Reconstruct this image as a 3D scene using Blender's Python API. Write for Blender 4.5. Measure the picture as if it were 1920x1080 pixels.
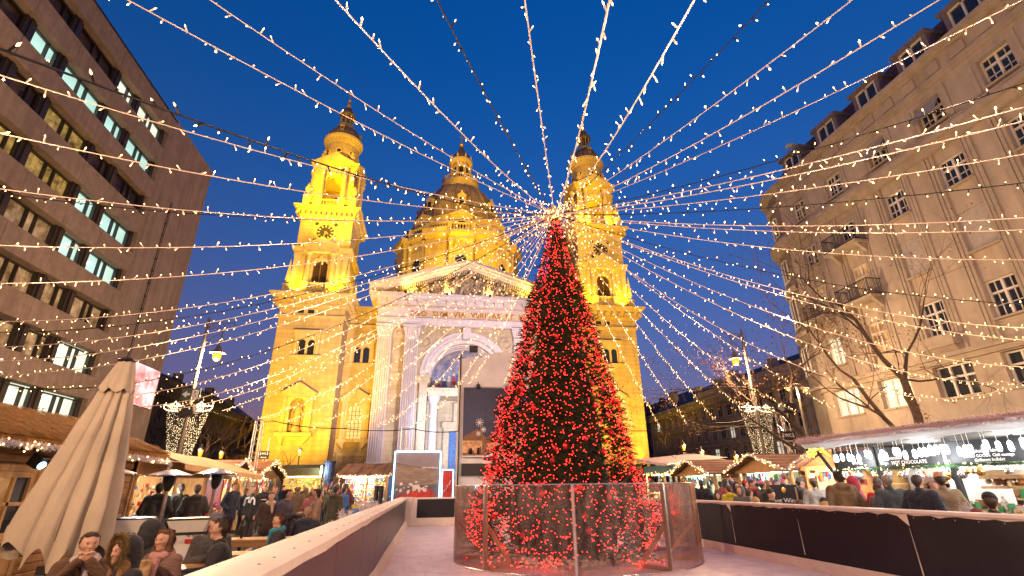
import bpy, bmesh, math, random
import numpy as np
from mathutils import Vector, Matrix
random.seed(7)
for o in list(bpy.data.objects): bpy.data.objects.remove(o)
SC = bpy.context.scene
COL = SC.collection
PI = math.pi
def rad(a): return math.radians(a)
# ------------------------------------------------------------------ camera
CAMH = 1.65
cd = bpy.data.cameras.new('camera'); cam = bpy.data.objects.new('camera', cd); COL.objects.link(cam)
cd.sensor_width = 36.0; cd.lens = 929.689 / 1920 * 36.0; cd.clip_start = 0.05; cd.clip_end = 3000
RT = Matrix(((0.98742875, -0.04832799, 0.15049538), (-0.15766815, -0.36854929, 0.91613982), (-0.01118977, 0.92835113, 0.37153595)))
mw = Matrix.Identity(4)
for r in range(3):
    mw[r][0] = RT[r][0]; mw[r][1] = RT[r][1]; mw[r][2] = -RT[r][2]
mw[2][3] = CAMH
cam.matrix_world = mw
SC.camera = cam
# ------------------------------------------------------------------ dusk sky (sun already below the horizon: no sun lamp)
W = bpy.data.worlds.new('World'); SC.world = W; W.use_nodes = True
wn = W.node_tree; wn.nodes.clear()
sky = wn.nodes.new('ShaderNodeTexSky'); sky.sky_type = 'NISHITA'; sky.sun_disc = False
sky.sun_elevation = rad(4.0); sky.sun_rotation = rad(205); sky.altitude = 100; sky.air_density = 1.0; sky.dust_density = 0.6; sky.ozone_density = 7.0
tint = wn.nodes.new('ShaderNodeMix'); tint.data_type = 'RGBA'; tint.blend_type = 'MULTIPLY'; tint.inputs[0].default_value = 1.0
tint.inputs[7].default_value = (1.0, 0.92, 0.92, 1)
bg = wn.nodes.new('ShaderNodeBackground'); bg.inputs[1].default_value = 0.23
wo = wn.nodes.new('ShaderNodeOutputWorld')
wn.links.new(sky.outputs[0], tint.inputs[6]); # town glow low over the roofs
wtc = wn.nodes.new('ShaderNodeTexCoord'); wsp = wn.nodes.new('ShaderNodeSeparateXYZ'); wn.links.new(wtc.outputs['Generated'], wsp.inputs[0])
wab = wn.nodes.new('ShaderNodeMath'); wab.operation = 'ABSOLUTE'; wn.links.new(wsp.outputs[2], wab.inputs[0])
wiv = wn.nodes.new('ShaderNodeMath'); wiv.operation = 'SUBTRACT'; wiv.inputs[0].default_value = 1.0; wn.links.new(wab.outputs[0], wiv.inputs[1])
wpw = wn.nodes.new('ShaderNodeMath'); wpw.operation = 'POWER'; wn.links.new(wiv.outputs[0], wpw.inputs[0]); wpw.inputs[1].default_value = 3.0
wgl = wn.nodes.new('ShaderNodeMix'); wgl.data_type = 'RGBA'; wgl.blend_type = 'MULTIPLY'; wgl.inputs[0].default_value = 1.0; wgl.inputs[6].default_value = (0.85, 0.52, 0.75, 1); wn.links.new(wpw.outputs[0], wgl.inputs[7])
wad = wn.nodes.new('ShaderNodeMix'); wad.data_type = 'RGBA'; wad.blend_type = 'ADD'; wad.inputs[0].default_value = 1.0; wn.links.new(tint.outputs[2], wad.inputs[6]); wn.links.new(wgl.outputs[2], wad.inputs[7])
wrp = wn.nodes.new('ShaderNodeValToRGB'); wn.links.new(wab.outputs[0], wrp.inputs[0]); el = wrp.color_ramp.elements
for i_, (p_, c_) in enumerate(((0.0, (.75, .17, .10)), (.275, (.72, .185, .12)), (.474, (.72, .325, .315)), (.71, (.05, .92, .98)), (1.0, (.03, .95, 1.0)))):
    e_ = el[0] if i_ == 0 else (el[1] if i_ == 4 else el.new(p_))
    e_.position = p_; e_.color = (*c_, 1)
wml = wn.nodes.new('ShaderNodeMix'); wml.data_type = 'RGBA'; wml.blend_type = 'MULTIPLY'; wml.inputs[0].default_value = 1.0; wn.links.new(wad.outputs[2], wml.inputs[6]); wn.links.new(wrp.outputs[0], wml.inputs[7])
wn.links.new(wml.outputs[2], bg.inputs[0]); wn.links.new(bg.outputs[0], wo.inputs[0])
SC.view_settings.view_transform = 'Standard'; SC.view_settings.look = 'None'
SC.view_settings.exposure = 1.0; SC.view_settings.gamma = 1.0; SC.view_settings.use_curve_mapping = False
SC.render.engine = 'CYCLES'
SC.cycles.use_light_tree = True; SC.cycles.sample_clamp_indirect = 1.5; SC.cycles.sample_clamp_direct = 0
SC.cycles.max_bounces = 6; SC.cycles.diffuse_bounces = 3; SC.cycles.glossy_bounces = 3; SC.cycles.transmission_bounces = 6; SC.cycles.transparent_max_bounces = 16
SC.cycles.caustics_reflective = False; SC.cycles.caustics_refractive = False
# ------------------------------------------------------------------ helpers
def ray(px, py):
    return RT @ Vector((px - 960.0, -(py - 540.0), 929.689))
def at_y(px, py, y):
    v = ray(px, py); t = y / v[1]; return Vector((v[0] * t, y, CAMH + v[2] * t))
def at_x(px, py, x):
    v = ray(px, py); t = x / v[0]; return Vector((x, v[1] * t, CAMH + v[2] * t))
def at_z(px, py, z):
    v = ray(px, py); t = (z - CAMH) / v[2]; return Vector((v[0] * t, v[1] * t, z))

MATS = {}
def mat(name, col=(0.5, 0.5, 0.5), rough=0.7, var=0.18, scale=4.0, bump=0.0, bscale=None, metal=0.0, emit=None, es=1.0, spec=0.4,
        brick=None, streak=0.0, col2=None, alpha=None, sample='AUTO', voro=None, stretch=None, sheen=0.0):
    m = bpy.data.materials.new(name); MATS[name] = m
    m.use_nodes = True; nt = m.node_tree; N = nt.nodes; L = nt.links
    b = N['Principled BSDF']
    b.inputs['Roughness'].default_value = rough; b.inputs['Metallic'].default_value = metal
    b.inputs['Specular IOR Level'].default_value = spec
    if sheen: b.inputs['Sheen Weight'].default_value = sheen
    m.cycles.emission_sampling = sample
    if emit:
        b.inputs['Base Color'].default_value = (*col, 1)
        b.inputs['Emission Color'].default_value = (*emit, 1); b.inputs['Emission Strength'].default_value = es
        if var == 0 or var == 0.18: return m
    tc = N.new('ShaderNodeTexCoord')
    vec = tc.outputs['Object']
    if stretch:
        mp = N.new('ShaderNodeMapping'); mp.inputs['Scale'].default_value = stretch
        L.new(vec, mp.inputs['Vector']); vec = mp.outputs[0]
    n1 = N.new('ShaderNodeTexNoise'); n1.inputs['Scale'].default_value = scale; n1.inputs['Detail'].default_value = 6; n1.inputs['Roughness'].default_value = 0.65
    L.new(vec, n1.inputs['Vector'])
    cr = N.new('ShaderNodeValToRGB')
    c2 = col2 or tuple(c * (1 - var) for c in col); c1 = tuple(min(1, c * (1 + var)) for c in col)
    cr.color_ramp.elements[0].position = 0.35; cr.color_ramp.elements[1].position = 0.68
    cr.color_ramp.elements[0].color = (*c2, 1); cr.color_ramp.elements[1].color = (*c1, 1)
    L.new(n1.outputs['Fac'], cr.inputs[0])
    cout = cr.outputs[0]
    hgt = None
    if brick:
        sep = N.new('ShaderNodeSeparateXYZ'); L.new(tc.outputs['Object'], sep.inputs[0])
        ad = N.new('ShaderNodeMath'); L.new(sep.outputs[0], ad.inputs[0]); L.new(sep.outputs[1], ad.inputs[1])
        cb = N.new('ShaderNodeCombineXYZ'); L.new(ad.outputs[0], cb.inputs[0]); L.new(sep.outputs[2], cb.inputs[1])
        br = N.new('ShaderNodeTexBrick'); br.inputs['Scale'].default_value = 1.0
        br.inputs['Brick Width'].default_value = brick[0]; br.inputs['Row Height'].default_value = brick[1]
        br.inputs['Mortar Size'].default_value = brick[2]; br.inputs['Mortar Smooth'].default_value = 0.3
        br.inputs['Color1'].default_value = (1, 1, 1, 1); br.inputs['Color2'].default_value = (0.86, 0.84, 0.8, 1); br.inputs['Mortar'].default_value = (0.6, 0.58, 0.55, 1)
        L.new(cb.outputs[0], br.inputs['Vector'])
        mx = N.new('ShaderNodeMix'); mx.data_type = 'RGBA'; mx.blend_type = 'MULTIPLY'; mx.inputs[0].default_value = 1.0
        L.new(cout, mx.inputs[6]); L.new(br.outputs['Color'], mx.inputs[7]); cout = mx.outputs[2]
        hgt = br.outputs['Fac']
    if streak:
        mp2 = N.new('ShaderNodeMapping'); mp2.inputs['Scale'].default_value = (2.2, 2.2, 0.12); L.new(tc.outputs['Object'], mp2.inputs['Vector'])
        n3 = N.new('ShaderNodeTexNoise'); n3.inputs['Scale'].default_value = 1.0; n3.inputs['Detail'].default_value = 5; L.new(mp2.outputs[0], n3.inputs['Vector'])
        mr = N.new('ShaderNodeMapRange'); mr.inputs[1].default_value = 0.35; mr.inputs[2].default_value = 0.75; mr.inputs[3].default_value = 1.0; mr.inputs[4].default_value = 1 - streak
        L.new(n3.outputs['Fac'], mr.inputs[0])
        mx2 = N.new('ShaderNodeMix'); mx2.data_type = 'RGBA'; mx2.blend_type = 'MULTIPLY'; mx2.inputs[0].default_value = 1.0
        L.new(cout, mx2.inputs[6]); L.new(mr.outputs[0], mx2.inputs[7]); cout = mx2.outputs[2]
    L.new(cout, b.inputs['Base Color'])
    if emit and var:
        L.new(cout, b.inputs['Emission Color'])
    if bump or hgt is not None:
        n2 = N.new('ShaderNodeTexNoise'); n2.inputs['Scale'].default_value = bscale or scale * 8; n2.inputs['Detail'].default_value = 5
        L.new(vec, n2.inputs['Vector'])
        bp = N.new('ShaderNodeBump'); bp.inputs['Strength'].default_value = bump or 0.1; bp.inputs['Distance'].default_value = 0.05
        L.new(n2.outputs['Fac'], bp.inputs['Height']); nrm = bp.outputs[0]
        if hgt is not None:
            b2 = N.new('ShaderNodeBump'); b2.inputs['Strength'].default_value = 0.6; b2.inputs['Distance'].default_value = 0.04; b2.invert = True
            L.new(hgt, b2.inputs['Height']); L.new(nrm, b2.inputs['Normal']); nrm = b2.outputs[0]
        L.new(nrm, b.inputs['Normal'])
    if alpha is not None: b.inputs['Alpha'].default_value = alpha
    return m
def glass_mat(name, tint=(0.9, 0.95, 1.0), gloss=0.25, rough=0.02, smear=0.0, haze=(0.8, 0.8, 0.8)):
    m = bpy.data.materials.new(name); MATS[name] = m; m.use_nodes = True
    nt = m.node_tree; N = nt.nodes; L = nt.links; N.clear()
    o = N.new('ShaderNodeOutputMaterial'); t = N.new('ShaderNodeBsdfTransparent'); t.inputs[0].default_value = (*tint, 1)
    g = N.new('ShaderNodeBsdfGlossy'); g.inputs['Roughness'].default_value = rough
    lw = N.new('ShaderNodeLayerWeight'); lw.inputs[0].default_value = gloss
    mx = N.new('ShaderNodeMixShader'); L.new(lw.outputs['Fresnel'], mx.inputs[0]); L.new(t.outputs[0], mx.inputs[1]); L.new(g.outputs[0], mx.inputs[2])
    out = mx.outputs[0]
    if smear:
        d = N.new('ShaderNodeBsdfDiffuse'); d.inputs[0].default_value = (*haze, 1)
        tl = N.new('ShaderNodeBsdfTranslucent'); tl.inputs[0].default_value = (*haze, 1)
        ad = N.new('ShaderNodeMixShader'); ad.inputs[0].default_value = 0.5; L.new(d.outputs[0], ad.inputs[1]); L.new(tl.outputs[0], ad.inputs[2])
        tc = N.new('ShaderNodeTexCoord'); mp = N.new('ShaderNodeMapping'); mp.inputs['Scale'].default_value = (3, 3, 0.7); L.new(tc.outputs['Object'], mp.inputs[0])
        n = N.new('ShaderNodeTexNoise'); n.inputs['Scale'].default_value = 1.6; n.inputs['Detail'].default_value = 8; n.inputs['Roughness'].default_value = 0.75; L.new(mp.outputs[0], n.inputs[0])
        mr = N.new('ShaderNodeMapRange'); mr.inputs[1].default_value = 0.4; mr.inputs[2].default_value = 0.8; mr.inputs[3].default_value = 0.04; mr.inputs[4].default_value = smear; L.new(n.outputs['Fac'], mr.inputs[0])
        m2 = N.new('ShaderNodeMixShader'); L.new(mr.outputs[0], m2.inputs[0]); L.new(out, m2.inputs[1]); L.new(ad.outputs[0], m2.inputs[2]); out = m2.outputs[0]
    L.new(out, o.inputs[0])
    return m

class MB:
    def __init__(s): s.v = []; s.f = []; s.m = []; s.cur = 0
    def add(s, vs, fs, mi=None):
        o = len(s.v); s.v.extend([tuple(p) for p in vs]); mi = s.cur if mi is None else mi
        for f in fs: s.f.append(tuple(i + o for i in f)); s.m.append(mi)
        return s
    def quad(s, a, b, c, d, mi=None): return s.add((a, b, c, d), ((0, 1, 2, 3),), mi)
    def box(s, x0, x1, y0, y1, z0, z1, mi=None):
        return s.add(((x0,y0,z0),(x1,y0,z0),(x1,y1,z0),(x0,y1,z0),(x0,y0,z1),(x1,y0,z1),(x1,y1,z1),(x0,y1,z1)),
                     ((0,3,2,1),(4,5,6,7),(0,1,5,4),(1,2,6,5),(2,3,7,6),(3,0,4,7)), mi)
    def cbox(s, x0, x1, y0, y1, z0, z1, c=0.01, mi=None):
        vs = []; 
        for sx, x in ((1, x0), (-1, x1)):
            for sy, y in ((1, y0), (-1, y1)):
                for sz, z in ((1, z0), (-1, z1)):
                    vs += [(x, y + sy*c, z + sz*c), (x + sx*c, y, z + sz*c), (x + sx*c, y + sy*c, z)]
        bm = bmesh.new(); [bm.verts.new(p) for p in vs]
        r = bmesh.ops.convex_hull(bm, input=bm.verts); bmesh.ops.dissolve_limit(bm, angle_limit=0.01, verts=bm.verts, edges=bm.edges)
        bm.verts.index_update(); s.add([v.co[:] for v in bm.verts], [[v.index for v in f.verts] for f in bm.faces], mi); bm.free(); return s
    def ctr(s, c, h, mi=None): return s.box(c[0]-h[0], c[0]+h[0], c[1]-h[1], c[1]+h[1], c[2]-h[2], c[2]+h[2], mi)
    def beam(s, a, b, w, d, mi=None, up=(0, 0, 1)):
        a = Vector(a); b = Vector(b); t = (b - a).normalized(); u = Vector(up)
        if abs(t.dot(u)) > 0.98: u = Vector((0, 1, 0))
        x = t.cross(u).normalized(); y = x.cross(t).normalized(); x = x * w / 2; y = y * d / 2
        return s.add([a-x-y, a+x-y, a+x+y, a-x+y, b-x-y, b+x-y, b+x+y, b-x+y], ((0,3,2,1),(4,5,6,7),(0,1,5,4),(1,2,6,5),(2,3,7,6),(3,0,4,7)), mi)
    def tube(s, pts, r, n=6, caps=True, mi=None):
        pts = [Vector(p) for p in pts]; k = len(pts); rs = r if hasattr(r, '__len__') else [r] * k
        vs = []; px = None
        for i, p in enumerate(pts):
            t = (pts[min(i+1, k-1)] - pts[max(i-1, 0)])
            t = t.normalized() if t.length > 1e-9 else Vector((0, 0, 1))
            if px is None:
                u = Vector((0, 0, 1)) if abs(t.z) < 0.9 else Vector((1, 0, 0)); px = t.cross(u).normalized()
            else:
                px = (px - t * px.dot(t)); px = px.normalized() if px.length > 1e-6 else t.orthogonal().normalized()
            py = t.cross(px)
            for j in range(n):
                a = 2 * PI * j / n; vs.append(p + px * (rs[i] * math.cos(a)) + py * (rs[i] * math.sin(a)))
        fs = [(i*n+j, i*n+(j+1) % n, (i+1)*n+(j+1) % n, (i+1)*n+j) for i in range(k-1) for j in range(n)]
        if caps: fs += [tuple(range(n-1, -1, -1)), tuple(range((k-1)*n, k*n))]
        return s.add(vs, fs, mi)
    def lathe(s, prof, n=16, c=(0, 0, 0), mi=None, a0=0.0, a1=2*PI, sx=1, sy=1, rot=0.0):
        full = abs(a1 - a0 - 2*PI) < 1e-6; m = n if full else n + 1
        vs = [(c[0] + r*math.cos(a0+(a1-a0)*j/n+rot)*sx, c[1] + r*math.sin(a0+(a1-a0)*j/n+rot)*sy, c[2] + z) for r, z in prof for j in range(m)]
        fs = []
        for i in range(len(prof)-1):
            for j in range(n):
                j2 = (j+1) % m if full else j+1
                fs.append((i*m+j, i*m+j2, (i+1)*m+j2, (i+1)*m+j))
        if full:
            if prof[0][0] > 1e-4: fs.append(tuple(range(m-1, -1, -1)))
            if prof[-1][0] > 1e-4: fs.append(tuple(range((len(prof)-1)*m, len(prof)*m)))
        return s.add(vs, fs, mi)
    def ball(s, c, r, n=10, k=6, mi=None, sc=(1, 1, 1)):
        vs = []; fs = []
        for i in range(k+1):
            th = PI * i / k
            for j in range(n):
                a = 2*PI*j/n; vs.append((c[0]+r*sc[0]*math.sin(th)*math.cos(a), c[1]+r*sc[1]*math.sin(th)*math.sin(a), c[2]+r*sc[2]*math.cos(th)))
        for i in range(k):
            for j in range(n): fs.append((i*n+j, (i+1)*n+j, (i+1)*n+(j+1) % n, i*n+(j+1) % n))
        return s.add(vs, fs, mi)
    def prism(s, poly, y0, y1, mi=None):      # polygon in xz extruded along y
        n = len(poly); vs = [(x, y0, z) for x, z in poly] + [(x, y1, z) for x, z in poly]
        fs = [tuple(range(n)), tuple(range(2*n-1, n-1, -1))] + [(i, i+n, (i+1) % n+n, (i+1) % n) for i in range(n)]
        return s.add(vs, fs, mi)
    def archwall(s, x0, x1, z0, z1, y0, y1, ax, aw, sp, zb=None, n=12, mi=None):
        # wall slab with an arched opening (half width aw, springing sp, sill zb)
        zb = z0 if zb is None else zb
        if x0 < ax-aw: s.box(x0, ax-aw, y0, y1, z0, z1, mi)
        if x1 > ax+aw: s.box(ax+aw, x1, y0, y1, z0, z1, mi)
        if zb > z0: s.box(ax-aw, ax+aw, y0, y1, z0, zb, mi)
        for i in range(n):
            a = PI - PI*i/n; b = PI - PI*(i+1)/n
            xa, za, xb, zc = ax+aw*math.cos(a), sp+aw*math.sin(a), ax+aw*math.cos(b), sp+aw*math.sin(b)
            s.prism([(xa, za), (xb, zc), (xb, z1), (xa, z1)], y0, y1, mi)
        return s
    def archring(s, ax, sp, r0, r1, y0, y1, n=14, a0=0.0, a1=PI, mi=None):
        for i in range(n):
            a = a1-(a1-a0)*i/n; b = a1-(a1-a0)*(i+1)/n
            s.prism([(ax+r0*math.cos(a), sp+r0*math.sin(a)), (ax+r0*math.cos(b), sp+r0*math.sin(b)), (ax+r1*math.cos(b), sp+r1*math.sin(b)), (ax+r1*math.cos(a), sp+r1*math.sin(a))], y0, y1, mi)
        return s
    def disc(s, ax, az, r, y, n=20, a0=0.0, a1=2*PI, mi=None):
        vs = [(ax, y, az)] + [(ax+r*math.cos(a0+(a1-a0)*i/n), y, az+r*math.sin(a0+(a1-a0)*i/n)) for i in range(n+1)]
        return s.add(vs, [(0, i+1, i+2) for i in range(n)], mi)
    def xf(s, M, start=0):
        M = M if isinstance(M, Matrix) else Matrix(M)
        for i in range(start, len(s.v)): s.v[i] = tuple(M @ Vector(s.v[i]))
        return s
    def mesh(s, name, mats, smooth=None):
        me = bpy.data.meshes.new(name); me.from_pydata(s.v, [], s.f)
        for m in (mats if isinstance(mats, (list, tuple)) else [mats]): me.materials.append(MATS[m] if isinstance(m, str) else m)
        if s.m and max(s.m): me.polygons.foreach_set('material_index', s.m)
        if smooth is not None:
            me.polygons.foreach_set('use_smooth', [True]*len(me.polygons))
            if smooth < 180: me.set_sharp_from_angle(angle=rad(smooth))
        me.update(); return me
    def build(s, name, mats, parent=None, smooth=None, kind=None, label=None, loc=None, rot=None):
        return link(name, s.mesh(name, mats, smooth), parent, kind, label, loc, rot)
def link(name, me, parent=None, kind=None, label=None, loc=None, rot=None):
    o = bpy.data.objects.new(name, me); COL.objects.link(o)
    if parent: o.parent = parent
    if kind: o['kind'] = kind
    if label: o['label'] = label
    if loc is not None: o.location = loc
    if rot is not None: o.rotation_euler = rot
    return o
def thing(name, label, cat, loc=(0, 0, 0), rz=0.0, group=None):
    o = bpy.data.objects.new(name, None); COL.objects.link(o); o.empty_display_size = 0.2
    o.location = loc; o.rotation_euler = (0, 0, rz); return tag(o, label, cat, group)
def tag(o, label, cat, group=None):
    o['label'] = label; o['category'] = cat
    if group: o['group'] = group
    return o
KIDS = {}
def copy_tree(o, parent=None, loc=None, rz=None, label=None, group=None):
    c = o.copy(); COL.objects.link(c); c.parent = parent
    if loc is not None: c.location = loc
    if rz is not None: c.rotation_euler = (0, 0, rz)
    if label: c['label'] = label
    if group: c['group'] = group
    for ch in list(o.children): copy_tree(ch, c)
    return c
def text_mesh(txt, size, depth=0.0, bold=False, align='CENTER', space=1.0, shear=0.0):
    cu = bpy.data.curves.new('t', 'FONT'); cu.body = txt; cu.size = size; cu.extrude = depth; cu.align_x = align; cu.align_y = 'CENTER'; cu.resolution_u = 2
    cu.space_character = space; cu.shear = shear
    if bold: cu.offset = size * 0.02
    ob = bpy.data.objects.new('t', cu); COL.objects.link(ob)
    dg = bpy.context.evaluated_depsgraph_get(); me = bpy.data.meshes.new_from_object(ob.evaluated_get(dg))
    bpy.data.objects.remove(ob); bpy.data.curves.remove(cu); return me
def text(name, txt, size, m, parent, loc, rot=(PI/2, 0, 0), depth=0.0, bold=False, space=1.0, shear=0.0, label=None, align='CENTER'):
    me = text_mesh(txt, size, depth, bold, align, space, shear); me.name = name; me.materials.clear(); me.materials.append(MATS[m]); 
    return link(name, me, parent, None, label, loc, rot)
def lamp(name, typ, loc, energy, col, parent=None, size=0.1, target=None, cone=60, blend=0.5):
    l = bpy.data.lights.new(name, typ); l.energy = energy; l.color = col
    if typ in ('POINT', 'SPOT'): l.shadow_soft_size = size
    if typ == 'SPOT': l.spot_size = rad(cone); l.spot_blend = blend
    o = bpy.data.objects.new(name, l); COL.objects.link(o); o.location = loc
    if target is not None: o.rotation_euler = (Vector(target) - Vector(loc)).to_track_quat('-Z', 'Y').to_euler()
    if parent: o.parent = parent
    return o
# ------------------------------------------------------------------ materials
mat('stone', (0.55, 0.43, 0.23), 0.85, 0.12, 0.6, 0.15, 6, brick=(1.5, 0.62, 0.012), streak=0.18)
mat('stone_trim', (0.58, 0.46, 0.25), 0.8, 0.12, 1.2, 0.2, 9, streak=0.15)
mat('stone_pale', (0.66, 0.57, 0.46), 0.75, 0.08, 1.2, 0.15, 9, streak=0.12)
mat('stone_carved', (0.52, 0.40, 0.21), 0.85, 0.22, 3.0, 0.5, 5)
mat('stone_panel', (0.62, 0.46, 0.24), 0.8, 0.15, 3.0, 0.1)
mat('gold_letter', (0.42, 0.17, 0.015), 0.5, 0.1, 3)
mat('gilt', (0.75, 0.48, 0.12), 0.35, 0.1, 3, metal=0.8)
mat('lead_dome', (0.13, 0.105, 0.085), 0.55, 0.3, 1.5, 0.2, 8, streak=0.4)
mat('dome_copper', (0.33, 0.24, 0.13), 0.65, 0.25, 0.8, 0.2, 5, streak=0.4)
mat('louvre_wood', (0.16, 0.10, 0.05), 0.7, 0.25, 6)
mat('dark_void', (0.02, 0.018, 0.015), 0.9, 0.1, 3)
mat('clock_black', (0.03, 0.03, 0.03), 0.5, 0.1, 3)
mat('window_dark', (0.02, 0.025, 0.035), 0.08, 0.1, 3, spec=0.8)
mat('church_glass_lit', (0.3, 0.2, 0.05), 0.3, 0, emit=(1.0, 0.72, 0.25), es=0.42)
mat('mosaic', (0.22, 0.19, 0.17), 0.6, 0.6, 0.9, col2=(0.09, 0.10, 0.14))
mat('blue_door', (0.06, 0.13, 0.24), 0.6, 0.3, 3, 0.3, 6)
mat('concrete', (0.33, 0.25, 0.195), 0.9, 0.16, 1.5, 0.35, 60, streak=0.25)
mat('concrete_rear', (0.40, 0.31, 0.25), 0.9, 0.14, 0.8, 0.35, 60, streak=0.3)
mat('bronze_frame', (0.030, 0.022, 0.017), 0.45, 0.2, 5, spec=0.5)
mat('render_cream', (0.42, 0.355, 0.28), 0.9, 0.10, 0.8, 0.2, 40, streak=0.2)
mat('render_trim', (0.39, 0.33, 0.26), 0.85, 0.10, 1.5, 0.15, 30, streak=0.2)
mat('roof_tile', (0.11, 0.045, 0.03), 0.8, 0.3, 3, 0.6, 10, brick=(0.25, 0.3, 0.03))
mat('zinc', (0.16, 0.14, 0.15), 0.5, 0.2, 2, 0.1)
mat('white_paint', (0.62, 0.60, 0.56), 0.5, 0.08, 5)
mat('iron', (0.02, 0.018, 0.017), 0.5, 0.2, 6)
mat('shutter', (0.40, 0.37, 0.33), 0.7, 0.08, 3)
mat('curtain', (0.45, 0.40, 0.33), 0.9, 0.3, 2, stretch=(6, 6, 0.6))
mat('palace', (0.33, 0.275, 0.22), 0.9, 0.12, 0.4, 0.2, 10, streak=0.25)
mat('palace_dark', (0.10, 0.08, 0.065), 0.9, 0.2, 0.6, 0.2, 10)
mat('slate', (0.05, 0.045, 0.045), 0.7, 0.2, 1)
mat('room_glow_cool', (0.6, 0.65, 0.6), 0.9, 0, emit=(0.62, 0.95, 0.86), es=0.26)  # room lighting put into the wall materials as emission, dim rooms excepted
mat('room_glow_warm', (0.5, 0.35, 0.2), 0.9, 0.5, 1.2, emit=(0.9, 0.5, 0.18), es=0.17, col2=(0.16, 0.10, 0.03))
mat('room_wall_white', (0.6, 0.6, 0.5), 0.9, 0, emit=(0.95, 0.98, 0.82), es=0.34)
mat('room_glow_yellow', (0.5, 0.35, 0.1), 0.9, 0.5, 1.6, emit=(1.0, 0.55, 0.06), es=0.26, col2=(0.12, 0.07, 0.01))
mat('room_wall_dim', (0.25, 0.17, 0.14), 0.9, 0.3, 0.8)
mat('room_lamp', (1, 1, 1), 0.5, 0, emit=(0.95, 1.0, 0.95), es=1.6)
mat('plant', (0.03, 0.07, 0.02), 0.6, 0.3, 8)
glass_mat('window_glass', (0.9, 0.93, 0.95), 0.18)
# ================================================================== basilica
BX, BY = 4.7, 70.0
church = thing('basilica', 'floodlit stone basilica with two clock towers, pedimented portico and large dome', 'church', (BX, BY, 0))
def sub(name, mb, m, parent, smooth=None, label=None, loc=None): return mb.build(name, m, parent, smooth, None, label, loc)
def ring_cornice(mb, hx, hy, z0, z1, out, steps=3, cx=0, cy=0):
    for i in range(steps):
        a = out*(i+1)/steps; b0 = z0+(z1-z0)*i/steps; b1 = z0+(z1-z0)*(i+1)/steps
        mb.box(cx-hx-a, cx+hx+a, cy-hy-a, cy+hy+a, b0, b1)
def blocks_around(mb, hx, hy, z0, z1, step, w, d):
    n = max(2, int(2*hx/step))
    for i in range(n+1):
        x = -hx + 2*hx*i/n
        mb.box(x-w/2, x+w/2, -hy-d, -hy+0.05, z0, z1)
    n = max(2, int(2*hy/step))
    for i in range(n+1):
        y = -hy + 2*hy*i/n
        for sx in (-1, 1):
            a, b = sorted((sx*hx-sx*0.05, sx*hx+sx*d)); mb.box(a, b, y-w/2, y+w/2, z0, z1)
def column(mb, x, y, z0, z1, r, n=12, cap=None):
    h = z1-z0; ch = cap or r*2.0
    mb.lathe([(r*1.35, 0), (r*1.35, r*.35), (r*1.05, r*.6), (r, r*.8), (r*.86, h-ch), (r*.95, h-ch+.03), (r*.9, h-ch+.08), (r*1.15, h-ch*.5), (r*1.45, h-.1), (r*1.5, h-.1), (r*1.5, h)], n, (x, y, z0))
def baluster_rail(mb, a, b, z0, z1, step=0.42, w=0.32):
    a = Vector((*a, 0)); b = Vector((*b, 0)); L = (b-a).length; n = max(1, int(L/step)); h = z1-z0
    mb.beam((a.x, a.y, z0+h*.08), (b.x, b.y, z0+h*.08), w*1.2, h*.16); mb.beam((a.x, a.y, z1-h*.08), (b.x, b.y, z1-h*.08), w*1.2, h*.16)
    for i in range(n):
        p = a + (b-a)*((i+.5)/n)
        mb.lathe([(w*.22, h*.14), (w*.42, h*.35), (w*.18, h*.62), (w*.3, h*.86)], 6, (p.x, p.y, z0))
def obelisk(parent, x, y, z0, z1, w):
    mb = MB(); h = z1-z0
    mb.box(x-w, x+w, y-w, y+w, z0, z0+h*.24); mb.box(x-w*1.15, x+w*1.15, y-w*1.15, y+w*1.15, z0+h*.24, z0+h*.28)
    mb.ball((x, y, z0+h*.36), w*.75, 8, 5)
    mb.lathe([(w*.95, h*.40), (w*.8, h*.45), (w*.22, h*.93), (w*.05, h)], 4, (x, y, z0), rot=PI/4)
    return sub('obelisk', mb, 'stone_trim', parent)
def urn(parent, x, y, z0, h, r):
    mb = MB(); mb.lathe([(r*.7, 0), (r*.7, h*.08), (r*.3, h*.14), (r*.35, h*.22), (r, h*.45), (r*.95, h*.58), (r*.45, h*.68), (r*.6, h*.74), (r*.35, h*.84), (r*.12, h*.93), (0, h)], 10, (x, y, z0))
    return sub('urn', mb, 'stone_carved', parent, 40)

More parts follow.
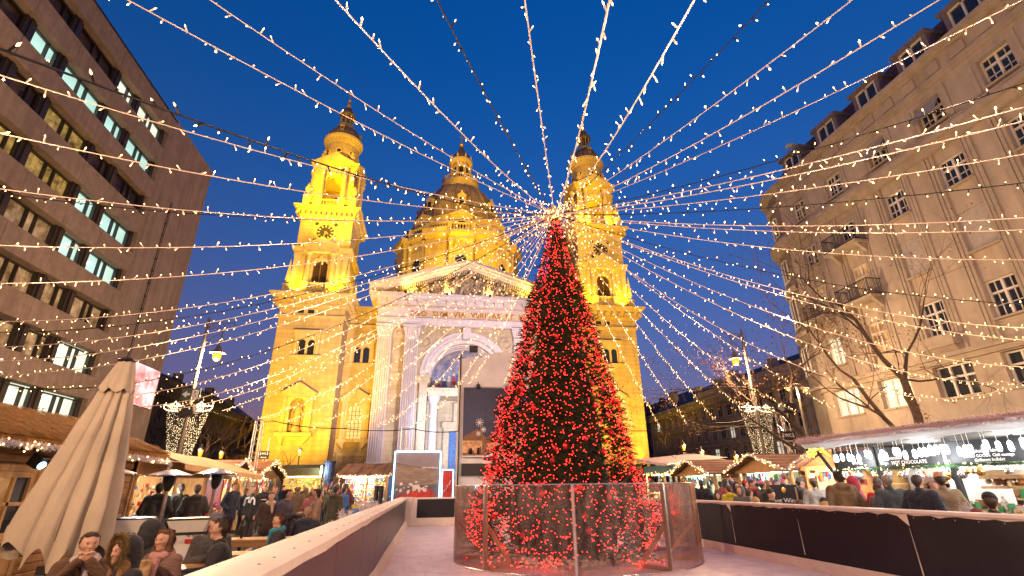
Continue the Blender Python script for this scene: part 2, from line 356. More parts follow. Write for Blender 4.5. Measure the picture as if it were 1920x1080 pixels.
def make_tower():
    t = MB()                                            # walls of every stage
    t.box(-4.75, 4.75, -4.95, 4.95, 0, 3.0); t.box(-4.6, 4.6, -4.8, 4.8, 3.0, 3.5)
    t.archwall(-4.4, 4.4, 3.5, 25.6, -4.6, -3.7, -0.1, 0.95, 11.9, 8.4)           # front wall with the statue niche
    t.box(-4.4, 4.4, -3.7, 4.6, 3.5, 25.6)
    t.box(-4.42, 4.42, -4.62, 4.62, 24.55, 25.45)
    # tier 2
    t.box(-4.5, 4.5, -4.6, 4.6, 27.5, 28.5)
    t.archwall(-3.9, 3.9, 28.5, 34.4, -3.9, -3.2, 0, 1.05, 32.35, 29.2)
    t.box(-3.9, 3.9, -3.2, 3.9, 28.5, 34.4)
    # clock stage
    t.box(-3.85, 3.85, -3.85, 3.85, 35.4, 40.5)
    # tier 3: open arches on four sides
    for k in range(4):
        i0 = len(t.v); t.archwall(-3.15, 3.15, 42.3, 50.1, -3.15, -2.45, 0, 1.2, 47.75, 44.2); t.xf(Matrix.Rotation(k*PI/2, 4, 'Z'), i0)
    t.box(-2.4, 2.4, -2.4, 2.4, 42.2, 43.0); t.box(-2.4, 2.4, -2.4, 2.4, 49.3, 50.0)
    tower = sub('tower', t, 'stone', church)
    # lower cornice, string courses
    c = MB(); c.box(-4.65, 4.65, -4.85, 4.85, 24.1, 24.42); ring_cornice(c, 4.45, 4.65, 25.6, 26.0, .35, 2); ring_cornice(c, 4.8, 5.0, 26.5, 27.5, 1.0, 4)
    c.box(-4.75, 4.75, -4.95, 4.95, 26.0, 26.5); blocks_around(c, 4.8, 5.0, 26.05, 26.5, 1.05, .42, .6); blocks_around(c, 4.75, 4.95, 25.72, 25.98, .36, .18, .2)
    sub('cornice', c, 'stone_trim', tower)
    c = MB(); ring_cornice(c, 3.95, 3.95, 34.4, 35.4, .4, 4); sub('cornice', c, 'stone_trim', tower)
    c = MB(); ring_cornice(c, 3.9, 3.9, 40.4, 40.9, .2, 2); c.box(-4.15, 4.15, -4.15, 4.15, 40.9, 41.4); blocks_around(c, 4.15, 4.15, 40.92, 41.4, .72, .3, .5); ring_cornice(c, 4.2, 4.2, 41.4, 42.3, .75, 3)
    sub('cornice', c, 'stone_trim', tower)
    c = MB(); ring_cornice(c, 3.2, 3.2, 50.1, 51.2, .6, 4); blocks_around(c, 3.45, 3.45, 50.5, 50.8, .5, .22, .25); sub('cornice', c, 'stone_trim', tower)
    # small attic windows
    for x in (-1.5, -0.1):
        m = MB(); m.box(x-.75, x+.55, -4.66, -4.6, 24.55, 25.45); w = sub('window', m, 'stone_trim', tower); m = MB(); m.box(x-.5, x+.35, -4.69, -4.62, 24.72, 25.25); sub('pane', m, 'dark_void', tower)
    # double arched window
    m = MB(); m.box(-2.0, 1.8, -5.0, -4.6, 21.9, 22.2); m.box(-1.8, 1.6, -4.9, -4.6, 21.3, 21.9); m.box(-1.75, -1.35, -4.85, -4.6, 18.6, 21.3); m.box(1.15, 1.55, -4.85, -4.6, 18.6, 21.3)
    m.box(-2.1, 1.9, -5.1, -4.6, 18.3, 18.6); m.prism([(-1.5, 18.3), (-.1, 17.4), (1.3, 18.3)], -4.95, -4.6)
    for x in (-.7, .5): m.archwall(x-.62, x+.58, 18.6, 21.3, -4.75, -4.6, x-.02, .44, 20.45, 18.75)
    wf = sub('window', m, 'stone_trim', tower)
    for x in (-.72, .48):
        m = MB(); m.box(x-.44, x+.44, -4.64, -4.61, 18.75, 20.5); m.disc(x, 20.45, .44, -4.645, 12, 0, PI); sub('pane', m, 'window_dark', tower)
    # statue aedicule
    m = MB(); m.archwall(-1.75, 1.55, 8.4, 13.0, -4.85, -4.6, -.1, .95, 11.9); m.box(-2.0, -1.5, -5.05, -4.6, 8.4, 13.0); m.box(1.3, 1.8, -5.05, -4.6, 8.4, 13.0)
    m.box(-2.2, 2.0, -5.2, -4.6, 13.0, 13.5); m.prism([(-2.4, 13.5), (-.1, 14.9), (2.2, 13.5)], -5.3, -4.6); m.box(-2.4, 2.2, -5.35, -4.6, 7.9, 8.4)
    m.prism([(-2.1, 7.9), (-1.4, 6.9), (-1.3, 7.9)], -5.1, -4.6); m.prism([(1.1, 7.9), (1.2, 6.9), (1.9, 7.9)], -5.1, -4.6)
    sub('niche_frame', m, 'stone_trim', tower)
    m = MB(); m.lathe([(.6, 8.4), (.6, 9.1), (.45, 9.2), (.5, 10.2), (.42, 11.0), (.48, 11.5), (.3, 11.85), (.12, 11.95)], 10, (-.1, -4.35, 0)); m.ball((-.1, -4.4, 12.15), .24, 8, 6, sc=(.9, 1, 1.15))
    m.tube([(-.5, -4.4, 11.6), (-.72, -4.6, 11.0), (-.45, -4.85, 10.7)], [.16, .14, .1]); m.tube([(.3, -4.4, 11.6), (.5, -4.65, 11.0), (.25, -4.9, 11.2)], [.16, .14, .1]); m.tube([(.4, -4.9, 9.2), (.3, -4.9, 12.3)], .05)
    sub('statue', m, 'stone_carved', tower, 60)
    # tier 2 dressings
    m = MB(); m.box(-2.45, 2.45, -4.35, -3.9, 28.5, 29.5)
    for s in (-1, 1): m.box(s*1.72-.5, s*1.72+.5, -4.75, -3.9, 28.4, 29.5); m.box(s*3.5-.35, s*3.5+.35, -4.08, -3.9, 28.5, 34.4); m.box(s*2.45-.2, s*2.45+.2, -4.02, -3.9, 29.5, 34.4)
    for s in (-1, 1):
        for z0, z1, e in ((28.5, 29.4, .1), (33.7, 34.4, .12)): m.box(s*3.5-.42, s*3.5+.42, -4.14, -3.9, z0, z1)
    sub('pilaster', m, 'stone_trim', tower)
    for s in (-1, 1):
        m = MB(); column(m, s*1.72, -4.3, 29.5, 34.35, .36); sub('column', m, 'stone_trim', tower, 40)
        m = MB(); column(m, s*1.72, -3.55, 44.4, 50.05, .38, cap=.75); sub('column', m, 'stone_trim', tower, 40)
        m = MB()
        for y in (-1.72, 1.72): column(m, s*3.55, y, 44.4, 50.05, .38, cap=.75)
        sub('column', m, 'stone_trim', tower, 40)
        for y in (-4.15, 4.15): obelisk(tower, s*4.15, y, 27.5, 33.2, .5)
        m = MB(); 
        for y in (-3.55, 3.55): m.box(s*3.45-.55, s*3.45+.55, y-.55, y+.55, 42.3, 44.4)
        m.box(s*1.72-.5, s*1.72+.5, -4.05, -3.1, 42.3, 44.4)
        sub('pedestal', m, 'stone_trim', tower)
        for y in (-3.55, 3.55): urn(tower, s*3.5, y, 44.4, 2.6, .55)
    m = MB(); m.box(-2.35, 2.35, -4.75, -3.9, 34.4, 35.35); m.prism([(-2.6, 35.4), (2.6, 35.4), (0, 36.85)], -4.95, -3.7); sub('pediment', m, 'stone_trim', tower)
    m = MB(); m.archring(0, 32.35, 1.05, 1.4, -4.05, -3.9); m.box(-1.4, -1.05, -4.0, -3.9, 29.5, 32.35); m.box(1.05, 1.4, -4.0, -3.9, 29.5, 32.35); m.box(-.2, .2, -4.2, -3.9, 33.35, 34.0); sub('arch', m, 'stone_trim', tower)
    m = MB()
    for i in range(14):
        z = 29.3+i*.29
        if z < 33.3:
            hw = 1.03 if z < 32.3 else math.sqrt(max(.05, 1.03**2-(z-32.3)**2))
            m.add([(-hw, -3.75, z), (hw, -3.75, z), (hw, -3.5, z+.26), (-hw, -3.5, z+.26)], [(0, 1, 2, 3)])
    m.box(-.06, .06, -3.8, -3.7, 29.2, 33.3); m.box(-1.05, 1.05, -3.3, -3.25, 29.2, 33.4); sub('louvre', m, 'louvre_wood', tower)
    m = MB(); baluster_rail(m, (-1.2, -4.4), (1.2, -4.4), 28.45, 29.5); sub('balustrade', m, 'stone_trim', tower)
    m = MB(); baluster_rail(m, (-1.2, -3.8), (1.2, -3.8), 42.4, 43.9); baluster_rail(m, (3.7, -2.9), (3.7, 2.9), 42.4, 43.9); sub('balustrade', m, 'stone_trim', tower)
    # clock
    m = MB(); m.archring(0, 38.1, 1.28, 1.62, -4.0, -3.85, 28, 0, 2*PI); ck = sub('clock', m, 'stone_trim', tower)
    m = MB(); m.disc(0, 38.1, 1.28, -3.88, 28); sub('clock_face', m, 'clock_black', tower)
    m = MB(); 
    for i in range(12):
        i0 = len(m.v); m.box(-.09, .09, -3.93, -3.9, .82, 1.2); m.xf(Matrix.Translation((0, 0, 38.1)) @ Matrix.Rotation(i*PI/6, 4, 'Y'), i0)
    sub('numeral', m, 'stone_trim', tower)
    m = MB()
    for a, l, w in ((rad(125), .62, .12), (rad(190), 1.0, .09)):
        i0 = len(m.v); m.prism([(-w, -.15), (w, -.15), (w*1.3, l*.6), (0, l), (-w*1.3, l*.6)], -3.97, -3.94); m.xf(Matrix.Translation((0, 0, 38.1)) @ Matrix.Rotation(a, 4, 'Y'), i0)
    sub('clock_hand', m, 'gilt', tower)
    for sx in (-1, 1):
        for sz in (-1, 1):
            m = MB(); m.disc(sx*1.4, 38.1+sz*1.4, .3, -3.87, 10); sub('roundel', m, 'clock_black', tower)
    # tier 3 pediment, drum, dome, lantern
    for k in range(4):
        m = MB(); m.prism([(-3.0, 51.2), (3.0, 51.2), (0, 52.95)], -4.0, -2.6); m.prism([(-2.3, 51.45), (2.3, 51.45), (0, 52.75)], -3.92, -4.02)
        m.archring(0, 47.75, 1.2, 1.5, -3.25, -3.12); m.box(-.18, .18, -3.4, -3.1, 48.9, 49.6); m.xf(Matrix.Rotation(k*PI/2, 4, 'Z')); sub('pediment', m, 'stone_trim', tower)
    m = MB(); m.lathe([(2.8, 51.1), (2.8, 51.9), (2.65, 52.0), (2.65, 56.0), (2.75, 56.05), (2.75, 56.3)], 28); sub('drum', m, 'stone', tower, 30)
    m = MB(); m.lathe([(2.66, 56.0), (2.85, 56.3), (2.85, 56.6), (3.25, 57.1), (3.25, 57.5), (3.05, 57.7), (2.6, 57.9)], 28)
    for i in range(32): a = 2*PI*i/32; i0 = len(m.v); m.box(-.09, .09, -3.05, -2.7, 56.62, 56.95); m.xf(Matrix.Rotation(a, 4, 'Z'), i0)
    sub('drum_cornice', m, 'stone_trim', tower, 30)
    for k in range(8):
        a = k*PI/4
        m = MB(); m.archring(0, 54.2, .36, .55, -2.8, -2.6, 12, 0, 2*PI); m.disc(0, 54.2, .36, -2.72, 12, mi=1); m.xf(Matrix.Rotation(a, 4, 'Z')); m.build('oculus', ['stone_trim', 'dark_void'], tower)
    for k in range(4):
        a = PI/4+k*PI/2; urn(tower, 3.15*math.cos(a)*1.0, 3.15*math.sin(a), 51.4, 3.4, .55)
    prof = [(2.72*math.cos(t), 57.8+3.0*math.sin(t)) for t in [i*1.1/8 for i in range(9)]]
    m = MB(); m.lathe(prof, 28); 
    for k in range(8):
        a = (k+.5)*PI/4; m.tube([(r*1.02*math.cos(a), r*1.02*math.sin(a), z+.02) for r, z in prof], .09, 4)
    sub('dome', m, 'lead_dome', tower, 40)
    for k in range(4):
        m = MB(); m.box(-.3, .3, -2.75, -2.2, 58.4, 59.4); m.archring(0, 59.3, .15, .42, -2.85, -2.2, 8); m.disc(0, 59.0, .22, -2.77, 8, mi=1); m.xf(Matrix.Rotation(k*PI/2, 4, 'Z')); m.build('dormer', ['gilt', 'dark_void'], tower)
    m = MB(); m.lathe([(1.2, 60.3), (1.5, 60.5), (1.5, 60.8), (1.35, 60.9), (1.35, 61.2)], 20); sub('lantern_gallery', m, 'gilt', tower, 30)
    m = MB(); m.lathe([(.62, 61.0), (.62, 63.3)], 12); ln = sub('lantern', m, 'lead_dome', tower, 30)
    for k in range(8):
        a = k*PI/4; m = MB(); column(m, 1.02*math.cos(a), 1.02*math.sin(a), 61.1, 63.3, .13, 8); sub('lantern_column', m, 'gilt', tower, 40)
    m = MB(); m.lathe([(1.2, 63.2), (1.38, 63.4), (1.38, 63.7), (1.1, 63.9), (.95, 64.2), (.55, 65.2), (.3, 65.4)], 20); sub('lantern_roof', m, 'lead_dome', tower, 30)
    m = MB(); m.lathe([(.45, 65.3), (.5, 65.5), (.2, 65.75), (.4, 66.2), (.2, 66.6), (.1, 66.8), (.28, 67.1), (.1, 67.4), (.05, 68.0)], 12); sub('finial', m, 'gilt', tower, 50)
    m = MB(); m.box(-.06, .06, -.05, .05, 67.6, 69.3); m.box(-.5, .5, -.05, .05, 68.5, 68.65); sub('cross', m, 'gilt', tower)
    return tower
tw = make_tower(); tw.location = (-21.9, 4.8, 0)
tw2 = copy_tree(tw, church, (21.9, 4.8, 0))

# nave front: recessed bays, portico
m = MB()
for s in (-1, 1):
    x0, x1 = sorted((s*12.7, s*17.6)); m.box(x0, x1, 4.2, 12, 0, 25.4)
m.box(-17, 17, 12, 26, 0, 24); m.prism([(-17, 24), (17, 24), (0, 30)], 12.5, 26); m.box(-15, 15, 24, 52, 0, 40)
nave = sub('nave', m, 'stone', church)
m = MB(); 
for s in (-1, 1):
    x0, x1 = sorted((s*12.8, s*17.6)); m.box(x0, x1, 3.9, 4.3, 24.1, 24.5); m.box(x0, x1, 3.95, 4.3, 25.4, 25.9); m.box(x0, x1, 3.3, 4.4, 26.4, 27.2); m.box(x0, x1, 3.7, 4.4, 25.9, 26.4); m.box(x0, x1, 3.8, 4.3, 0, 3.2)
    for i in range(7): x = x0+.3+i*.72; m.box(x, x+.3, 3.4, 4, 25.95, 26.35)
sub('cornice', m, 'stone_trim', nave)
for s in (-1, 1):
    cx = s*15.1
    m = MB(); m.box(cx-1.9, cx+1.9, 3.85, 4.2, 21.9, 22.2); m.box(cx-1.7, cx-1.25, 3.95, 4.2, 18.6, 21.9); m.box(cx+1.25, cx+1.7, 3.95, 4.2, 18.6, 21.9); m.box(cx-2, cx+2, 3.75, 4.2, 18.3, 18.6); m.prism([(cx-1.4, 18.3), (cx, 17.3), (cx+1.4, 18.3)], 3.9, 4.2)
    for x in (cx-.62, cx+.62): m.archwall(x-.62, x+.62, 18.6, 21.9, 4.05, 4.2, x, .45, 20.6, 18.75)
    w = sub('window', m, 'stone_trim', nave)
    for x in (cx-.62, cx+.62):
        m = MB(); m.box(x-.45, x+.45, 4.14, 4.17, 18.75, 20.65); m.disc(x, 20.6, .45, 4.135, 12, 0, PI); sub('pane', m, 'window_dark', nave)
    m = MB(); m.archwall(cx-1.5, cx+1.5, 8.0, 13.0, 3.95, 4.2, cx, .95, 11.6); m.box(cx-1.9, cx-1.45, 3.7, 4.2, 8.0, 13.0); m.box(cx+1.45, cx+1.9, 3.7, 4.2, 8.0, 13.0); m.box(cx-2.1, cx+2.1, 3.6, 4.2, 13.0, 13.5)
    m.prism([(cx-2.3, 13.5), (cx+2.3, 13.5), (cx, 14.9)], 3.5, 4.2); m.box(cx-2.2, cx+2.2, 3.55, 4.2, 7.5, 8.0); m.prism([(cx-2, 7.5), (cx-1.2, 6.6), (cx-1.1, 7.5)], 3.7, 4.2); m.prism([(cx+1.1, 7.5), (cx+1.2, 6.6), (cx+2, 7.5)], 3.7, 4.2)
    w = sub('window', m, 'stone_trim', nave)
    m = MB(); m.box(cx-.95, cx+.95, 4.12, 4.16, 8.0, 11.65); m.disc(cx, 11.6, .95, 4.115, 14, 0, PI); sub('pane', m, 'church_glass_lit', nave)
    m = MB()
    for i in range(3): m.box(cx-.5+i*.5-.03, cx-.5+i*.5+.03, 4.05, 4.1, 8.0, 12.3)
    for i in range(7): m.box(cx-.93, cx+.93, 4.05, 4.1, 8.4+i*.55, 8.44+i*.55)
    sub('window_bars', m, 'iron', nave)
    m = MB(); m.box(cx-2, cx+2, 4.0, 4.2, 4.2, 6.2); w = sub('relief_panel', m, 'stone_trim', nave); m = MB(); rr = random.Random(5)
    for i in range(12): x = cx-1.6+i*.29; m.ball((x, 4.0, 5.0+rr.uniform(-.1, .2)), .22, 6, 5, sc=(.7, .5, rr.uniform(1.6, 2.4))); m.ball((x, 3.95, 5.65), .12, 6, 4)
    sub('relief_figures', m, 'stone_carved', nave, 60)
# portico walls
pm = MB()
for s in (-1, 1):
    a, b = sorted((s*6.5, s*12.7)); pm.box(a, b, .5, 6.0, 2.6, 23.4)
for i in range(16):
    a = PI-PI*i/16; b = PI-PI*(i+1)/16; r = 6.5
    pm.prism([(r*math.cos(a), 16.3+r*math.sin(a)), (r*math.cos(b), 16.3+r*math.sin(b)), (r*math.cos(b), 23.4), (r*math.cos(a), 23.4)], .5, 6.0)
pm.box(-6.5, 6.5, 5.6, 6.0, 2.6, 23.4)
pm.box(-12.7, 12.7, .2, 6, 23.4, 26.0)
portico = sub('portico', pm, 'stone', church)
m = MB()
for i in range(6): m.box(-14-.4*i, 14+.4*i, -1.2-.5*i, 6, 2.6-.43*(i+1), 2.6-.43*i)
sub('steps', m, 'stone_trim', church)
for x in (-11.6, -7.85, 7.85, 11.6):
    m = MB(); m.box(x-1.2, x+1.2, -.7, .6, 2.6, 4.2); m.box(x-1.1, x+1.1, -.55, .6, 4.2, 4.8); m.box(x-.86, x+.86, -.18, .6, 4.8, 21.5)
    for i in range(7): m.box(x-.93+i*.290, x-.93+i*.290+.12, -.42, -.17, 4.8, 21.5)
    m.box(x-.97, x-.9, -.3, .6, 4.8, 21.5); m.box(x+.9, x+.97, -.3, .6, 4.8, 21.5); m.box(x-1.0, x+1.0, -.36, .6, 21.3, 21.55)
    pil = sub('pilaster', m, 'stone_pale', portico)
    m = MB(); m.add([(x-.9, -.25, 21.55), (x+.9, -.25, 21.55), (x+.9, .6, 21.55), (x-.9, .6, 21.55), (x-1.25, -.75, 23.1), (x+1.25, -.75, 23.1), (x+1.25, .6, 23.1), (x-1.25, .6, 23.1)], ((0, 1, 5, 4), (1, 2, 6, 5), (3, 0, 4, 7), (4, 5, 6, 7)))
    m.box(x-1.3, x+1.3, -.85, .6, 23.1, 23.38)
    for row in range(2):
        for i in range(6):
            xx = x-.85+i*.34+row*.0; z = 21.75+row*.6; m.ball((xx, -.42-.18*row, z+.25), .2, 6, 5, sc=(.75, .8, 1.7)); m.ball((xx, -.58-.2*row, z+.52), .13, 6, 4)
    for s in (-1, 1): m.ball((x+s*1.05, -.72, 22.85), .26, 8, 5)
    sub('capital', m, 'stone_pale', portico, 60)
m = MB()
for s in (-1, 1):
    x = s*9.72; m.box(x-.95, x+.95, .3, .52, 21.5, 23.3); m.archring(x, 22.4, .45, .75, .15, .35, 14, 0, 2*PI); m.ball((x, .3, 22.4), .35, 8, 5, sc=(1, .5, 1)); m.box(x-.95, x+.95, .25, .52, 15.6, 16.6)
    m.archring(s*5.9, 21.2, .7, 1.0, .3, .52, 16, 0, 2*PI); m.ball((s*5.9, .45, 21.2), .5, 8, 5, sc=(1, .4, 1.1))
sub('medallion', m, 'stone_carved', portico, 50)
# entablature + letters
m = MB(); m.box(-12.8, 12.8, -.55, .3, 23.4, 23.75); m.box(-12.85, 12.85, -.62, .3, 23.75, 24.1); m.box(-12.95, 12.95, -.75, .3, 24.1, 24.4); m.box(-12.8, 12.8, -.5, .3, 24.4, 25.75)
m.box(-13.0, 13.0, -.75, .3, 25.75, 26.0); m.box(-13.1, 13.1, -.9, 4, 26.3, 26.95); m.box(-12.95, 12.95, -.7, .3, 26.0, 26.3)
m.box(-13.9, 13.9, -1.75, 4, 26.95, 27.35); m.box(-14.1, 14.1, -2.0, 4, 27.35, 27.8)
ent = sub('entablature', m, 'stone_pale', portico)
m = MB(); 
for i in range(66): x = -12.8+i*25.6/65; m.box(x-.11, x+.11, -.95, -.7, 26.03, 26.28)
sub('dentil', m, 'stone_trim', portico)
for i in range(19):
    x = -12.6+i*25.2/18; m = MB(); m.box(x-.28, x+.28, -1.6, -.88, 26.5, 26.94); m.box(x-.22, x+.22, -1.2, -.88, 26.35, 26.5); sub('bracket', m, 'stone_pale', portico)
m = MB(); m.box(-7.0, 9.0, -.53, -.4, 24.5, 25.65); sub('inscription_panel', m, 'stone_panel', portico)
text('inscription', 'EGO  SUM  VIA  VERITAS  ET  VITA', 1.08, 'gold_letter', portico, (1.0, -.57, 25.07), depth=.035, bold=True, space=1.12, label='gilt capital letters reading EGO SUM VIA VERITAS ET VITA')
# pediment
m = MB(); m.prism([(-13.2, 27.8), (13.2, 27.8), (0, 32.2)], .4, 4)
ped = sub('pediment', m, 'stone', portico)
m = MB()
for s in (-1, 1):
    for (d0, d1, y0) in ((0, .4, -1.2), (.4, .75, -1.6), (.75, 1.15, -2.1)):
        sl = 4.6/14.1
        poly = [(s*14.1, 27.8+d0), (0, 27.8+4.6+d0), (0, 27.8+4.6+d1), (s*14.3, 27.8+d1)]
        m.prism(poly if s < 0 else poly[::-1], y0, 4)
sub('raking_cornice', m, 'stone_pale', portico)
m = MB(); n = 40
for s in (-1, 1):
    for i in range(n): x = s*(.3+i*.3); z = 32.25-abs(x)*4.6/14.1; m.box(x-.08, x+.08, -.9, .45, z-.28, z+.02)
sub('dentil', m, 'stone_trim', portico)
# arch recess
m = MB(); m.archring(0, 16.3, 5.9, 6.5, .3, .6, 20); m.archring(0, 16.3, 5.5, 5.9, .1, .9, 20); m.box(-.55, .55, -.35, .8, 21.6, 23.3); m.archring(0, 16.3, 5.0, 5.5, .9, 5.6, 20)
for k in range(1, 4): m.archring(0, 16.3, 4.9, 5.02, .9+k*1.15, 1.2+k*1.15, 20)
sub('arch', m, 'stone_pale', portico)
m = MB()
for s in (-1, 1):
    a, b = sorted((s*5.0, s*7.0)); m.box(a, b, .2, 5.6, 15.2, 16.3); m.box(min(s*4.8, s*7.1), max(s*4.8, s*7.1), .0, 5.6, 16.0, 16.3); a, b = sorted((s*5.3, s*6.6)); m.box(a, b, .5, 5.6, 2.6, 15.2)
    a, b = sorted((s*5.3, s*6.4)); m.box(a, b, .2, .5, 3.5, 15.2)
sub('impost', m, 'stone_trim', portico)
for s in (-1, 1):
    for y in (2.2, ):
        m = MB(); column(m, s*4.3, y, 3.6, 13.6, .62, 14, 1.1); m.box(s*4.3-.9, s*4.3+.9, y-.9, y+.9, 2.6, 3.6); sub('column', m, 'stone_pale', portico, 40)
m = MB(); m.box(-5.2, 5.2, 1.2, 5.6, 13.6, 14.4); m.box(-5.3, 5.3, .9, 5.6, 14.4, 14.7); sub('lintel', m, 'stone_trim', portico)
m = MB(); m.disc(0, 16.3, 4.9, 5.4, 24, 0, PI); m.box(-4.9, 4.9, 5.38, 5.5, 14.7, 16.31); sub('mosaic', m, 'mosaic', portico, label='lunette mosaic with figures above the door')
rr = random.Random(3); m = MB()
for i in range(11):
    x = -3.6+i*.72; z = 15.1+max(0, 2.3-abs(x)*.55); m.ball((x, 5.3, z), .42, 8, 6, sc=(.8, .3, 1.7), mi=i % 3); m.ball((x, 5.25, z+.9), .22, 8, 6, sc=(1, .4, 1.1), mi=3)
mat('mosaic_red', (.35, .04, .04), .6, .2, 3); mat('mosaic_blue', (.05, .08, .22), .6, .2, 3); mat('mosaic_cream', (.5, .45, .38), .6, .2, 3)
m.build('mosaic_figures', ['mosaic_red', 'mosaic_blue', 'mosaic_cream', 'stone_carved'], portico, 60)
m = MB(); m.box(-1.9, 1.9, 5.3, 5.58, 2.6, 9.2); dr = sub('door', m, 'blue_door', portico)
m = MB(); m.box(-2.7, -1.9, 4.9, 5.6, 2.6, 9.6); m.box(1.9, 2.7, 4.9, 5.6, 2.6, 9.6); m.box(-2.9, 2.9, 4.7, 5.6, 9.6, 10.5); m.box(-1.9, 1.9, 4.95, 5.6, 9.2, 9.6); m.box(-1.3, 1.3, 4.9, 5.6, 10.5, 13.0); m.archring(0, 11.8, .5, .75, 4.75, 4.95, 14, 0, 2*PI); m.prism([(-1.5, 13.0), (1.5, 13.0), (0, 13.6)], 4.8, 5.6)
sub('door_frame', m, 'stone_carved', portico)
m = MB()
for x in (-1.85, -.95, .05, .95):
    for z in (2.9, 5.0, 7.1): m.box(x+.06, x+.8, 5.24, 5.31, z, z+1.9)
sub('door_panel', m, 'blue_door', portico)
# pediment sculpture: thirteen carved figures
def figure(mb, x, y, z, h, lean, rr, seated):
    w = h*.2
    mb.lathe([(w*1.25, 0), (w*1.3, h*.15), (w*.95, h*.4), (w*.8, h*.55), (w*1.0, h*.74), (w*.5, h*.84), (w*.28, h*.87)], 8, (x, y, z), sy=.8)
    mb.ball((x+lean*h*.12, y-w*.2, z+h*.93), h*.075, 7, 6, sc=(.9, 1, 1.2))
    for s in (-1, 1):
        e = (x+s*w*1.5, y-w*.5, z+h*rr.uniform(.5, .66)); mb.tube([(x+s*w*.8, y, z+h*.76), e, (x+s*w*rr.uniform(.2, 1.9), y-w*1.2, z+h*rr.uniform(.45, .8))], [w*.33, w*.3, w*.2], 5)
        if seated: mb.tube([(x+s*w*.5, y, z+h*.35), (x+s*w*.8, y-w*1.8, z+h*.36), (x+s*w*.7, y-w*1.9, z)], [w*.5, w*.45, w*.3], 5)
    for k in range(4): mb.tube([(x+rr.uniform(-w, w), y-w*.75, z+h*.72), (x+rr.uniform(-w, w)*1.2, y-w*1.1, z+h*.3), (x+rr.uniform(-w, w)*1.3, y-w*1.1, z)], w*.16, 4)
rr = random.Random(11)
for i in range(15):
    u = (i-7)/7; x = u*11.0; hmax = (32.0-27.8)*(1-abs(u)*11/13.6)
    h = max(.75, hmax*.93); m = MB()
    if abs(u) > .8:
        m.tube([(x-.9, -.5, 28.1), (x, -.5, 28.25), (x+.7*(-1 if u > 0 else 1), -.5, 28.5)], [.2, .28, .22], 6); m.ball((x+.95*(-1 if u > 0 else 1), -.5, 28.85), .17, 7, 6)
        for k in range(5): m.ball((x+rr.uniform(-1, 1), -.6, 28.1), .25, 6, 4)
    else:
        figure(m, x, -.35, 27.85, h, rr.uniform(-.8, .8), rr, i % 3 != 1)
        for k in range(3): m.ball((x+rr.uniform(-.8, .8), -.2, 27.95+rr.uniform(0, .4)), rr.uniform(.2, .4), 6, 5)
    sub('sculpture', m, 'stone_carved', portico, 70)

# ------------------------------------------------------------------ great dome
dm = MB(); dm.lathe([(12.9, 30), (12.9, 50.6)], 48)
for k in range(8):
    a = PI/8+k*PI/4; i0 = len(dm.v); dm.box(-2.2, 2.2, -14.0, -12.0, 30, 50.6); dm.xf(Matrix.Rotation(a, 4, 'Z'), i0)
drum = dm.build('drum', 'stone', church, 30, loc=(0, 37, 0))
m = MB(); m.lathe([(12.95, 50.2), (13.2, 50.6), (13.2, 51.0), (13.8, 51.7), (13.8, 52.3), (12.5, 52.5)], 48)
for k in range(8):
    a = PI/8+k*PI/4; i0 = len(m.v); m.box(-2.35, 2.35, -14.3, -12.0, 50.4, 51.1); m.box(-2.8, 2.8, -14.9, -12.0, 51.1, 52.4); m.xf(Matrix.Rotation(a, 4, 'Z'), i0)
sub('drum_cornice', m, 'stone_trim', drum, 30)
m = MB(); NB = 16
for k in range(NB):
    a = 2*PI*(k+.5)/NB; b = 2*PI*(k+1.5)/NB; r = 13.0
    baluster_rail(m, (r*math.cos(a), r*math.sin(a)), (r*math.cos(b), r*math.sin(b)), 52.4, 54.4, .62, .5)
    m.box(r*math.cos(a)-.45, r*math.cos(a)+.45, r*math.sin(a)-.45, r*math.sin(a)+.45, 52.4, 54.6)
sub('balustrade', m, 'stone_trim', drum)
for k in range(8):
    for j in (-1, 1):
        a = -PI/2 + k*PI/4 + j*.16; m = MB(); column(m, 13.15*math.cos(a), 13.15*math.sin(a), 38, 50.3, .55, 10, 1.2); sub('column', m, 'stone_trim', drum, 40)
    m = MB(); m.archwall(-1.7, 1.7, 40, 48.4, -13.2, -12.7, 0, 1.2, 45.6); m.box(-1.2, 1.2, -12.99, -12.95, 40, 45.7, mi=1); m.disc(0, 45.6, 1.2, -12.98, 12, 0, PI, mi=1); m.xf(Matrix.Rotation(k*PI/4, 4, 'Z')); m.build('window', ['stone_trim', 'window_dark'], drum)
m = MB(); m.lathe([(11.2, 52.0), (11.2, 56.6), (11.5, 56.9), (11.5, 57.3), (10.6, 57.6)], 48)
for k in range(8):
    i0 = len(m.v); m.box(-2.4, 2.4, -11.9, -10.6, 52.4, 56.8); m.prism([(-2.8, 56.8), (2.8, 56.8), (0, 58.3)], -12.2, -9.8); m.xf(Matrix.Rotation(k*PI/4, 4, 'Z'), i0)
attic = sub('attic', m, 'stone_trim', drum, 30)
for k in range(8):
    m = MB(); m.box(-.95, .95, -12.05, -11.85, 53.0, 55.6); m.box(-.7, .7, -12.1, -12.02, 53.3, 55.3, mi=1); m.xf(Matrix.Rotation(k*PI/4, 4, 'Z')); m.build('attic_window', ['stone_trim', 'dark_void'], drum)
prof = [(10.6, 57.5), (10.55, 58.6), (10.2, 60.4), (9.5, 62.6), (8.4, 65.0), (7.0, 67.3), (5.5, 69.0), (4.5, 69.8)]
m = MB(); m.lathe(prof, 48); dome = sub('dome', m, 'dome_copper', drum, 40)
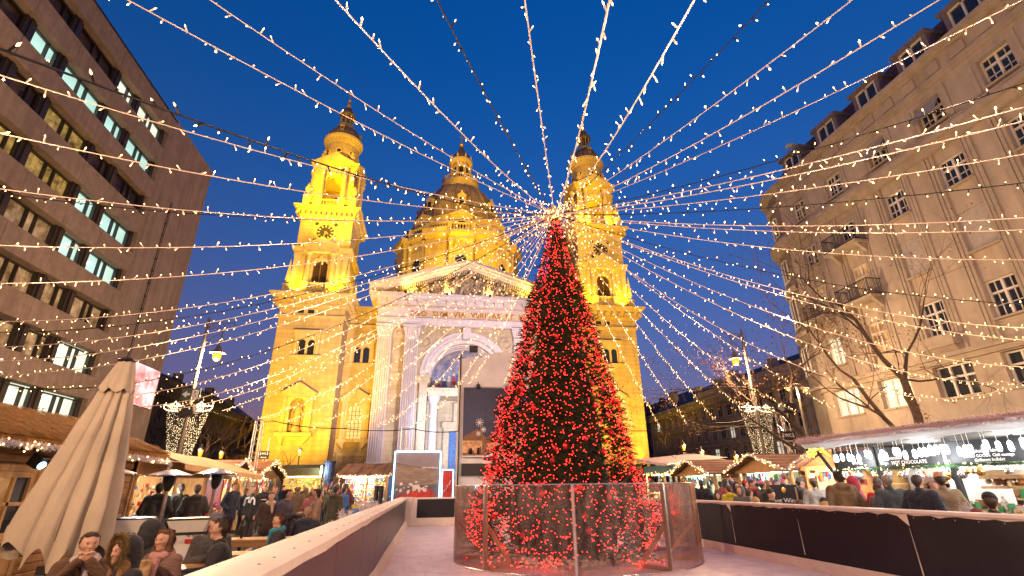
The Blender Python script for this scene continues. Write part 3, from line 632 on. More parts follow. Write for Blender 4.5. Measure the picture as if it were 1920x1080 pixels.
for k in range(16):
    a = (k+.5)*PI/8; m = MB(); m.tube([(r*1.01*math.cos(a), r*1.01*math.sin(a), z) for r, z in prof], [.28, .28, .27, .25, .22, .2, .17, .15], 5); sub('rib', m, 'dome_copper', drum, 40)
for k in range(8):
    m = MB(); m.box(-.85, .85, -10.2, -8.2, 60.6, 63.0); m.prism([(-1.1, 63.0), (1.1, 63.0), (0, 63.9)], -10.3, -7.5); m.box(-.5, .5, -10.25, -10.1, 60.9, 62.4, mi=1); m.box(-1.1, 1.1, -10.5, -9, 60.2, 60.6); m.ball((0, -10, 64.1), .3, 8, 6); m.xf(Matrix.Rotation(k*PI/4, 4, 'Z')); m.build('dormer', ['stone_trim', 'dark_void'], drum)
m = MB(); m.lathe([(4.4, 69.6), (4.3, 70.2), (4.3, 70.8), (4.7, 71.2), (4.7, 71.6), (3.2, 71.7)], 32)
for k in range(12):
    a = 2*PI*k/12; b = 2*PI*(k+1)/12; baluster_rail(m, (4.45*math.cos(a), 4.45*math.sin(a)), (4.45*math.cos(b), 4.45*math.sin(b)), 71.6, 73.1, .5, .3)
sub('gallery', m, 'stone_trim', drum, 30)
m = MB(); m.lathe([(1.9, 71.6), (1.9, 78.2)], 16); sub('lantern', m, 'stone', drum, 30)
for k in range(8):
    a = (k+.5)*PI/4; m = MB(); column(m, 2.5*math.cos(a), 2.5*math.sin(a), 72.4, 78.0, .32, 8); m.lathe([(.5, 71.6), (.5, 72.4)], 8, (2.5*math.cos(a), 2.5*math.sin(a), 0)); sub('lantern_column', m, 'stone_trim', drum, 40)
    m = MB(); m.archwall(-.75, .75, 73, 77.4, -2.0, -1.75, 0, .5, 76.2); m.box(-.5, .5, -1.93, -1.9, 73, 76.6, mi=1); m.xf(Matrix.Rotation(k*PI/4, 4, 'Z')); m.build('lantern_window', ['stone_trim', 'dark_void'], drum)
    m = MB(); m.lathe([(.3, 79.0), (.2, 79.4), (.3, 79.8), (.1, 80.4), (0, 80.9)], 8, (2.6*math.cos(a), 2.6*math.sin(a), 0)); sub('pinnacle', m, 'stone_trim', drum)
m = MB(); m.lathe([(2.4, 77.9), (3.0, 78.3), (3.0, 78.9), (2.3, 79.2)], 24); sub('lantern_cornice', m, 'stone_trim', drum, 30)
m = MB(); m.lathe([(2.3, 79.0), (2.25, 80.0), (1.9, 81.0), (1.3, 81.8), (.9, 82.6), (.6, 83.4), (.3, 83.8)], 20); sub('cupola', m, 'lead_dome', drum, 40)
m = MB(); m.ball((0, 0, 84.6), .65, 12, 8); m.lathe([(.3, 83.6), (.2, 84.1)], 8); m.box(-.09, .09, -.09, .09, 85, 88.2); m.box(-.8, .8, -.08, .08, 86.9, 87.15); sub('cross', m, 'gilt', drum, 50)
# ================================================================== ground
mat('cobble', (0.10, 0.085, 0.07), 0.75, 0.35, 3, 0.8, 9)
mat('cobble_joint', (0.045, 0.04, 0.035), 0.9, 0.3, 4, 0.5, 20)
m = MB(); m.quad((-400, -300, -.02), (400, -300, -.02), (400, 900, -.02), (-400, 900, -.02)); g = m.build('ground', 'cobble_joint'); g['kind'] = 'structure'
rr = random.Random(1); m = MB()
y = 2.5
while y < 24:
    x = -11.5 + (rr.random()*.1)
    while x < -1.05:
        w = .125; a = rr.uniform(-.012, .012); z = rr.uniform(-.004, .012); e = .02
        x0, x1, y0, y1 = x+.006, x+w-.006, y+a+.006, y+a+w-.006
        m.add([(x0, y0, -.02), (x1, y0, -.02), (x1, y1, -.02), (x0, y1, -.02), (x0+e, y0+e, z), (x1-e, y0+e, z), (x1-e, y1-e, z), (x0+e, y1-e, z)], ((4, 5, 6, 7), (0, 1, 5, 4), (1, 2, 6, 5), (2, 3, 7, 6), (3, 0, 4, 7)))
        x += w
    y += .128
o = m.build('cobble_paving', 'cobble'); o['kind'] = 'stuff'; tag(o, 'worn stone cobbles paving the market ground left of the rink', 'paving')

# ================================================================== office block on the left
OX = -23.0
office = thing('office_building', 'brown concrete office block with long window bands and lit rooms', 'building', (OX, 0, 0))
groups = []
for k in range(-3, 1):
    groups += [(27.5+7*k, 31.1+7*k, 3), (31.85+7*k, 33.75+7*k, 2)]
groups.append((34.5, 37.8, 3))
groups = [g for g in groups if g[0] > 9]
Y0, Y1 = 9.0, 38.8
rows = [28.1, 24.92, 21.73, 18.52, 15.35, 12.15, 9.0, 5.83]; WH = 1.52
m = MB(); m.box(-14, -2.6, Y0, Y1, 0, 31.2); core = m.build('wall', 'concrete', office)
m = MB(); m.box(-2.6, -.3, 38.1, Y1-.002, 0, 31.2); m.box(-2.6, -.3, Y0, Y0+.3, 0, 31.2); m.box(-2.6, -.3, Y0+.3, 38.1, 31.0, 31.2); m.build('wall', 'concrete', office)
# slabs (floors/ceilings between rooms) hidden behind the spandrels
for zi, z in enumerate(rows):
    top = 31.4 if zi == 0 else rows[zi-1]
    zb = z+WH+.12
    ys = [Y0, 13.4, 17.0, 20.45, 24.0, 27.45, 30.95, 34.45, Y1+.05]
    for a, b in zip(ys[:-1], ys[1:]):
        m = MB(); m.cbox(-.55, .02, a+.012, b-.012, zb, top-.02, .02); m.build('spandrel_panel', 'concrete', office)
    m = MB(); m.box(-2.6, -.56, Y0+.3, 38.1, zb+.1, top-.1); m.build('floor_slab', 'concrete', office)
    # dark mullion columns between the windows
    prev = Y0
    for (a, b, n) in groups + [(38.12, 38.2, 0)]:
        m = MB(); m.box(-.62, -.34, prev+.002, a-.002, z-.03, zb+.01); m.box(-.62, -.25, (prev+a)/2-.12, (prev+a)/2+.12, z-.03, zb+.01); m.build('mullion_panel', 'bronze_frame', office); prev = b
m = MB(); m.cbox(-.55, .02, Y0, Y1+.05, 0.0, 5.78, .02); m.build('ground_floor_wall', 'concrete', office)
m = MB(); m.box(-14, .06, Y0, Y1+.09, 31.42, 31.5); m.build('roof_edge', 'bronze_frame', office)
m = MB(); m.box(-.3, .0, 38.21, Y1+.03, 5.79, 29.7); m.build('corner_pier', 'concrete', office)
LIT = {0: {34: 'w', 31: 'w'}, 1: {34: 'c', 31: 'c', 27: 'c', 24: 'c'}, 2: {27: 'y', 24: 'd'}, 3: {34: 'c', 31: 'c', 27: 'y', 20: 'y', 24: 'y'}, 4: {34: 'c', 31: 'c', 27: 'm', 20: 'm', 24: 'm'},
       5: {34: 'm', 31: 'm', 27: 'm', 24: 'm', 20: 'm'}, 6: {34: 'w', 31: 'm', 27: 'm', 24: 'm'}, 7: {34: 'w', 31: 'w', 27: 'c', 24: 'm'}}
ROOM = {'c': 'room_glow_cool', 'w': 'room_wall_white', 'y': 'room_glow_yellow', 'm': 'room_glow_warm', 'd': 'room_wall_dim'}
rr = random.Random(21)
for zi, z in enumerate(rows):
    for (a, b, n) in groups:
        f = MB(); z0, z1 = z, z+WH; t = .07
        cuts = [a, a+(b-a)*.40, a+(b-a)*.60, b] if n == 3 else [a, a+(b-a)*.62, b]
        f.box(-.6, -.42, a, b, z0, z0+t); f.box(-.6, -.42, a, b, z1-t, z1)
        for c in cuts: cc = min(max(c, a+t/2), b-t/2); f.box(-.62, -.4, cc-t/2, cc+t/2, z0+.001, z1-.001)
        w = f.build('window', 'bronze_frame', office)
        kd = LIT.get(zi, {}).get(int(a), 'd')
        for c0, c1 in zip(cuts[:-1], cuts[1:]):
            p = MB(); p.quad((-.52, c0+.04, z0+.05), (-.52, c1-.04, z0+.05), (-.52, c1-.04, z1-.05), (-.52, c0+.04, z1-.05)); p.build('pane', 'window_glass', w)
        r = MB(); dp = {'c': 1.9, 'w': 1.9, 'y': .25, 'm': .22, 'd': .9}[kd]; xa = -.63; xb = -.63-dp
        r.quad((xb, a, z0), (xb, b, z0), (xb, b, z1+.1), (xb, a, z1+.1)); r.quad((xa, a, z0), (xa, a, z1+.1), (xb, a, z1+.1), (xb, a, z0)); r.quad((xa, b, z0), (xb, b, z0), (xb, b, z1+.1), (xa, b, z1+.1))
        r.quad((xa, a, z1+.1), (xa, b, z1+.1), (xb, b, z1+.1), (xb, a, z1+.1)); r.quad((xa, a, z0), (xb, a, z0), (xb, b, z0), (xa, b, z0))
        r.build('room', ROOM[kd], w)
        if kd in 'cw':
            q = MB(); yc = (a+b)/2+rr.uniform(-.3, .3); q.box(xb+.5, xb+.8, yc-.6, yc+.6, z1+.03, z1+.08); q.build('ceiling_light', 'room_lamp', w)
            if rr.random() < .7:
                q = MB(); yy = rr.uniform(a+.2, b-.6); q.box(xb+.05, xb+.4, yy, yy+rr.uniform(.3, .8), z0, z0+rr.uniform(.4, 1.1)); q.build('cabinet', 'curtain', w)
        if kd in 'my':
            q = MB(); npl = int((b-a)*9); pts = [(-.66-.05*math.sin(i*1.9+rr.random()), a+(b-a)*i/npl) for i in range(npl+1)]; cut = rr.uniform(.35, 1.0)
            for i in range(int(npl*cut)): q.quad((pts[i][0], pts[i][1], z0), (pts[i+1][0], pts[i+1][1], z0), (pts[i+1][0], pts[i+1][1], z1), (pts[i][0], pts[i][1], z1))
            q.build('curtain', ROOM[kd], w)  # curtains share the glowing room material
        if zi == 7 and int(a) == 34:
            q = MB(); r2 = random.Random(4)
            for i in range(70):
                c = Vector((-.9+r2.uniform(-.15, .15), 34.75+r2.gauss(0.35, .32), z0+abs(r2.gauss(.35, .25)))); d = Vector((r2.uniform(-1, 1), r2.uniform(-1, 1), r2.uniform(-.4, 1))).normalized()*.14; e = d.orthogonal().normalized()*.035
                q.quad(c, c+d*.5+e, c+d, c+d*.5-e)
            q.build('house_plant', 'plant', w)
# rear stair block, set back, with its projected-light panel
m = MB(); m.box(-14, -1.2, Y1+1.2, 48.9, 0, 33.2); m.box(-14, -2.2, Y1, Y1+1.2, 0, 31.6); rear = m.build('stair_block', 'concrete_rear', office)
m = MB(); m.beam((-1.17, 43.3, 2), (-1.17, 43.3, 26), .05, .05); m.beam((-1.17, 43.55, 2), (-1.17, 43.55, 26), .03, .03)
for i in range(20): m.box(-1.2, -1.1, 43.22, 43.38, 3+i*1.15, 3.12+i*1.15)
m.build('cable_run', 'iron', office)
mat('light_screen', (0.5, 0.2, 0.2), 0.5, 0.9, 0.45, emit=(1, .5, .5), es=.6, col2=(0.85, 0.08, 0.07)); 
cr = MATS['light_screen'].node_tree.nodes
for n_ in cr:
    if n_.type == 'VALTORGB': n_.color_ramp.elements[1].color = (.85, .95, 1, 1); n_.color_ramp.elements[0].color = (.8, .10, .09, 1)
p0 = at_x(247, 676, OX-1.1); p1 = at_x(303, 742, OX-1.1)
scr = thing('wall_screen', 'glowing red and white picture screen on the office stair block wall', 'screen', (OX-1.2, 0, 0))
a0 = at_x(247, 676, OX-1.05).y; a1 = at_x(302, 700, OX-1.05).y
m = MB(); m.box(0, .1, a0, a1, 8.2, 11.6); m.build('casing', 'iron', scr); m = MB(); m.quad((.105, a0+.05, 8.25), (.105, a1-.05, 8.25), (.105, a1-.05, 11.55), (.105, a0+.05, 11.55)); m.build('picture', 'light_screen', scr)

# ================================================================== apartment house on the right
AX = 25.0
apt = thing('apartment_house', 'cream rendered corner apartment house with mansard dormers, iron balconies and white windows', 'building', (AX, 0, 0))
cols = [(26.25, 27.45), (23.0, 24.25), (19.6, 20.85), (16.25, 17.6), (12.95, 14.3), (9.65, 11.0), (6.35, 7.7)]
rowsA = [(18.75, 20.25), (15.2, 16.75), (11.75, 13.8), (8.45, 10.2)]
GY0, GY1 = 3.0, 28.6
m = MB(); m.box(.45, 14, GY0, GY1, 0, 22.3); m.build('wall', 'render_dim' if 'render_dim' in MATS else 'render_cream', apt)
prev = GY0
for (a, b) in sorted(cols) + [(GY1, GY1)]:
    m = MB(); m.box(0, .449, prev, a, 7.3, 22.3); m.build('wall_pier', 'render_cream', apt); prev = b
for (a, b) in cols:
    zs = [7.3] + [v for r in rowsA[::-1] for v in r] + [22.3]
    for i in range(0, len(zs), 2):
        m = MB(); inset = .0 if zs[i] > 17 else .1
        m.box(inset, .447, a, b, zs[i], zs[i+1]); m.build('spandrel', 'render_cream', apt)
# ground and first storey wall
fcols = [(25.9, 27.9), (22.5, 24.5), (19.2, 21.15), (15.9, 17.9), (12.5, 14.5), (9.1, 11.1), (5.8, 7.8)]
prev = GY0
for (a, b) in sorted(fcols) + [(GY1, GY1)]:
    m = MB(); m.box(-.05, .449, prev, a, 0, 7.3); m.build('wall_pier', 'render_cream', apt); prev = b
for (a, b) in fcols:
    for z0, z1 in ((0, 5.4), (6.95, 7.3)): m = MB(); m.box(-.05, .447, a, b, z0, z1); m.build('spandrel', 'render_cream', apt)
# belts and cornices
m = MB(); m.box(-.35, .0, GY0, GY1, 7.25, 7.45); m.box(-.2, .0, GY0, GY1, 7.0, 7.25); m.build('belt_course', 'render_trim', apt)
m = MB(); m.box(-.25, .0, GY0, GY1, 17.35, 17.75); m.box(-.5, .0, GY0, GY1, 17.75, 18.05); m.box(-.35, .0, GY0, GY1, 18.05, 18.3); m.box(-.12, 0, GY0, GY1, 18.3, 18.5); m.build('belt_course', 'render_trim', apt)
m = MB(); m.box(-.12, .0, GY0, GY1, 20.75, 20.95); m.box(-.2, .0, GY0, GY1, 20.95, 21.15); m.box(-.08, 0, GY0, GY1, 21.15, 21.95); m.box(-.3, .4, GY0, GY1, 21.95, 22.15); m.box(-.5, .6, GY0, GY1, 22.15, 22.4); m.build('cornice', 'render_trim', apt)
y = GY0+.5
while y < GY1-1.2:
    m = MB(); m.box(-.15, -.075, y, y+.75, 21.28, 21.85); m.build('frieze_panel', 'render_trim', apt); y += 1.35
# moulded jambs beside the bays
for (a, b) in cols:
    m = MB()
    for (u0, u1, o_) in ((a-.55, a-.38, .07), (a-.34, a-.2, .05), (a-.14, a-.02, .03)): m.box(-o_, .02, u0, u1, 7.5, 17.3)
    for (u0, u1, o_) in ((b+.38, b+.55, .07), (b+.2, b+.34, .05), (b+.02, b+.14, .03)): m.box(-o_, .02, u0, u1, 7.5, 17.3)
    m.box(-.06, .02, a-.4, b+.4, 20.25, 20.5); m.box(-.06, .02, a-.4, a-.2, 18.6, 20.25); m.box(-.06, .02, b+.2, b+.4, 18.6, 20.25); m.box(-.03, .02, a-.2, a-.02, 18.6, 20.25); m.box(-.03, .02, b+.02, b+.2, 18.6, 20.25)
    m.build('window_surround', 'render_trim', apt)
mat('pane_lit_warm', (.4, .25, .1), .3, .5, 1.4, emit=(1, .6, .2), es=.3, col2=(.12, .05, .01)); mat('pane_lit_white', (.6, .6, .5), .3, .4, 1.4, emit=(1, .98, .75), es=.45, col2=(.5, .5, .35))
def white_window(parent, a, b, z0, z1, panes=2, transom=.62, bars=True, lit=None, x=.22):
    f = MB(); t = .075
    f.box(x, x+.12, a, a+t, z0, z1); f.box(x, x+.12, b-t, b, z0, z1); f.box(x, x+.12, a+t, b-t, z0, z0+t); f.box(x, x+.12, a+t, b-t, z1-t, z1)
    for i in range(1, panes): c = a+(b-a)*i/panes; f.box(x-.02, x+.12, c-.05, c+.05, z0+t, z1-t)
    zt = z0+(z1-z0)*transom; f.box(x-.015, x+.12, a+t, b-t, zt-.05, zt+.05)
    if bars:
        for i in range(panes):
            c = a+(b-a)*(i+.5)/panes; f.box(x+.03, x+.1, c-.018, c+.018, z0+t, z1-t)
        for k in (.33,): zz = z0+(zt-z0)*.5; f.box(x+.03, x+.1, a+t, b-t, zz-.018, zz+.018)
    w = f.build('window', 'white_paint', parent)
    for i in range(panes):
        p = MB(); c0 = a+(b-a)*i/panes+.04; c1 = a+(b-a)*(i+1)/panes-.04; p.quad((x+.07, c1, z0+.04), (x+.07, c0, z0+.04), (x+.07, c0, z1-.04), (x+.07, c1, z1-.04)); p.build('pane', lit or 'window_dark', w)
    s = MB(); s.box(-.12, x, a-.1, b+.1, z0-.1, z0-.001); s.build('sill', 'render_trim', w)
    return w
litA = {(0, 1): None, (0, 2): 'pane_lit_warm', (1, 3): 'pane_lit_warm', (0, 3): 'pane_lit_white', (1, 2): 'pane_lit_warm'}
for ci, (a, b) in enumerate(cols):
    for ri, (z0, z1) in enumerate(rowsA):
        if ri == 2 and ci in (2, 3, 4):
            s = MB(); n = 18
            for i in range(n): z = z0+(z1-z0)*i/n; s.box(.14, .2+.02*(i % 2), a, b, z, z+(z1-z0)/n-.01)
            o = s.build('roller_shutter', 'shutter', apt); s = MB(); s.box(-.12, .14, a-.1, b+.1, z0-.1, z0); s.build('sill', 'render_trim', o)
        else:
            white_window(apt, a, b, z0, z1, 2, .66, True, litA.get((ci, ri)))
        if ri == 0 and ci in (2, 3):
            s = MB(); n = 10; s.add([(.12, a+.05, z1), (.12, b-.05, z1), (-.55, b-.05, z0+.45), (-.55, a+.05, z0+.45)], [(0, 1, 2, 3)])
            s.add([(.14, a+.05, z1-.02), (.14, b-.05, z1-.02), (-.53, b-.05, z0+.43), (-.53, a+.05, z0+.43)], [(3, 2, 1, 0)]); s.beam((.1, a+.05, z0+.5), (-.54, a+.05, z0+.45), .03, .03); s.beam((.1, b-.05, z0+.5), (-.54, b-.05, z0+.45), .03, .03); s.build('blind', 'shutter', apt)
for i, (a, b) in enumerate(fcols): white_window(apt, a, b, 5.4, 6.95, 3, .62, False, {1: 'pane_lit_white', 0: 'pane_lit_white'}.get(i))
def balcony(parent, a, b, z):
    s = MB(); s.box(-.95, .0, a, b, z-.16, z); s.prism([(-.7, z-.16), (-.1, z-.16), (-.1, z-.7)], a+.15, a+.35); s.prism([(-.7, z-.16), (-.1, z-.16), (-.1, z-.7)], b-.35, b-.15); o = s.build('balcony', 'render_trim', parent)
    r = MB(); h = .95
    for zz in (z+.06, z+h): r.beam((-.9, a+.04, zz), (-.9, b-.04, zz), .05, .04); r.beam((-.9, a+.04, zz), (0, a+.04, zz), .05, .04); r.beam((-.9, b-.04, zz), (0, b-.04, zz), .05, .04)
    n = int((b-a)/.1)
    for i in range(n+1): y = a+.04+(b-a-.08)*i/n; r.tube([(-.9, y, z), (-.93, y, z+h*.4), (-.9, y, z+h)], .016, 4, False)
    for i in range(8):
        for y in (a+.04, b-.04): x = -.9+i*.115; r.tube([(x, y, z), (x, y, z+h)], .014, 4, False)
    r.build('railing', 'iron', o)
balcony(apt, 22.4, 24.85, 14.95); balcony(apt, 22.4, 24.85, 11.5); balcony(apt, 9.0, 11.65, 14.95); balcony(apt, 26.0, 27.7, 11.5)
# planter box under one window
m = MB(); m.box(-.5, 0, 19.3, 21.15, 7.75, 8.3); m.prism([(-.4, 7.75), (0, 7.75), (0, 7.3)], 19.4, 21.0); m.build('window_box', 'render_trim', apt)
# mansard roof and dormers
m = MB(); m.add([(.35, GY0, 22.4), (.35, GY1, 22.4), (2.2, GY1, 25.6), (2.2, GY0, 25.6), (10, GY1, 27), (10, GY0, 27)], ((0, 1, 2, 3), (3, 2, 4, 5))); m.build('roof', 'roof_tile', apt)
for px, py in ((1489, 308), (1554, 252), (1631, 187), (1716, 108), (1813, 20)):
    c = at_x(px, py, AX+.45).y
    m = MB(); m.box(.3, 2.2, c-.95, c-.7, 22.4, 24.1); m.box(.3, 2.2, c+.7, c+.95, 22.4, 24.1); m.box(.1, 2.4, c-1.1, c+1.1, 24.1, 24.3); m.box(.3, 2.2, c-.7, c+.7, 22.4, 22.75); d = m.build('dormer', 'zinc', apt)
    m = MB(); z0, z1 = 22.75, 24.1
    for u0, u1 in ((c-.7, c-.6), (c+.6, c+.7), (c-.05, c+.05)): m.box(.32, .45, u0, u1, z0, z1)
    m.box(.32, .45, c-.6, c+.6, z0, z0+.1); m.box(.32, .45, c-.6, c+.6, z1-.1, z1); m.build('dormer_window', 'white_paint', d)
    for s_ in (0, 1):
        m = MB(); a, b = (c-.6, c-.05) if s_ == 0 else (c+.05, c+.6); m.quad((.4, b, z0+.1), (.4, a, z0+.1), (.4, a, z1-.1), (.4, b, z1-.1)); m.build('pane', 'window_dark', d)
# rounded corner
CR = 3.2; cx, cy = CR, GY1
m = MB(); m.lathe([(CR-.02, 0), (CR-.02, 22.3)], 18, (cx, cy, 0), a0=PI/2, a1=PI); m.lathe([(CR-.02, 0), (CR-.02, 22.3)], 18, (cx, cy, 0), a0=PI/2, a1=PI); m.box(cx-.02, 14, cy, cy+CR-.02, 0, 22.3)
m.build('rounded_corner', 'render_cream', apt, 40)
def ringband(z0, z1, out, matn): 
    b = MB(); b.lathe([(CR, z0), (CR+out, z0), (CR+out, z1), (CR, z1)], 18, (cx, cy, 0), a0=PI/2, a1=PI); b.build('corner_moulding', matn, apt, 30)
for z0, z1, o_ in ((7.25, 7.45, .35), (17.35, 17.75, .25), (17.75, 18.05, .5), (18.05, 18.3, .35), (20.85, 21.15, .2), (21.95, 22.15, .3), (22.15, 22.4, .5), (14.3, 14.6, .2), (11.0, 11.3, .2)): ringband(z0, z1, o_, 'render_trim')
for z0, z1 in rowsA:
    for a in (PI-.35, PI-.95):
        m = MB(); m.lathe([(CR+.01, z0), (CR+.01, z1)], 4, (cx, cy, 0), a0=a-.14, a1=a+.14); m.build('corner_window', 'window_dark', apt)
        m = MB(); 
        for aa in (a-.15, a, a+.15): m.beam((cx+(CR+.02)*math.cos(aa), cy+(CR+.02)*math.sin(aa), z0), (cx+(CR+.02)*math.cos(aa), cy+(CR+.02)*math.sin(aa), z1), .07, .07)
        m.lathe([(CR, z0-.06), (CR+.08, z0-.06), (CR+.08, z0), (CR, z0)], 4, (cx, cy, 0), a0=a-.16, a1=a+.16); m.lathe([(CR, z1), (CR+.08, z1), (CR+.08, z1+.06), (CR, z1+.06)], 4, (cx, cy, 0), a0=a-.16, a1=a+.16); m.build('corner_window_frame', 'white_paint', apt)
m = MB(); m.lathe([(CR-.35, 22.4), (CR-2.2, 25.6), (.05, 26.2)], 18, (cx, cy, 0), a0=PI/2, a1=PI); m.build('corner_roof', 'roof_tile', apt, 40)
m = MB(); m.tube([(1.2, 27.2, 24), (1.2, 27.2, 25.6)], .04); m.lathe([(.05, 0), (.35, .12)], 12, (1.0, 27.2, 25.3)); m.build('satellite_dish', 'white_paint', apt)

# ================================================================== far palace, right
def palace(name, label, x, y0, y1, side, zs, cornice, matn, roofm, stepw, lits, seed, chim=6, h0=0.0):
    p = thing(name, label, 'building', (x, 0, 0)); s = side; r2 = random.Random(seed)
    def bx(mb, a, b, c, d, e, f): mb.box(min(s*a, s*b), max(s*a, s*b), c, d, e, f)
    m = MB(); bx(m, 0, 14, y0, y1, 0, cornice); m.build('wall', matn, p)
    m = MB(); bx(m, -1.0, .0, y0, y1, cornice-.5, cornice); bx(m, -.5, 0, y0, y1, cornice-.9, cornice-.5); bx(m, -.3, 0, y0, y1, zs[0][0]-1.1, zs[0][0]-.8)
    if len(zs) > 1: bx(m, -.3, 0, y0, y1, zs[1][0]-1.0, zs[1][0]-.7)
    m.build('cornice', matn, p)
    m = MB(); n = int((y1-y0)/.9)
    for i in range(n): yy = y0+.4+i*.9; bx(m, -.85, -.0, yy, yy+.35, cornice-1.3, cornice-.5)
    m.build('bracket', matn, p)['kind'] = 'stuff'
    m = MB(); bx(m, .2, 6, y0+.3, y0+(y1-y0)*.6, cornice, cornice+1.4); m.build('parapet', matn, p)
    m = MB(); m.add([(s*.3, y0, cornice), (s*.3, y1, cornice), (s*6, y1, cornice+4), (s*6, y0, cornice+4)], [(0, 1, 2, 3)]); m.build('roof', roofm, p)
    for i in range(chim):
        yy = y0+2+(y1-y0-4)*(i+r2.random()*.5)/chim; m = MB(); bx(m, 3, 4.2, yy, yy+r2.uniform(.8, 2.2), cornice, cornice+3.4+r2.random()); m.build('chimney', matn, p)
    yy = y0+1.5; k = 0
    while yy < y1-2:
        for ri, (za, zb) in enumerate(zs):
            m = MB(); bx(m, -.14, 0, yy-.25, yy, za-.2, zb+.25); bx(m, -.14, 0, yy+1.15, yy+1.4, za-.2, zb+.25); bx(m, -.2, 0, yy-.25, yy+1.4, zb, zb+.3); bx(m, -.2, 0, yy-.25, yy+1.4, za-.3, za); w = m.build('window', matn, p)
            m = MB(); X = -s*.03; m.quad((X, yy, za), (X, yy+1.15, za), (X, yy+1.15, zb), (X, yy, zb)); lit = r2.random() < lits[ri]; m.build('pane', ('pane_lit_white' if r2.random() < .6 else 'pane_lit_warm') if lit else 'window_dark', w)
            m = MB(); bx(m, -.09, -.02, yy+.53, yy+.62, za, zb); bx(m, -.09, -.02, yy, yy+1.15, za+(zb-za)*.65, za+(zb-za)*.7); m.build('glazing_bar', 'palace' if matn == 'palace' else matn, w)
        yy += stepw; k += 1
    return p
palace('palace_building', 'long stone palace with bracketed cornice and rows of tall windows behind the right stalls', 46, 55, 102, 1, [(11.6, 13.2), (8.2, 9.9), (4.9, 6.8), (1.6, 3.4)], 15.0, 'palace', 'slate', 2.55, [.08, .12, .3, .4], 4)
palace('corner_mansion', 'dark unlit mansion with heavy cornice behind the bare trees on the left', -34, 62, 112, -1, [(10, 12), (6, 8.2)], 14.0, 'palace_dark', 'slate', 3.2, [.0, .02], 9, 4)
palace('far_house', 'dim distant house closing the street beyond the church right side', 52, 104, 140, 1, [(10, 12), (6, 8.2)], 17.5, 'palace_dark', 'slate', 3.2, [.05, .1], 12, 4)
# ================================================================== rink
RZ = 0.08
mat('ice', (0.76, 0.63, 0.66), 0.45, 0.16, 2.2, 0.6, 30, spec=0.4)
mat('barrier_cap', (0.58, 0.50, 0.44), 0.55, 0.1, 2, 0.05)
mat('barrier_panel', (0.040, 0.022, 0.025), 0.35, 0.25, 1.2, 0.05, spec=0.5, streak=.3)
mat('barrier_navy', (0.007, 0.007, 0.012), 0.5, 0.3, 1.5, 0.05, spec=0.3)
mat('kick_board', (0.56, 0.46, 0.40), 0.6, 0.1, 2, 0.05)
im = MATS['ice']; N_ = im.node_tree.nodes; L_ = im.node_tree.links; pb_ = N_['Principled BSDF']
tc_ = N_.new('ShaderNodeTexCoord'); prev_ = pb_.inputs['Base Color'].links[0].from_socket; acc_ = None
for rot_, sc_ in ((.3, 26), (1.25, 34), (2.2, 22)):
    mp_ = N_.new('ShaderNodeMapping'); mp_.inputs['Rotation'].default_value = (0, 0, rot_); mp_.inputs['Scale'].default_value = (sc_, 1.1, 1); L_.new(tc_.outputs['Object'], mp_.inputs[0])
    n_ = N_.new('ShaderNodeTexNoise'); n_.inputs['Scale'].default_value = 1.0; n_.inputs['Detail'].default_value = 3; n_.inputs['Distortion'].default_value = .6; L_.new(mp_.outputs[0], n_.inputs[0])
    mr_ = N_.new('ShaderNodeMapRange'); mr_.inputs[1].default_value = .62; mr_.inputs[2].default_value = .72; mr_.inputs[3].default_value = 1.0; mr_.inputs[4].default_value = .80; L_.new(n_.outputs['Fac'], mr_.inputs[0])
    mx_ = N_.new('ShaderNodeMix'); mx_.data_type = 'RGBA'; mx_.blend_type = 'MULTIPLY'; mx_.inputs[0].default_value = 1.0; L_.new(prev_, mx_.inputs[6]); L_.new(mr_.outputs[0], mx_.inputs[7]); prev_ = mx_.outputs[2]
L_.new(prev_, pb_.inputs['Base Color'])
mat('alu_screw', (.35, .33, .31), .35, .2, 9, metal=.8)
LX, RX, BYK = -0.86, 7.45, 24.2
m = MB(); m.box(LX-.3, RX+.3, -6, BYK+.2, -.015, RZ); o = m.build('ice_rink', 'ice'); o['kind'] = 'structure'
lb = thing('rink_barrier', 'long rink barrier with dark maroon panels and pale cap rail, beside the seated people', 'barrier', (LX, 0, 0), 0, 'rink barriers')
TOP = 1.24
def wav(y): return .010*math.sin(y*1.7)+.006*math.sin(y*4.1)
ys = [1.2+i*2.3 for i in range(11)]
ys = [y for y in ys if y < BYK-.2]+[BYK]
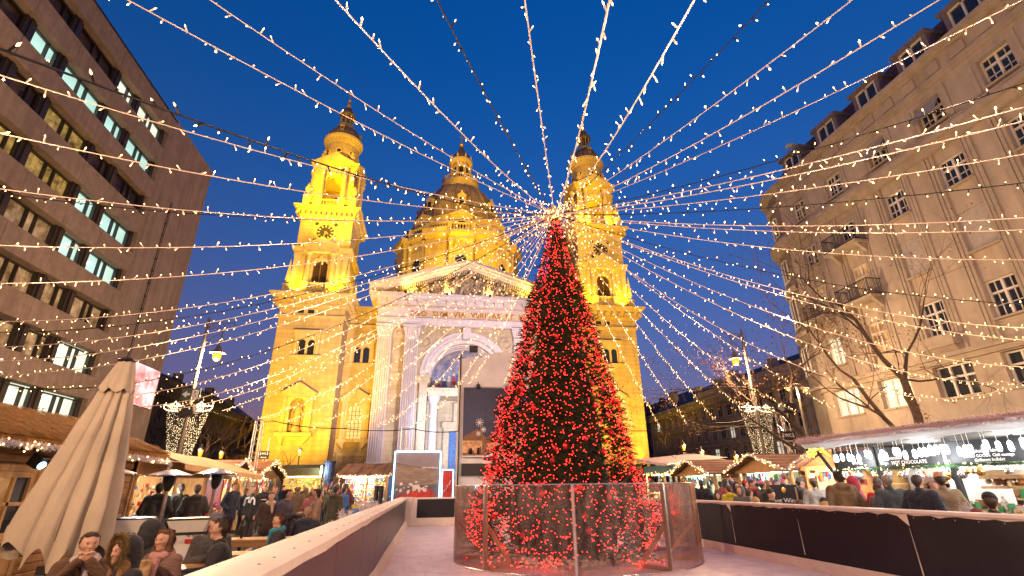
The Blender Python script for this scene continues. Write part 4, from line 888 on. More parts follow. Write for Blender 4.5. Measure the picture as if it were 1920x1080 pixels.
for a, b in zip(ys[:-1], ys[1:]):
    m = MB(); m.cbox(-.06, -.002, a+.006, b-.006, RZ+.2, TOP-.05, .004); m.build('panel', 'barrier_panel', lb)
    m = MB(); n = 8; 
    vs = []; 
    for i in range(n+1):
        y = a+(b-a)*i/n; wv = wav(y); vs += [(-.36+wv*.3, y, TOP-.05), (-.36+wv*.3, y, TOP), (-.2, y, TOP+.035+wv*.3), (-.05, y, TOP+.02), (.035+wv*.4, y, TOP-.005), (.035+wv*.4, y, TOP-.065-abs(wv))]
    fs = [(i*6+j, i*6+j+1, (i+1)*6+j+1, (i+1)*6+j) for i in range(n) for j in range(5)]+[(0, 5, 4, 3, 2, 1), tuple(n*6+j for j in range(6))]
    m.add(vs, fs); m.build('cap_rail', 'barrier_cap', lb, 50)
    m = MB(); vs = []
    for i in range(n+1):
        y = a+(b-a)*i/n; wv = wav(y+3); vs += [(-.0, y, RZ), (.10+wv, y, RZ), (.085+wv, y, RZ+.12), (.012, y, RZ+.23+wv), (.0, y, RZ+.23+wv)]
    fs = [(i*5+j, (i+1)*5+j, (i+1)*5+j+1, i*5+j+1) for i in range(n) for j in range(4)]; m.add(vs, fs); m.build('kick_board', 'kick_board', lb, 60)
    m = MB(); m.box(-.34, -.07, a+.1, a+.18, 0, TOP-.06); m.build('post', 'barrier_cap', lb)
    m = MB()
    for k_ in range(5):
        yy_ = a+.15+(b-a-.3)*k_/4
        m.ball((-.05, yy_, TOP+.021), .012, 6, 4, sc=(1, 1, .35)); m.ball((-.27, yy_, TOP+.02), .012, 6, 4, sc=(1, 1, .35)); m.ball((.001, yy_, TOP-.12), .010, 6, 4, sc=(.35, 1, 1)); m.ball((.001, yy_, RZ+.30), .010, 6, 4, sc=(.35, 1, 1))
    m.build('screw_heads', 'alu_screw', lb)['kind'] = 'stuff'
rb = thing('rink_barrier', 'long rink barrier with torn black panels before the drinks stall crowd', 'barrier', (RX, 0, 0), 0, 'rink barriers')
ysr = [1.0, 3.9, 5.6, 7.45, 10.0, 12.4, 14.8, 17.2, 19.6, 22.0, BYK]; r2 = random.Random(2)
for a, b in zip(ysr[:-1], ysr[1:]):
    m = MB(); m.cbox(.002, .06, a+.005, b-.005, RZ+.19, TOP-.06, .004); m.build('panel', 'barrier_navy', rb)
    m = MB(); m.cbox(-.05, .22, a+.001, b-.001, TOP-.055, TOP+.0, .012); 
    n = 14; vs = []
    for i in range(n+1): y = a+(b-a)*i/n; d = .012+abs(r2.gauss(0, .014))+(.16 if (i == 0 and r2.random() < .8) else 0); vs += [(-.006, y, TOP-.05), (-.006, y, TOP-.05-d)]
    m.add(vs, [(2*i, 2*i+1, 2*i+3, 2*i+2) for i in range(n)]); m.build('cap_rail', 'barrier_cap', rb)
    m = MB(); vs = []; 
    m.cbox(-.02, .0, a+.004, b-.004, RZ, RZ+.19, .004); m.build('kick_board', 'kick_board', rb)
    m = MB(); m.add([(-.003, a-.012, RZ+.25), (-.003, a+.014, RZ+.9), (-.003, a+.02, RZ+.9), (-.003, a+.012, RZ+.25)], [(0, 1, 2, 3)]); m.build('tear', 'barrier_cap', rb)
    m = MB()
    for k_ in range(6):
        yy_ = a+.1+(b-a-.2)*k_/5
        m.ball((-.0, yy_, TOP-.11), .010, 6, 4, sc=(.35, 1, 1)); m.ball((-.022, yy_, RZ+.10), .010, 6, 4, sc=(.35, 1, 1))
    m.build('screw_heads', 'alu_screw', rb)['kind'] = 'stuff'
bb = thing('rink_barrier', 'short white end barrier with black panel across the back of the rink', 'barrier', (0, BYK, 0), 0, 'rink barriers')
m = MB(); m.cbox(LX+.05, 7.2, 0, .12, RZ, TOP, .01); m.build('frame', 'barrier_cap', bb); m = MB(); m.box(-.38, 1.35, -.012, -.001, .42, 1.17); m.build('panel', 'barrier_navy', bb)
m = MB(); m.box(1.6, 4.2, -.012, -.001, .42, 1.17); m.build('panel', 'barrier_navy', bb); m = MB(); m.box(4.4, 7.0, -.012, -.001, .42, 1.17); m.build('panel', 'barrier_navy', bb)
m = MB(); m.cbox(LX-.02, LX+.28, -.25, .1, RZ, TOP+.02, .015); m.build('corner_post', 'barrier_cap', bb)

# ================================================================== christmas tree
TX, TY = 3.28, 12.9
TH = 9.12
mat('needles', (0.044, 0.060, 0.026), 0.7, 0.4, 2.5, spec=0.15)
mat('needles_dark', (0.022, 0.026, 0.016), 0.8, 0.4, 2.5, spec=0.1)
mat('bark', (0.07, 0.045, 0.03), 0.9, 0.3, 8, 0.8, 20)
mat('red_bulb', (1, .05, .05), .4, 0, emit=(1.0, 0.016, 0.012), es=15.0, sample='FRONT')
mat('red_ball', (0.45, 0.01, 0.015), 0.18, 0.1, 3, spec=0.7)
xt = thing('christmas_tree', 'tall conical christmas tree wrapped in glowing red lights and red baubles', 'christmas tree', (TX, TY, RZ)); xt.rotation_euler = (0, .024, 0)
m = MB(); m.tube([(0, 0, 0), (0, 0, TH-.3)], [.16, .03], 10); m.build('trunk', 'bark', xt)
m = MB(); m.lathe([(1.5, 0), (1.5, .12), (1.2, .14)], 24); m.build('stand', 'barrier_cap', xt)
rt = random.Random(77)
def trad(z):
    r = .06+(TH-z)*.246
    if z < .9: r *= .86+.14*z/.9
    return r*(1+.025*math.sin(z*2.3))
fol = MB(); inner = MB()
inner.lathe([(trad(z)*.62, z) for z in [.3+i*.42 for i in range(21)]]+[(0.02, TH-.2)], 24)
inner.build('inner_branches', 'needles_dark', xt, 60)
def sprig(mb, p, d, L, w, up):
    # a branch tip: a stem with needle blades on both sides and on top
    d = d.normalized(); sx = d.cross(up).normalized(); nz = sx.cross(d)
    vs = []; fs = []
    k = 4
    for i in range(k):
        t0 = i/k; c = p+d*(L*t0); wi = w*(1-.55*t0)
        tip = c+d*(L*.55)
        o = len(vs)
        vs += [c-d*.01, tip+sx*wi*.55, c+d*(L*.24)]; fs.append((o, o+1, o+2)); o = len(vs)
        vs += [c-d*.01, c+d*(L*.24), tip-sx*wi*.55]; fs.append((o, o+1, o+2)); o = len(vs)
        vs += [c, c+sx*wi*.9+d*(L*.28)+nz*.02, c+d*(L*.16)]; fs.append((o, o+1, o+2)); o = len(vs)
        vs += [c, c+d*(L*.16), c-sx*wi*.9+d*(L*.28)+nz*.02]; fs.append((o, o+1, o+2)); o = len(vs)
        vs += [c, c+nz*wi*.6+d*(L*.3), c+d*(L*.18)]; fs.append((o, o+1, o+2))
    mb.add(vs, fs)
NS = 11000
for i in range(NS):
    # area-weighted height
    while True:
        z = rt.uniform(.12, TH)
        if rt.random() < trad(z)/2.1+.05: break
    a = rt.uniform(0, 2*PI); lump = 1+.05*math.sin(a*7+z*5.1)+.04*math.sin(a*13-z*8.3)
    r = trad(z)*lump*rt.uniform(.74, 1.02)
    p = Vector((r*math.cos(a), r*math.sin(a), z)); outv = Vector((math.cos(a+rt.uniform(-.7, .7)), math.sin(a+rt.uniform(-.7, .7)), rt.uniform(-.55, .65)))
    L = rt.uniform(.11, .22)*(1 if z < 7.0 else .7)
    sprig(fol, p, outv, L, L*.42, Vector((rt.uniform(-.3, .3), rt.uniform(-.3, .3), 1)))
for i in range(260):      # longer tips that break the outline
    z = rt.uniform(.2, TH*.97); a = rt.uniform(0, 2*PI); r = trad(z)*rt.uniform(.98, 1.05); p = Vector((r*math.cos(a), r*math.sin(a), z))
    sprig(fol, p, Vector((math.cos(a), math.sin(a), rt.uniform(-.2, .5))), rt.uniform(.12, .24), .06, Vector((0, 0, 1)))
o = fol.build('foliage', 'needles', xt); o['kind'] = 'stuff'
bul = MB()
def bulb(mb, p, r):
    x, y, z = p; mb.add([(x+r, y, z), (x-r, y, z), (x, y+r, z), (x, y-r, z), (x, y, z+r), (x, y, z-r)], ((0, 2, 4), (2, 1, 4), (1, 3, 4), (3, 0, 4), (2, 0, 5), (1, 2, 5), (3, 1, 5), (0, 3, 5)))
nb = 0
for i in range(7600):
    while True:
        z = rt.uniform(.25, TH-.05)
        if rt.random() < trad(z)/2.1+.1: break
    a = rt.uniform(0, 2*PI); lump = 1+.05*math.sin(a*7+z*5.1)+.04*math.sin(a*13-z*8.3)
    # lights are bunched in draped runs
    if math.sin(a*9+z*1.3)+math.sin(z*4.2+a*3) < -.9 and rt.random() < .25: continue
    r = trad(z)*lump*rt.uniform(.97, 1.07)+.03; bulb(bul, (r*math.cos(a), r*math.sin(a), z), .0088)
for cxx, cyy, n in ((-.75, -1.9, 45), (-1.9, -1.3, 20), (.9, -1.9, 18), (1.5, -1.6, 14), (-1.3, -1.8, 20)):   # loose ends lying on the ice
    for i in range(n): bulb(bul, (cxx+rt.gauss(0, .14), cyy+rt.gauss(0, .14), .03+abs(rt.gauss(0, .12))), .0095)
o = bul.build('fairy_lights', 'red_bulb', xt); o['kind'] = 'stuff'
bm_ = MB(); bm_.ball((0, 0, 0), .062, 12, 8); bm_.lathe([(.015, .058), (.015, .085)], 6); bme = bm_.mesh('bauble', 'red_ball', 60)
for i in range(150):
    while True:
        z = rt.uniform(.5, TH-.6)
        if rt.random() < trad(z)/2.1+.15: break
    a = rt.uniform(0, 2*PI); r = trad(z)*1.03; link('bauble', bme, xt, loc=(r*math.cos(a), r*math.sin(a), z))
mat('gold_straw', (.75, .5, .18), .5, .2, 5, metal=.5)
m = MB()
for i in range(46):
    a = rt.uniform(0, 2*PI); h = rt.uniform(.25, .42); m.tube([(.03*math.cos(a), .03*math.sin(a), TH-.15), (.12*math.cos(a), .12*math.sin(a), TH+h*.55), (.26*math.cos(a), .26*math.sin(a), TH+h)], [.012, .012, .006], 4)
m.build('gold_crown', 'gold_straw', xt)
m = MB(); m.tube([(0, 0, TH-.3), (0, 0, TH+.36)], .03, 6); m.build('top_pole', 'iron', xt)

# ================================================================== clear ring of panels round the tree
RR = 2.88; RH = 1.60
glass_mat('polycarbonate', (0.95, 0.96, 0.97), 0.26, 0.07, smear=.42, haze=(.6, .55, .53))
mat('pine', (0.55, 0.34, 0.17), .6, .2, 2.5, .15, 30, stretch=(3, 3, .6))
mat('alu', (0.6, 0.6, 0.58), .3, .1, 6, metal=.9)
ring = thing('clear_screen_ring', 'circular screen of clear plastic panels on timber frames around the tree foot', 'screen', (3.57, TY, RZ))
def front_angle(px, py): 
    p = at_z(px, py, RZ); return math.atan2(p.y-TY, p.x-3.57)
angs = sorted([front_angle(900, 1068), front_angle(1082, 1085), front_angle(1262, 1073)])
base = angs[1]; step = (angs[2]-angs[0])/2; NP = round(2*PI/step); step = 2*PI/NP
for k in range(NP):
    a0 = base+k*step; a1 = a0+step; n = 10
    m = MB(); vs = [(RR*math.cos(a0+(a1-a0)*i/n), RR*math.sin(a0+(a1-a0)*i/n), z) for z in (.0, RH) for i in range(n+1)]; m.add(vs, [(i, i+1, n+2+i, n+1+i) for i in range(n)]); m.build('panel', 'polycarbonate', ring, 180)
    m = MB(); m.tube([(RR*math.cos(a0+(a1-a0)*i/n), RR*math.sin(a0+(a1-a0)*i/n), RH) for i in range(n+1)], .012, 5); m.build('top_edge', 'alu', ring); m = MB(); m.tube([(RR*math.cos(a0+(a1-a0)*i/n), RR*math.sin(a0+(a1-a0)*i/n), .012) for i in range(n+1)], .012, 5); m.build('bottom_edge', 'alu', ring)
    c = Vector((math.cos(a0), math.sin(a0), 0)); t = Vector((-c.y, c.x, 0))
    p = c*(RR-.045)
    m = MB(); m.beam(p+Vector((0, 0, .0)), p+Vector((0, 0, RH-.01)), .07, .07, up=c); post = m.build('post', 'pine', ring)
    q = c*(RR+.006); m = MB(); m.beam(q, q+Vector((0, 0, RH)), .045, .006, up=c)
    for i in range(6): m.ball(q+c*.006+Vector((0, 0, .1+i*.27)), .009, 6, 4)
    m.build('joint_strip', 'alu', ring)
    inn = c*(RR-.75); m = MB(); m.beam(c*(RR-.08)+Vector((0, 0, .82)), inn+Vector((0, 0, .1)), .07, .07, up=t); m.build('brace', 'pine', ring)
    m = MB(); m.beam(c*(RR-.085)+Vector((0, 0, .04)), c*(RR-.95)+Vector((0, 0, .04)), .07, .07); m.build('foot_rail', 'pine', ring)
# ================================================================== light strings from the tree top
APEX = Vector((3.47, 12.9, 9.38))
STR = [(-13.87, -3.69, 7.66, 0.85, 0), (-13.79, -3.77, 10.17, 1.14, 0), (-8.05, -8.15, 6.19, 1.36, 0), (-6.12, -9.1, 7.09, 1.21, 1), (-3.58, -10.04, 8.82, 0.86, 0), (-1.33, -10.61, 4.56, 1.55, 0), (0.78, -10.95, 5.2, 1.65, 0), (6.68, -10.89, 8.68, 1.0, 1), (9.94, -10.21, 8.85, 0.98, 0), (11.06, -9.87, 7.84, 1.13, 0), (15.24, -8.02, 9.3, 1.03, 0), (-7.17, -3.44, 2.8, 1.02, 1), (-12.96, 2.41, 7.19, 0.84, 0), (-13.71, 3.68, 6.67, 0.99, 0), (-15.22, 7.34, 7.19, 1.1, 0), (-16.03, 12.97, 9.49, 0.83, 1), (-15.82, 10.06, 6.38, 0.98, 0), (-15.98, 11.59, 5.95, 1.18, 0), (-15.61, 16.92, 6.55, 1.15, 0), (-15.35, 17.99, 6.48, 1.12, 1), (-15.35, 18.2, 6.02, 1.13, 0), (-15.21, 18.49, 5.6, 1.17, 0), (-14.81, 19.68, 5.44, 1.14, 0), (-14.6, 20.22, 5.09, 1.58, 1), (-11.35, 21.22, 5.05, 1.03, 0), (-11.16, 21.56, 4.66, 1.26, 0), (-10.52, 22.55, 4.71, 1.18, 0), (-9.15, 24.29, 4.93, 0.77, 0), (-7.99, 25.46, 4.71, 1.04, 0), (-6.91, 26.36, 4.73, 1.01, 0), (-5.86, 27.11, 4.56, 1.08, 0), (-4.38, 27.98, 4.8, 1.2, 0), (-2.83, 28.69, 4.84, 1.26, 0), (-1.14, 29.26, 4.88, 1.37, 0), (1.97, 26.3, 6.75, 0.45, 0), (3.85, 26.3, 6.72, 0.35, 0), (11.49, 27.89, 4.82, 0.25, 0), (12.8, 27.11, 4.66, 0.25, 0), (14.01, 26.24, 4.76, 0.25, 0), (15.16, 25.25, 4.81, 0.25, 0), (16.12, 24.26, 5.39, 0.42, 0), (17.68, 22.24, 4.83, 0.72, 0), (18.52, 20.81, 4.86, 0.42, 0), (22.75, 15.87, 5.21, 2.5, 0), (22.73, 15.99, 5.23, 1.48, 0), (22.94, 14.01, 5.41, 1.45, 0), (22.96, 13.69, 6.2, 1.03, 0), (22.97, 12.86, 6.5, 1.15, 0), (22.88, 10.97, 6.79, 1.12, 1), (22.31, 7.86, 7.31, 1.02, 0), (20.81, 3.97, 6.61, 0.95, 0), (20.04, 2.62, 6.54, 1.02, 0), (18.23, 0.15, 6.2, 0.83, 1), (17.48, -0.67, 6.66, 0.75, 0), (13.89, -3.59, 5.71, 0.87, 0), (14.33, -3.3, 6.25, 0.76, 0), (13.03, -4.1, 6.26, 0.8, 1)]
mat('cable_white', (0.85, 0.72, 0.60), .6, .1, 5); mat('cable_black', (0.012, 0.012, 0.014), .6, .1, 5)
mat('warm_bulb', (1, .8, .5), .4, 0, emit=(1.0, 0.52, 0.17), es=7.5, sample='FRONT')
mat('warm_bulb_sparkle', (1, .8, .5), .4, 0, emit=(1.0, 0.52, 0.17), es=16.0, sample='FRONT')
def where_string(px):
    return px
def proj(p):
    w = p-Vector((0, 0, CAMH)); c = RT.transposed() @ w
    return (960+929.689*c.x/c.z, 540-929.689*c.y/c.z) if c.z > .2 else None
rs = random.Random(5)
strings = []
order = ['first', 'second', 'third', 'fourth', 'fifth', 'sixth', 'seventh', 'eighth', 'ninth', 'tenth', 'eleventh', 'twelfth', 'thirteenth', 'fourteenth', 'fifteenth', 'sixteenth', 'seventeenth', 'eighteenth', 'nineteenth', 'twentieth']
cnt = {}
info = []
for i, (x, y, z, sag, dark) in enumerate(STR):
    B = Vector((x, y, z)); pts = []
    N = 28
    for k in range(N+1):
        t = k/N; p = APEX.lerp(B, t); p.z -= 4*sag*t*(1-t); pts.append(p)
    # where it leaves the picture
    ex = None
    for p in pts:
        q = proj(p)
        if q and 0 <= q[0] <= 1920 and 0 <= q[1] <= 1080: ex = q
        else: break
    if i <= 10: sec = 'top'
    elif i <= 23: sec = 'left'
    elif i <= 35: sec = 'church'
    elif i <= 42: sec = 'rlow'
    else: sec = 'right'
    info.append((sec, ex, i))
rank = {}
for sec, key in (('top', 0), ('left', 1), ('church', 0), ('rlow', 0), ('right', 1)):
    for r_, (s_, e_, i_) in enumerate(sorted([q for q in info if q[0] == sec], key=lambda q: q[1][key])): rank[i_] = (sec, r_)
PH = {'top': 'leaving the top of the picture, {} from the left', 'left': 'reaching the left picture edge, {} from the top', 'church': 'ending low before the church front, {} from the left', 'rlow': 'falling right of the tree before the palace, {} from the left', 'right': 'reaching the right picture edge, {} from the top'}
for i, (x, y, z, sag, dark) in enumerate(STR):
    B = Vector((x, y, z)); sec, r_ = rank[i]
    nm = ('black' if dark else 'white')+' cabled light string '+PH[sec].format(order[r_])
    st = thing('light_string', nm, 'light string', APEX[:], 0, 'strings of lights spreading from the tree top')
    def pt(t):
        p = (B-APEX)*t; p.z -= 4*sag*t*(1-t); return p
    c = MB(); c.tube([pt(k/30) for k in range(31)], .012 if not dark else .011, 4, False); c.build('cable', 'cable_black' if dark else 'cable_white', st, 180)
    L = (B-APEX).length; n = int(L/.235); b = MB(); b2 = MB(); hold = MB()
    for k in range(n):
        t = (k+.6)/n+rs.uniform(-.25, .25)/n
        if t <= .004 or t > .995: continue
        p = pt(t); s = 1 if rs.random() < .5 else -1
        q = p+Vector((rs.uniform(-.05, .05), rs.uniform(-.05, .05), s*rs.uniform(.035, .075)))
        hold.tube([p, q], [.010, .013], 4, False)
        tgt = b2 if rs.random() < .07 else b
        r = .0095 if tgt is b else .016; d = (q-p).normalized(); u = d.orthogonal().normalized(); v = d.cross(u); cc = q+d*.02
        vs = [cc-d*.02]+[cc+u*(r*math.cos(a))+v*(r*math.sin(a)) for a in (0, PI/2, PI, 3*PI/2)]+[cc+d*.028]
        tgt.add(vs, ((0, 2, 1), (0, 3, 2), (0, 4, 3), (0, 1, 4), (5, 1, 2), (5, 2, 3), (5, 3, 4), (5, 4, 1)))
    o = b.build('bulbs', 'warm_bulb', st); o['kind'] = 'stuff'
    if i % 2 == 0: lamp('string_fill', 'POINT', (pt(.38 if i % 4 else .62)-Vector((0, 0, .9)))[:], 88, (1.0, .62, .38), st, .08)  # unseen helper lamp added below the cable, boosting the bulbs' light on the rink
    if b2.v: o = b2.build('bright_bulbs', 'warm_bulb_sparkle', st); o['kind'] = 'stuff'
    o = hold.build('bulb_holders', 'cable_black' if dark else 'cable_white', st); o['kind'] = 'stuff'
# perimeter cables that carry the low ends
def cable(label, pts, r=.02, sag=.25):
    m = MB(); P = []
    for a, b in zip(pts[:-1], pts[1:]):
        a = Vector(a); b = Vector(b)
        for k in range(8): t = k/8; q = a.lerp(b, t); q.z -= 4*sag*t*(1-t); P.append(q)
    P.append(Vector(pts[-1])); m.tube(P, r, 5); o = m.build('support_cable', 'cable_black'); tag(o, label, 'cable', 'dark support cables')
cable('dark cable carrying the string ends before the church front, left of the tent', [(-8.2, 26.5, 4.9), (-7.6, 26.3, 4.75), (-4.6, 28.6, 4.65), (-.9, 29.6, 4.75), (1.55, 27.2, 4.4)], .022, .12)
cable('dark cable carrying the string ends right of the tree before the palace', [(7.5, 29.6, 4.8), (11.6, 28.2, 4.55), (15.3, 25.6, 4.75), (17.2, 25.1, 5.0)], .022, .12)
cable('thin dark cable crossing from the left lamp post to the truss tower', [(-10.7, 25.0, 5.3), (-8.2, 26.5, 4.6)], .012, .1)

# ================================================================== street lamps
mat('sodium_glass', (.04, .015, .0), .4, 0, emit=(1.0, .25, .015), es=1.6, sample='NONE')
mat('sodium_small', (.04, .015, .0), .4, 0, emit=(1.0, .25, .015), es=1.6, sample='NONE')
mat('post_paint', (0.10, 0.085, 0.07), .45, .2, 5, spec=.5)
mat('net_bulb', (1, .9, .7), .4, 0, emit=(1.0, .74, .40), es=2.6, sample='NONE')
mat('exit_green', (.06, .10, .07), .5, .1, 4); mat('sign_white', (.7, .7, .66), .5, .05, 4)
SOD = (1.0, .61, .31)
def tall_lamp(label, x, y, htop, arm, energy, net=True):
    t = thing('street_lamp', label, 'street lamp', (x, y, 0), 0, 'tall street lamps with hooked arms')
    m = MB(); m.lathe([(.22, 0), (.22, .5), (.14, .7), (.12, 1.4), (.1, 1.5), (.075, htop*.7), (.06, htop)], 10); m.lathe([(.11, htop*.62), (.11, htop*.62+.15)], 10); m.lathe([(.1, htop*.86), (.1, htop*.86+.12)], 10); m.lathe([(.06, htop), (.09, htop+.1), (.02, htop+.45)], 8); m.build('pole', 'post_paint', t, 40)
    s = arm; m = MB()
    m.tube([(0, 0, htop*.97), (s*.25, 0, htop+.12), (s*.7, 0, htop+.15), (s*.78, 0, htop-.05), (s*.7, 0, htop-1.0)], .03, 6)
    m.tube([(s*.02, 0, htop-.9), (s*.35, 0, htop-.6), (s*.68, 0, htop-.35)], .02, 5)
    for k in range(2):
        cx_ = s*(.28+.26*k); m.tube([(cx_+.13*(1-j/16)*math.cos(j*.62), 0, htop-.12+.13*(1-j/16)*math.sin(j*.62)) for j in range(16)], .013, 4)
    m.tube([(s*.76, 0, htop+.1), (s*1.15, 0, htop+.2), (s*1.3, 0, htop+.02)], .02, 5)
    m.build('arm', 'post_paint', t, 50)
    m = MB(); m.lathe([(.05, .45), (.12, .35), (.16, .2), (.34, .1), (.36, .05), (.15, .04)], 14, (s*.7, 0, htop-1.4)); m.build('lamp_shade', 'post_paint', t, 40)
    m = MB(); m.lathe([(.15, .05), (.19, -.02), (.17, -.2), (.1, -.3), (0, -.33)], 14, (s*.7, 0, htop-1.4)); m.build('lamp_globe', 'sodium_glass', t, 60)
    lamp('lamp_light', 'POINT', (s*.7, -.12, htop-1.98), energy, SOD, t, .16)
    if net:
        # two hanging nets of fairy lights shaped like tapering bags, under star garlands
        for sd in (-1, 1):
            m = MB(); wires = MB(); zt = net[0]; zb = net[1]; wt = net[2]
            for c in range(13):
                u = c/12
                xt_ = sd*(.05+u*wt); xb_ = sd*(.18+u*.25*wt); yt = .25*math.sin(u*PI)
                nn = 34
                for r in range(nn):
                    v = (r+rs.random()*.8)/nn; k_ = v**.8
                    xx = xt_+(xb_-xt_)*k_+rs.uniform(-.02, .02); zz = zt+(zb-zt)*v
                    for yy in (yt, -yt):
                        if rs.random() < .5: bulb(m, (xx, yy+rs.uniform(-.03, .03), zz), .0105)
                for yy in (yt, -yt): wires.tube([(xt_, yy, zt), (xt_+(xb_-xt_)*.57, yy, zt+(zb-zt)*.5), (xb_, yy, zb)], .004, 3, False)
            o = m.build('light_net', 'net_bulb', t); o['kind'] = 'stuff'; wires.build('net_wires', 'cable_black', t)
            m = MB(); 
            for k in range(40):
                a = -.2+k/39*(PI+.4)
                bulb(m, (sd*(.08+wt/2+wt*.52*math.cos(a)), -.1, zt+.02-.2*math.sin(a)), .022)
                bulb(m, (sd*(.08+wt/2+wt*.52*math.cos(a)), -.1, zt+.1-.05*math.sin(a)), .022)
            for k in range(10):
                a0 = k*PI/5; r0, r1 = (.2, .09) if k % 2 == 0 else (.09, .2)
                for j in range(5): u = j/5; a = a0+u*PI/5; r = r0+(r1-r0)*u; bulb(m, (sd*(.08+wt/2)+r*math.sin(a), -.15, zt+.05+r*math.cos(a)), .018)
            o = m.build('star_garland', 'net_bulb', t); o['kind'] = 'stuff'
            m = MB(); m.tube([(sd*(.08+wt/2+wt*.52*math.cos(a)), -.1, zt+.04-.2*math.sin(a)) for a in [-.2+k/12*(PI+.4) for k in range(13)]], .012, 4); m.build('garland_frame', 'sign_white', t)
    return t
lL = tall_lamp('tall sodium street lamp with light nets and exit sign, left of the church', -10.85, 25.0, 9.05, 1, 2900, (5.15, 2.7, .92))
lR = tall_lamp('tall sodium street lamp with light nets, right of the church before the palace', 17.45, 25.0, 9.5, -1, 1700, (5.42, 2.5, .95))
# square-wide lamps of the same kind standing outside the picture
tall_lamp('tall sodium street lamp standing out of view behind the left side of the rink', -9.5, -2.0, 9.2, 1, 3200, None)
tall_lamp('tall sodium street lamp standing out of view behind the right side of the rink', 14.5, -4.0, 9.2, -1, 3000, None)
tall_lamp('tall sodium street lamp hidden by the drinks stall near the apartment house', 18.8, 11.0, 7.6, 1, 500, None)
# things fixed to the left lamp
e = thing('exit_sign', 'green exit sign with white arrow and running figure on the left lamp post', 'sign', (-10.85, 24.85, 5.72), rad(-6))
m = MB(); m.box(-.42, .42, -.02, .02, -.27, .27); m.build('board', 'exit_green', e); m = MB(); m.add([(-.36, -.024, 0), (-.16, -.024, -.16), (-.16, -.024, -.05), (-.02, -.024, -.05), (-.02, -.024, .05), (-.16, -.024, .05), (-.16, -.024, .16)], [(0, 1, 2, 3, 4, 5, 6)]); m.build('arrow', 'sign_white', e)
m = MB(); m.box(.06, .36, -.024, -.021, -.2, .2); m.build('door_symbol', 'sign_white', e); m = MB(); m.ball((.2, -.026, .1), .045, 8, 6, sc=(1, .1, 1)); m.beam((.2, -.027, .05), (.24, -.027, -.06), .05, .004); m.beam((.24, -.027, -.06), (.14, -.027, -.16), .035, .004); m.beam((.24, -.027, -.06), (.32, -.027, -.16), .035, .004); m.beam((.12, -.027, .03), (.3, -.027, -.02), .03, .004); m.build('figure_symbol', 'exit_green', e)
for sx in (-.36, .36): m = MB(); m.box(sx-.02, sx+.02, -.024, -.021, -.25, .25) 
sp = thing('loudspeaker', 'black loudspeaker box clamped on the left lamp post above the light nets', 'loudspeaker', (-10.75, 24.7, 4.95))
m = MB(); m.cbox(-.3, .3, -.2, .15, -.25, .25, .02); m.xf(Matrix.Rotation(rad(-18), 4, 'Y')); m.build('cabinet', 'iron', sp); m = MB(); m.box(-.26, .26, -.215, -.201, -.21, .21); m.xf(Matrix.Rotation(rad(-18), 4, 'Y')); m.build('grille', 'clock_black', sp)
# double lamp behind the trees
d = thing('twin_lamp', 'twin headed sodium lamp glowing between the bare trees beside the apartment house', 'street lamp', (21.0, 26.0, 0))
m = MB(); m.tube([(0, 0, 0), (0, 0, 6.9)], [.09, .05], 8); m.tube([(-.55, 0, 6.95), (0, 0, 7.05), (.55, 0, 6.95)], .03, 6); m.build('pole', 'post_paint', d)
for s in (-.55, .55):
    m = MB(); m.lathe([(.05, .2), (.2, .1), (.22, .03), (.1, .02)], 12, (s, 0, 6.75)); m.build('lamp_shade', 'post_paint', d); m = MB(); m.ball((s, 0, 6.72), .13, 12, 8, sc=(1, 1, .8)); m.build('lamp_globe', 'sodium_small', d)
    lamp('lamp_light', 'POINT', (s, -.1, 6.5), 260, SOD, d, .12)
# small lantern posts
def lantern_post(label, x, y, z, en=160):
    t = thing('lantern_post', label, 'street lamp', (x, y, 0), 0, 'short lantern posts')
    m = MB(); m.lathe([(.14, 0), (.14, .4), (.07, .6), (.05, z-.4), (.1, z-.35), (.05, z-.3)], 8); m.tube([(-.2, 0, z-.55), (.2, 0, z-.55)], .02, 5); m.build('pole', 'iron', t, 40)
    m = MB(); m.lathe([(.1, z-.3), (.19, z+.15)], 6); m.build('lantern_glass', 'sodium_small', t)
    m = MB(); m.lathe([(.25, z+.15), (.16, z+.3), (.05, z+.38), (.02, z+.6)], 6); m.build('lantern_cap', 'iron', t)
    lamp('lamp_light', 'POINT', (0, -.35, z+.1), en, SOD, t, .1)
lantern_post('lantern glowing before the left church tower wall', at_y(562, 848, 50).x, 50, at_y(562, 848, 50).z, 260)
lantern_post('lantern glowing under the bare trees right of the left light net', at_y(376, 848, 40).x, 40, at_y(376, 848, 40).z)
lantern_post('lantern among dark branches between left light net and truss tower', at_y(415, 852, 44).x, 44, at_y(415, 852, 44).z)
lantern_post('lantern glowing low before the palace, left of the other palace lantern', at_y(1316, 850, 42).x, 42, at_y(1316, 850, 42).z, 600)
lantern_post('lantern glowing before the palace just left of the right light net', at_y(1380, 859, 40).x, 40, at_y(1380, 859, 40).z, 600)
lantern_post('leaning small lantern glowing among twigs at the far left of the palace', at_y(1282, 838, 46).x, 46, at_y(1282, 838, 46).z, 500)

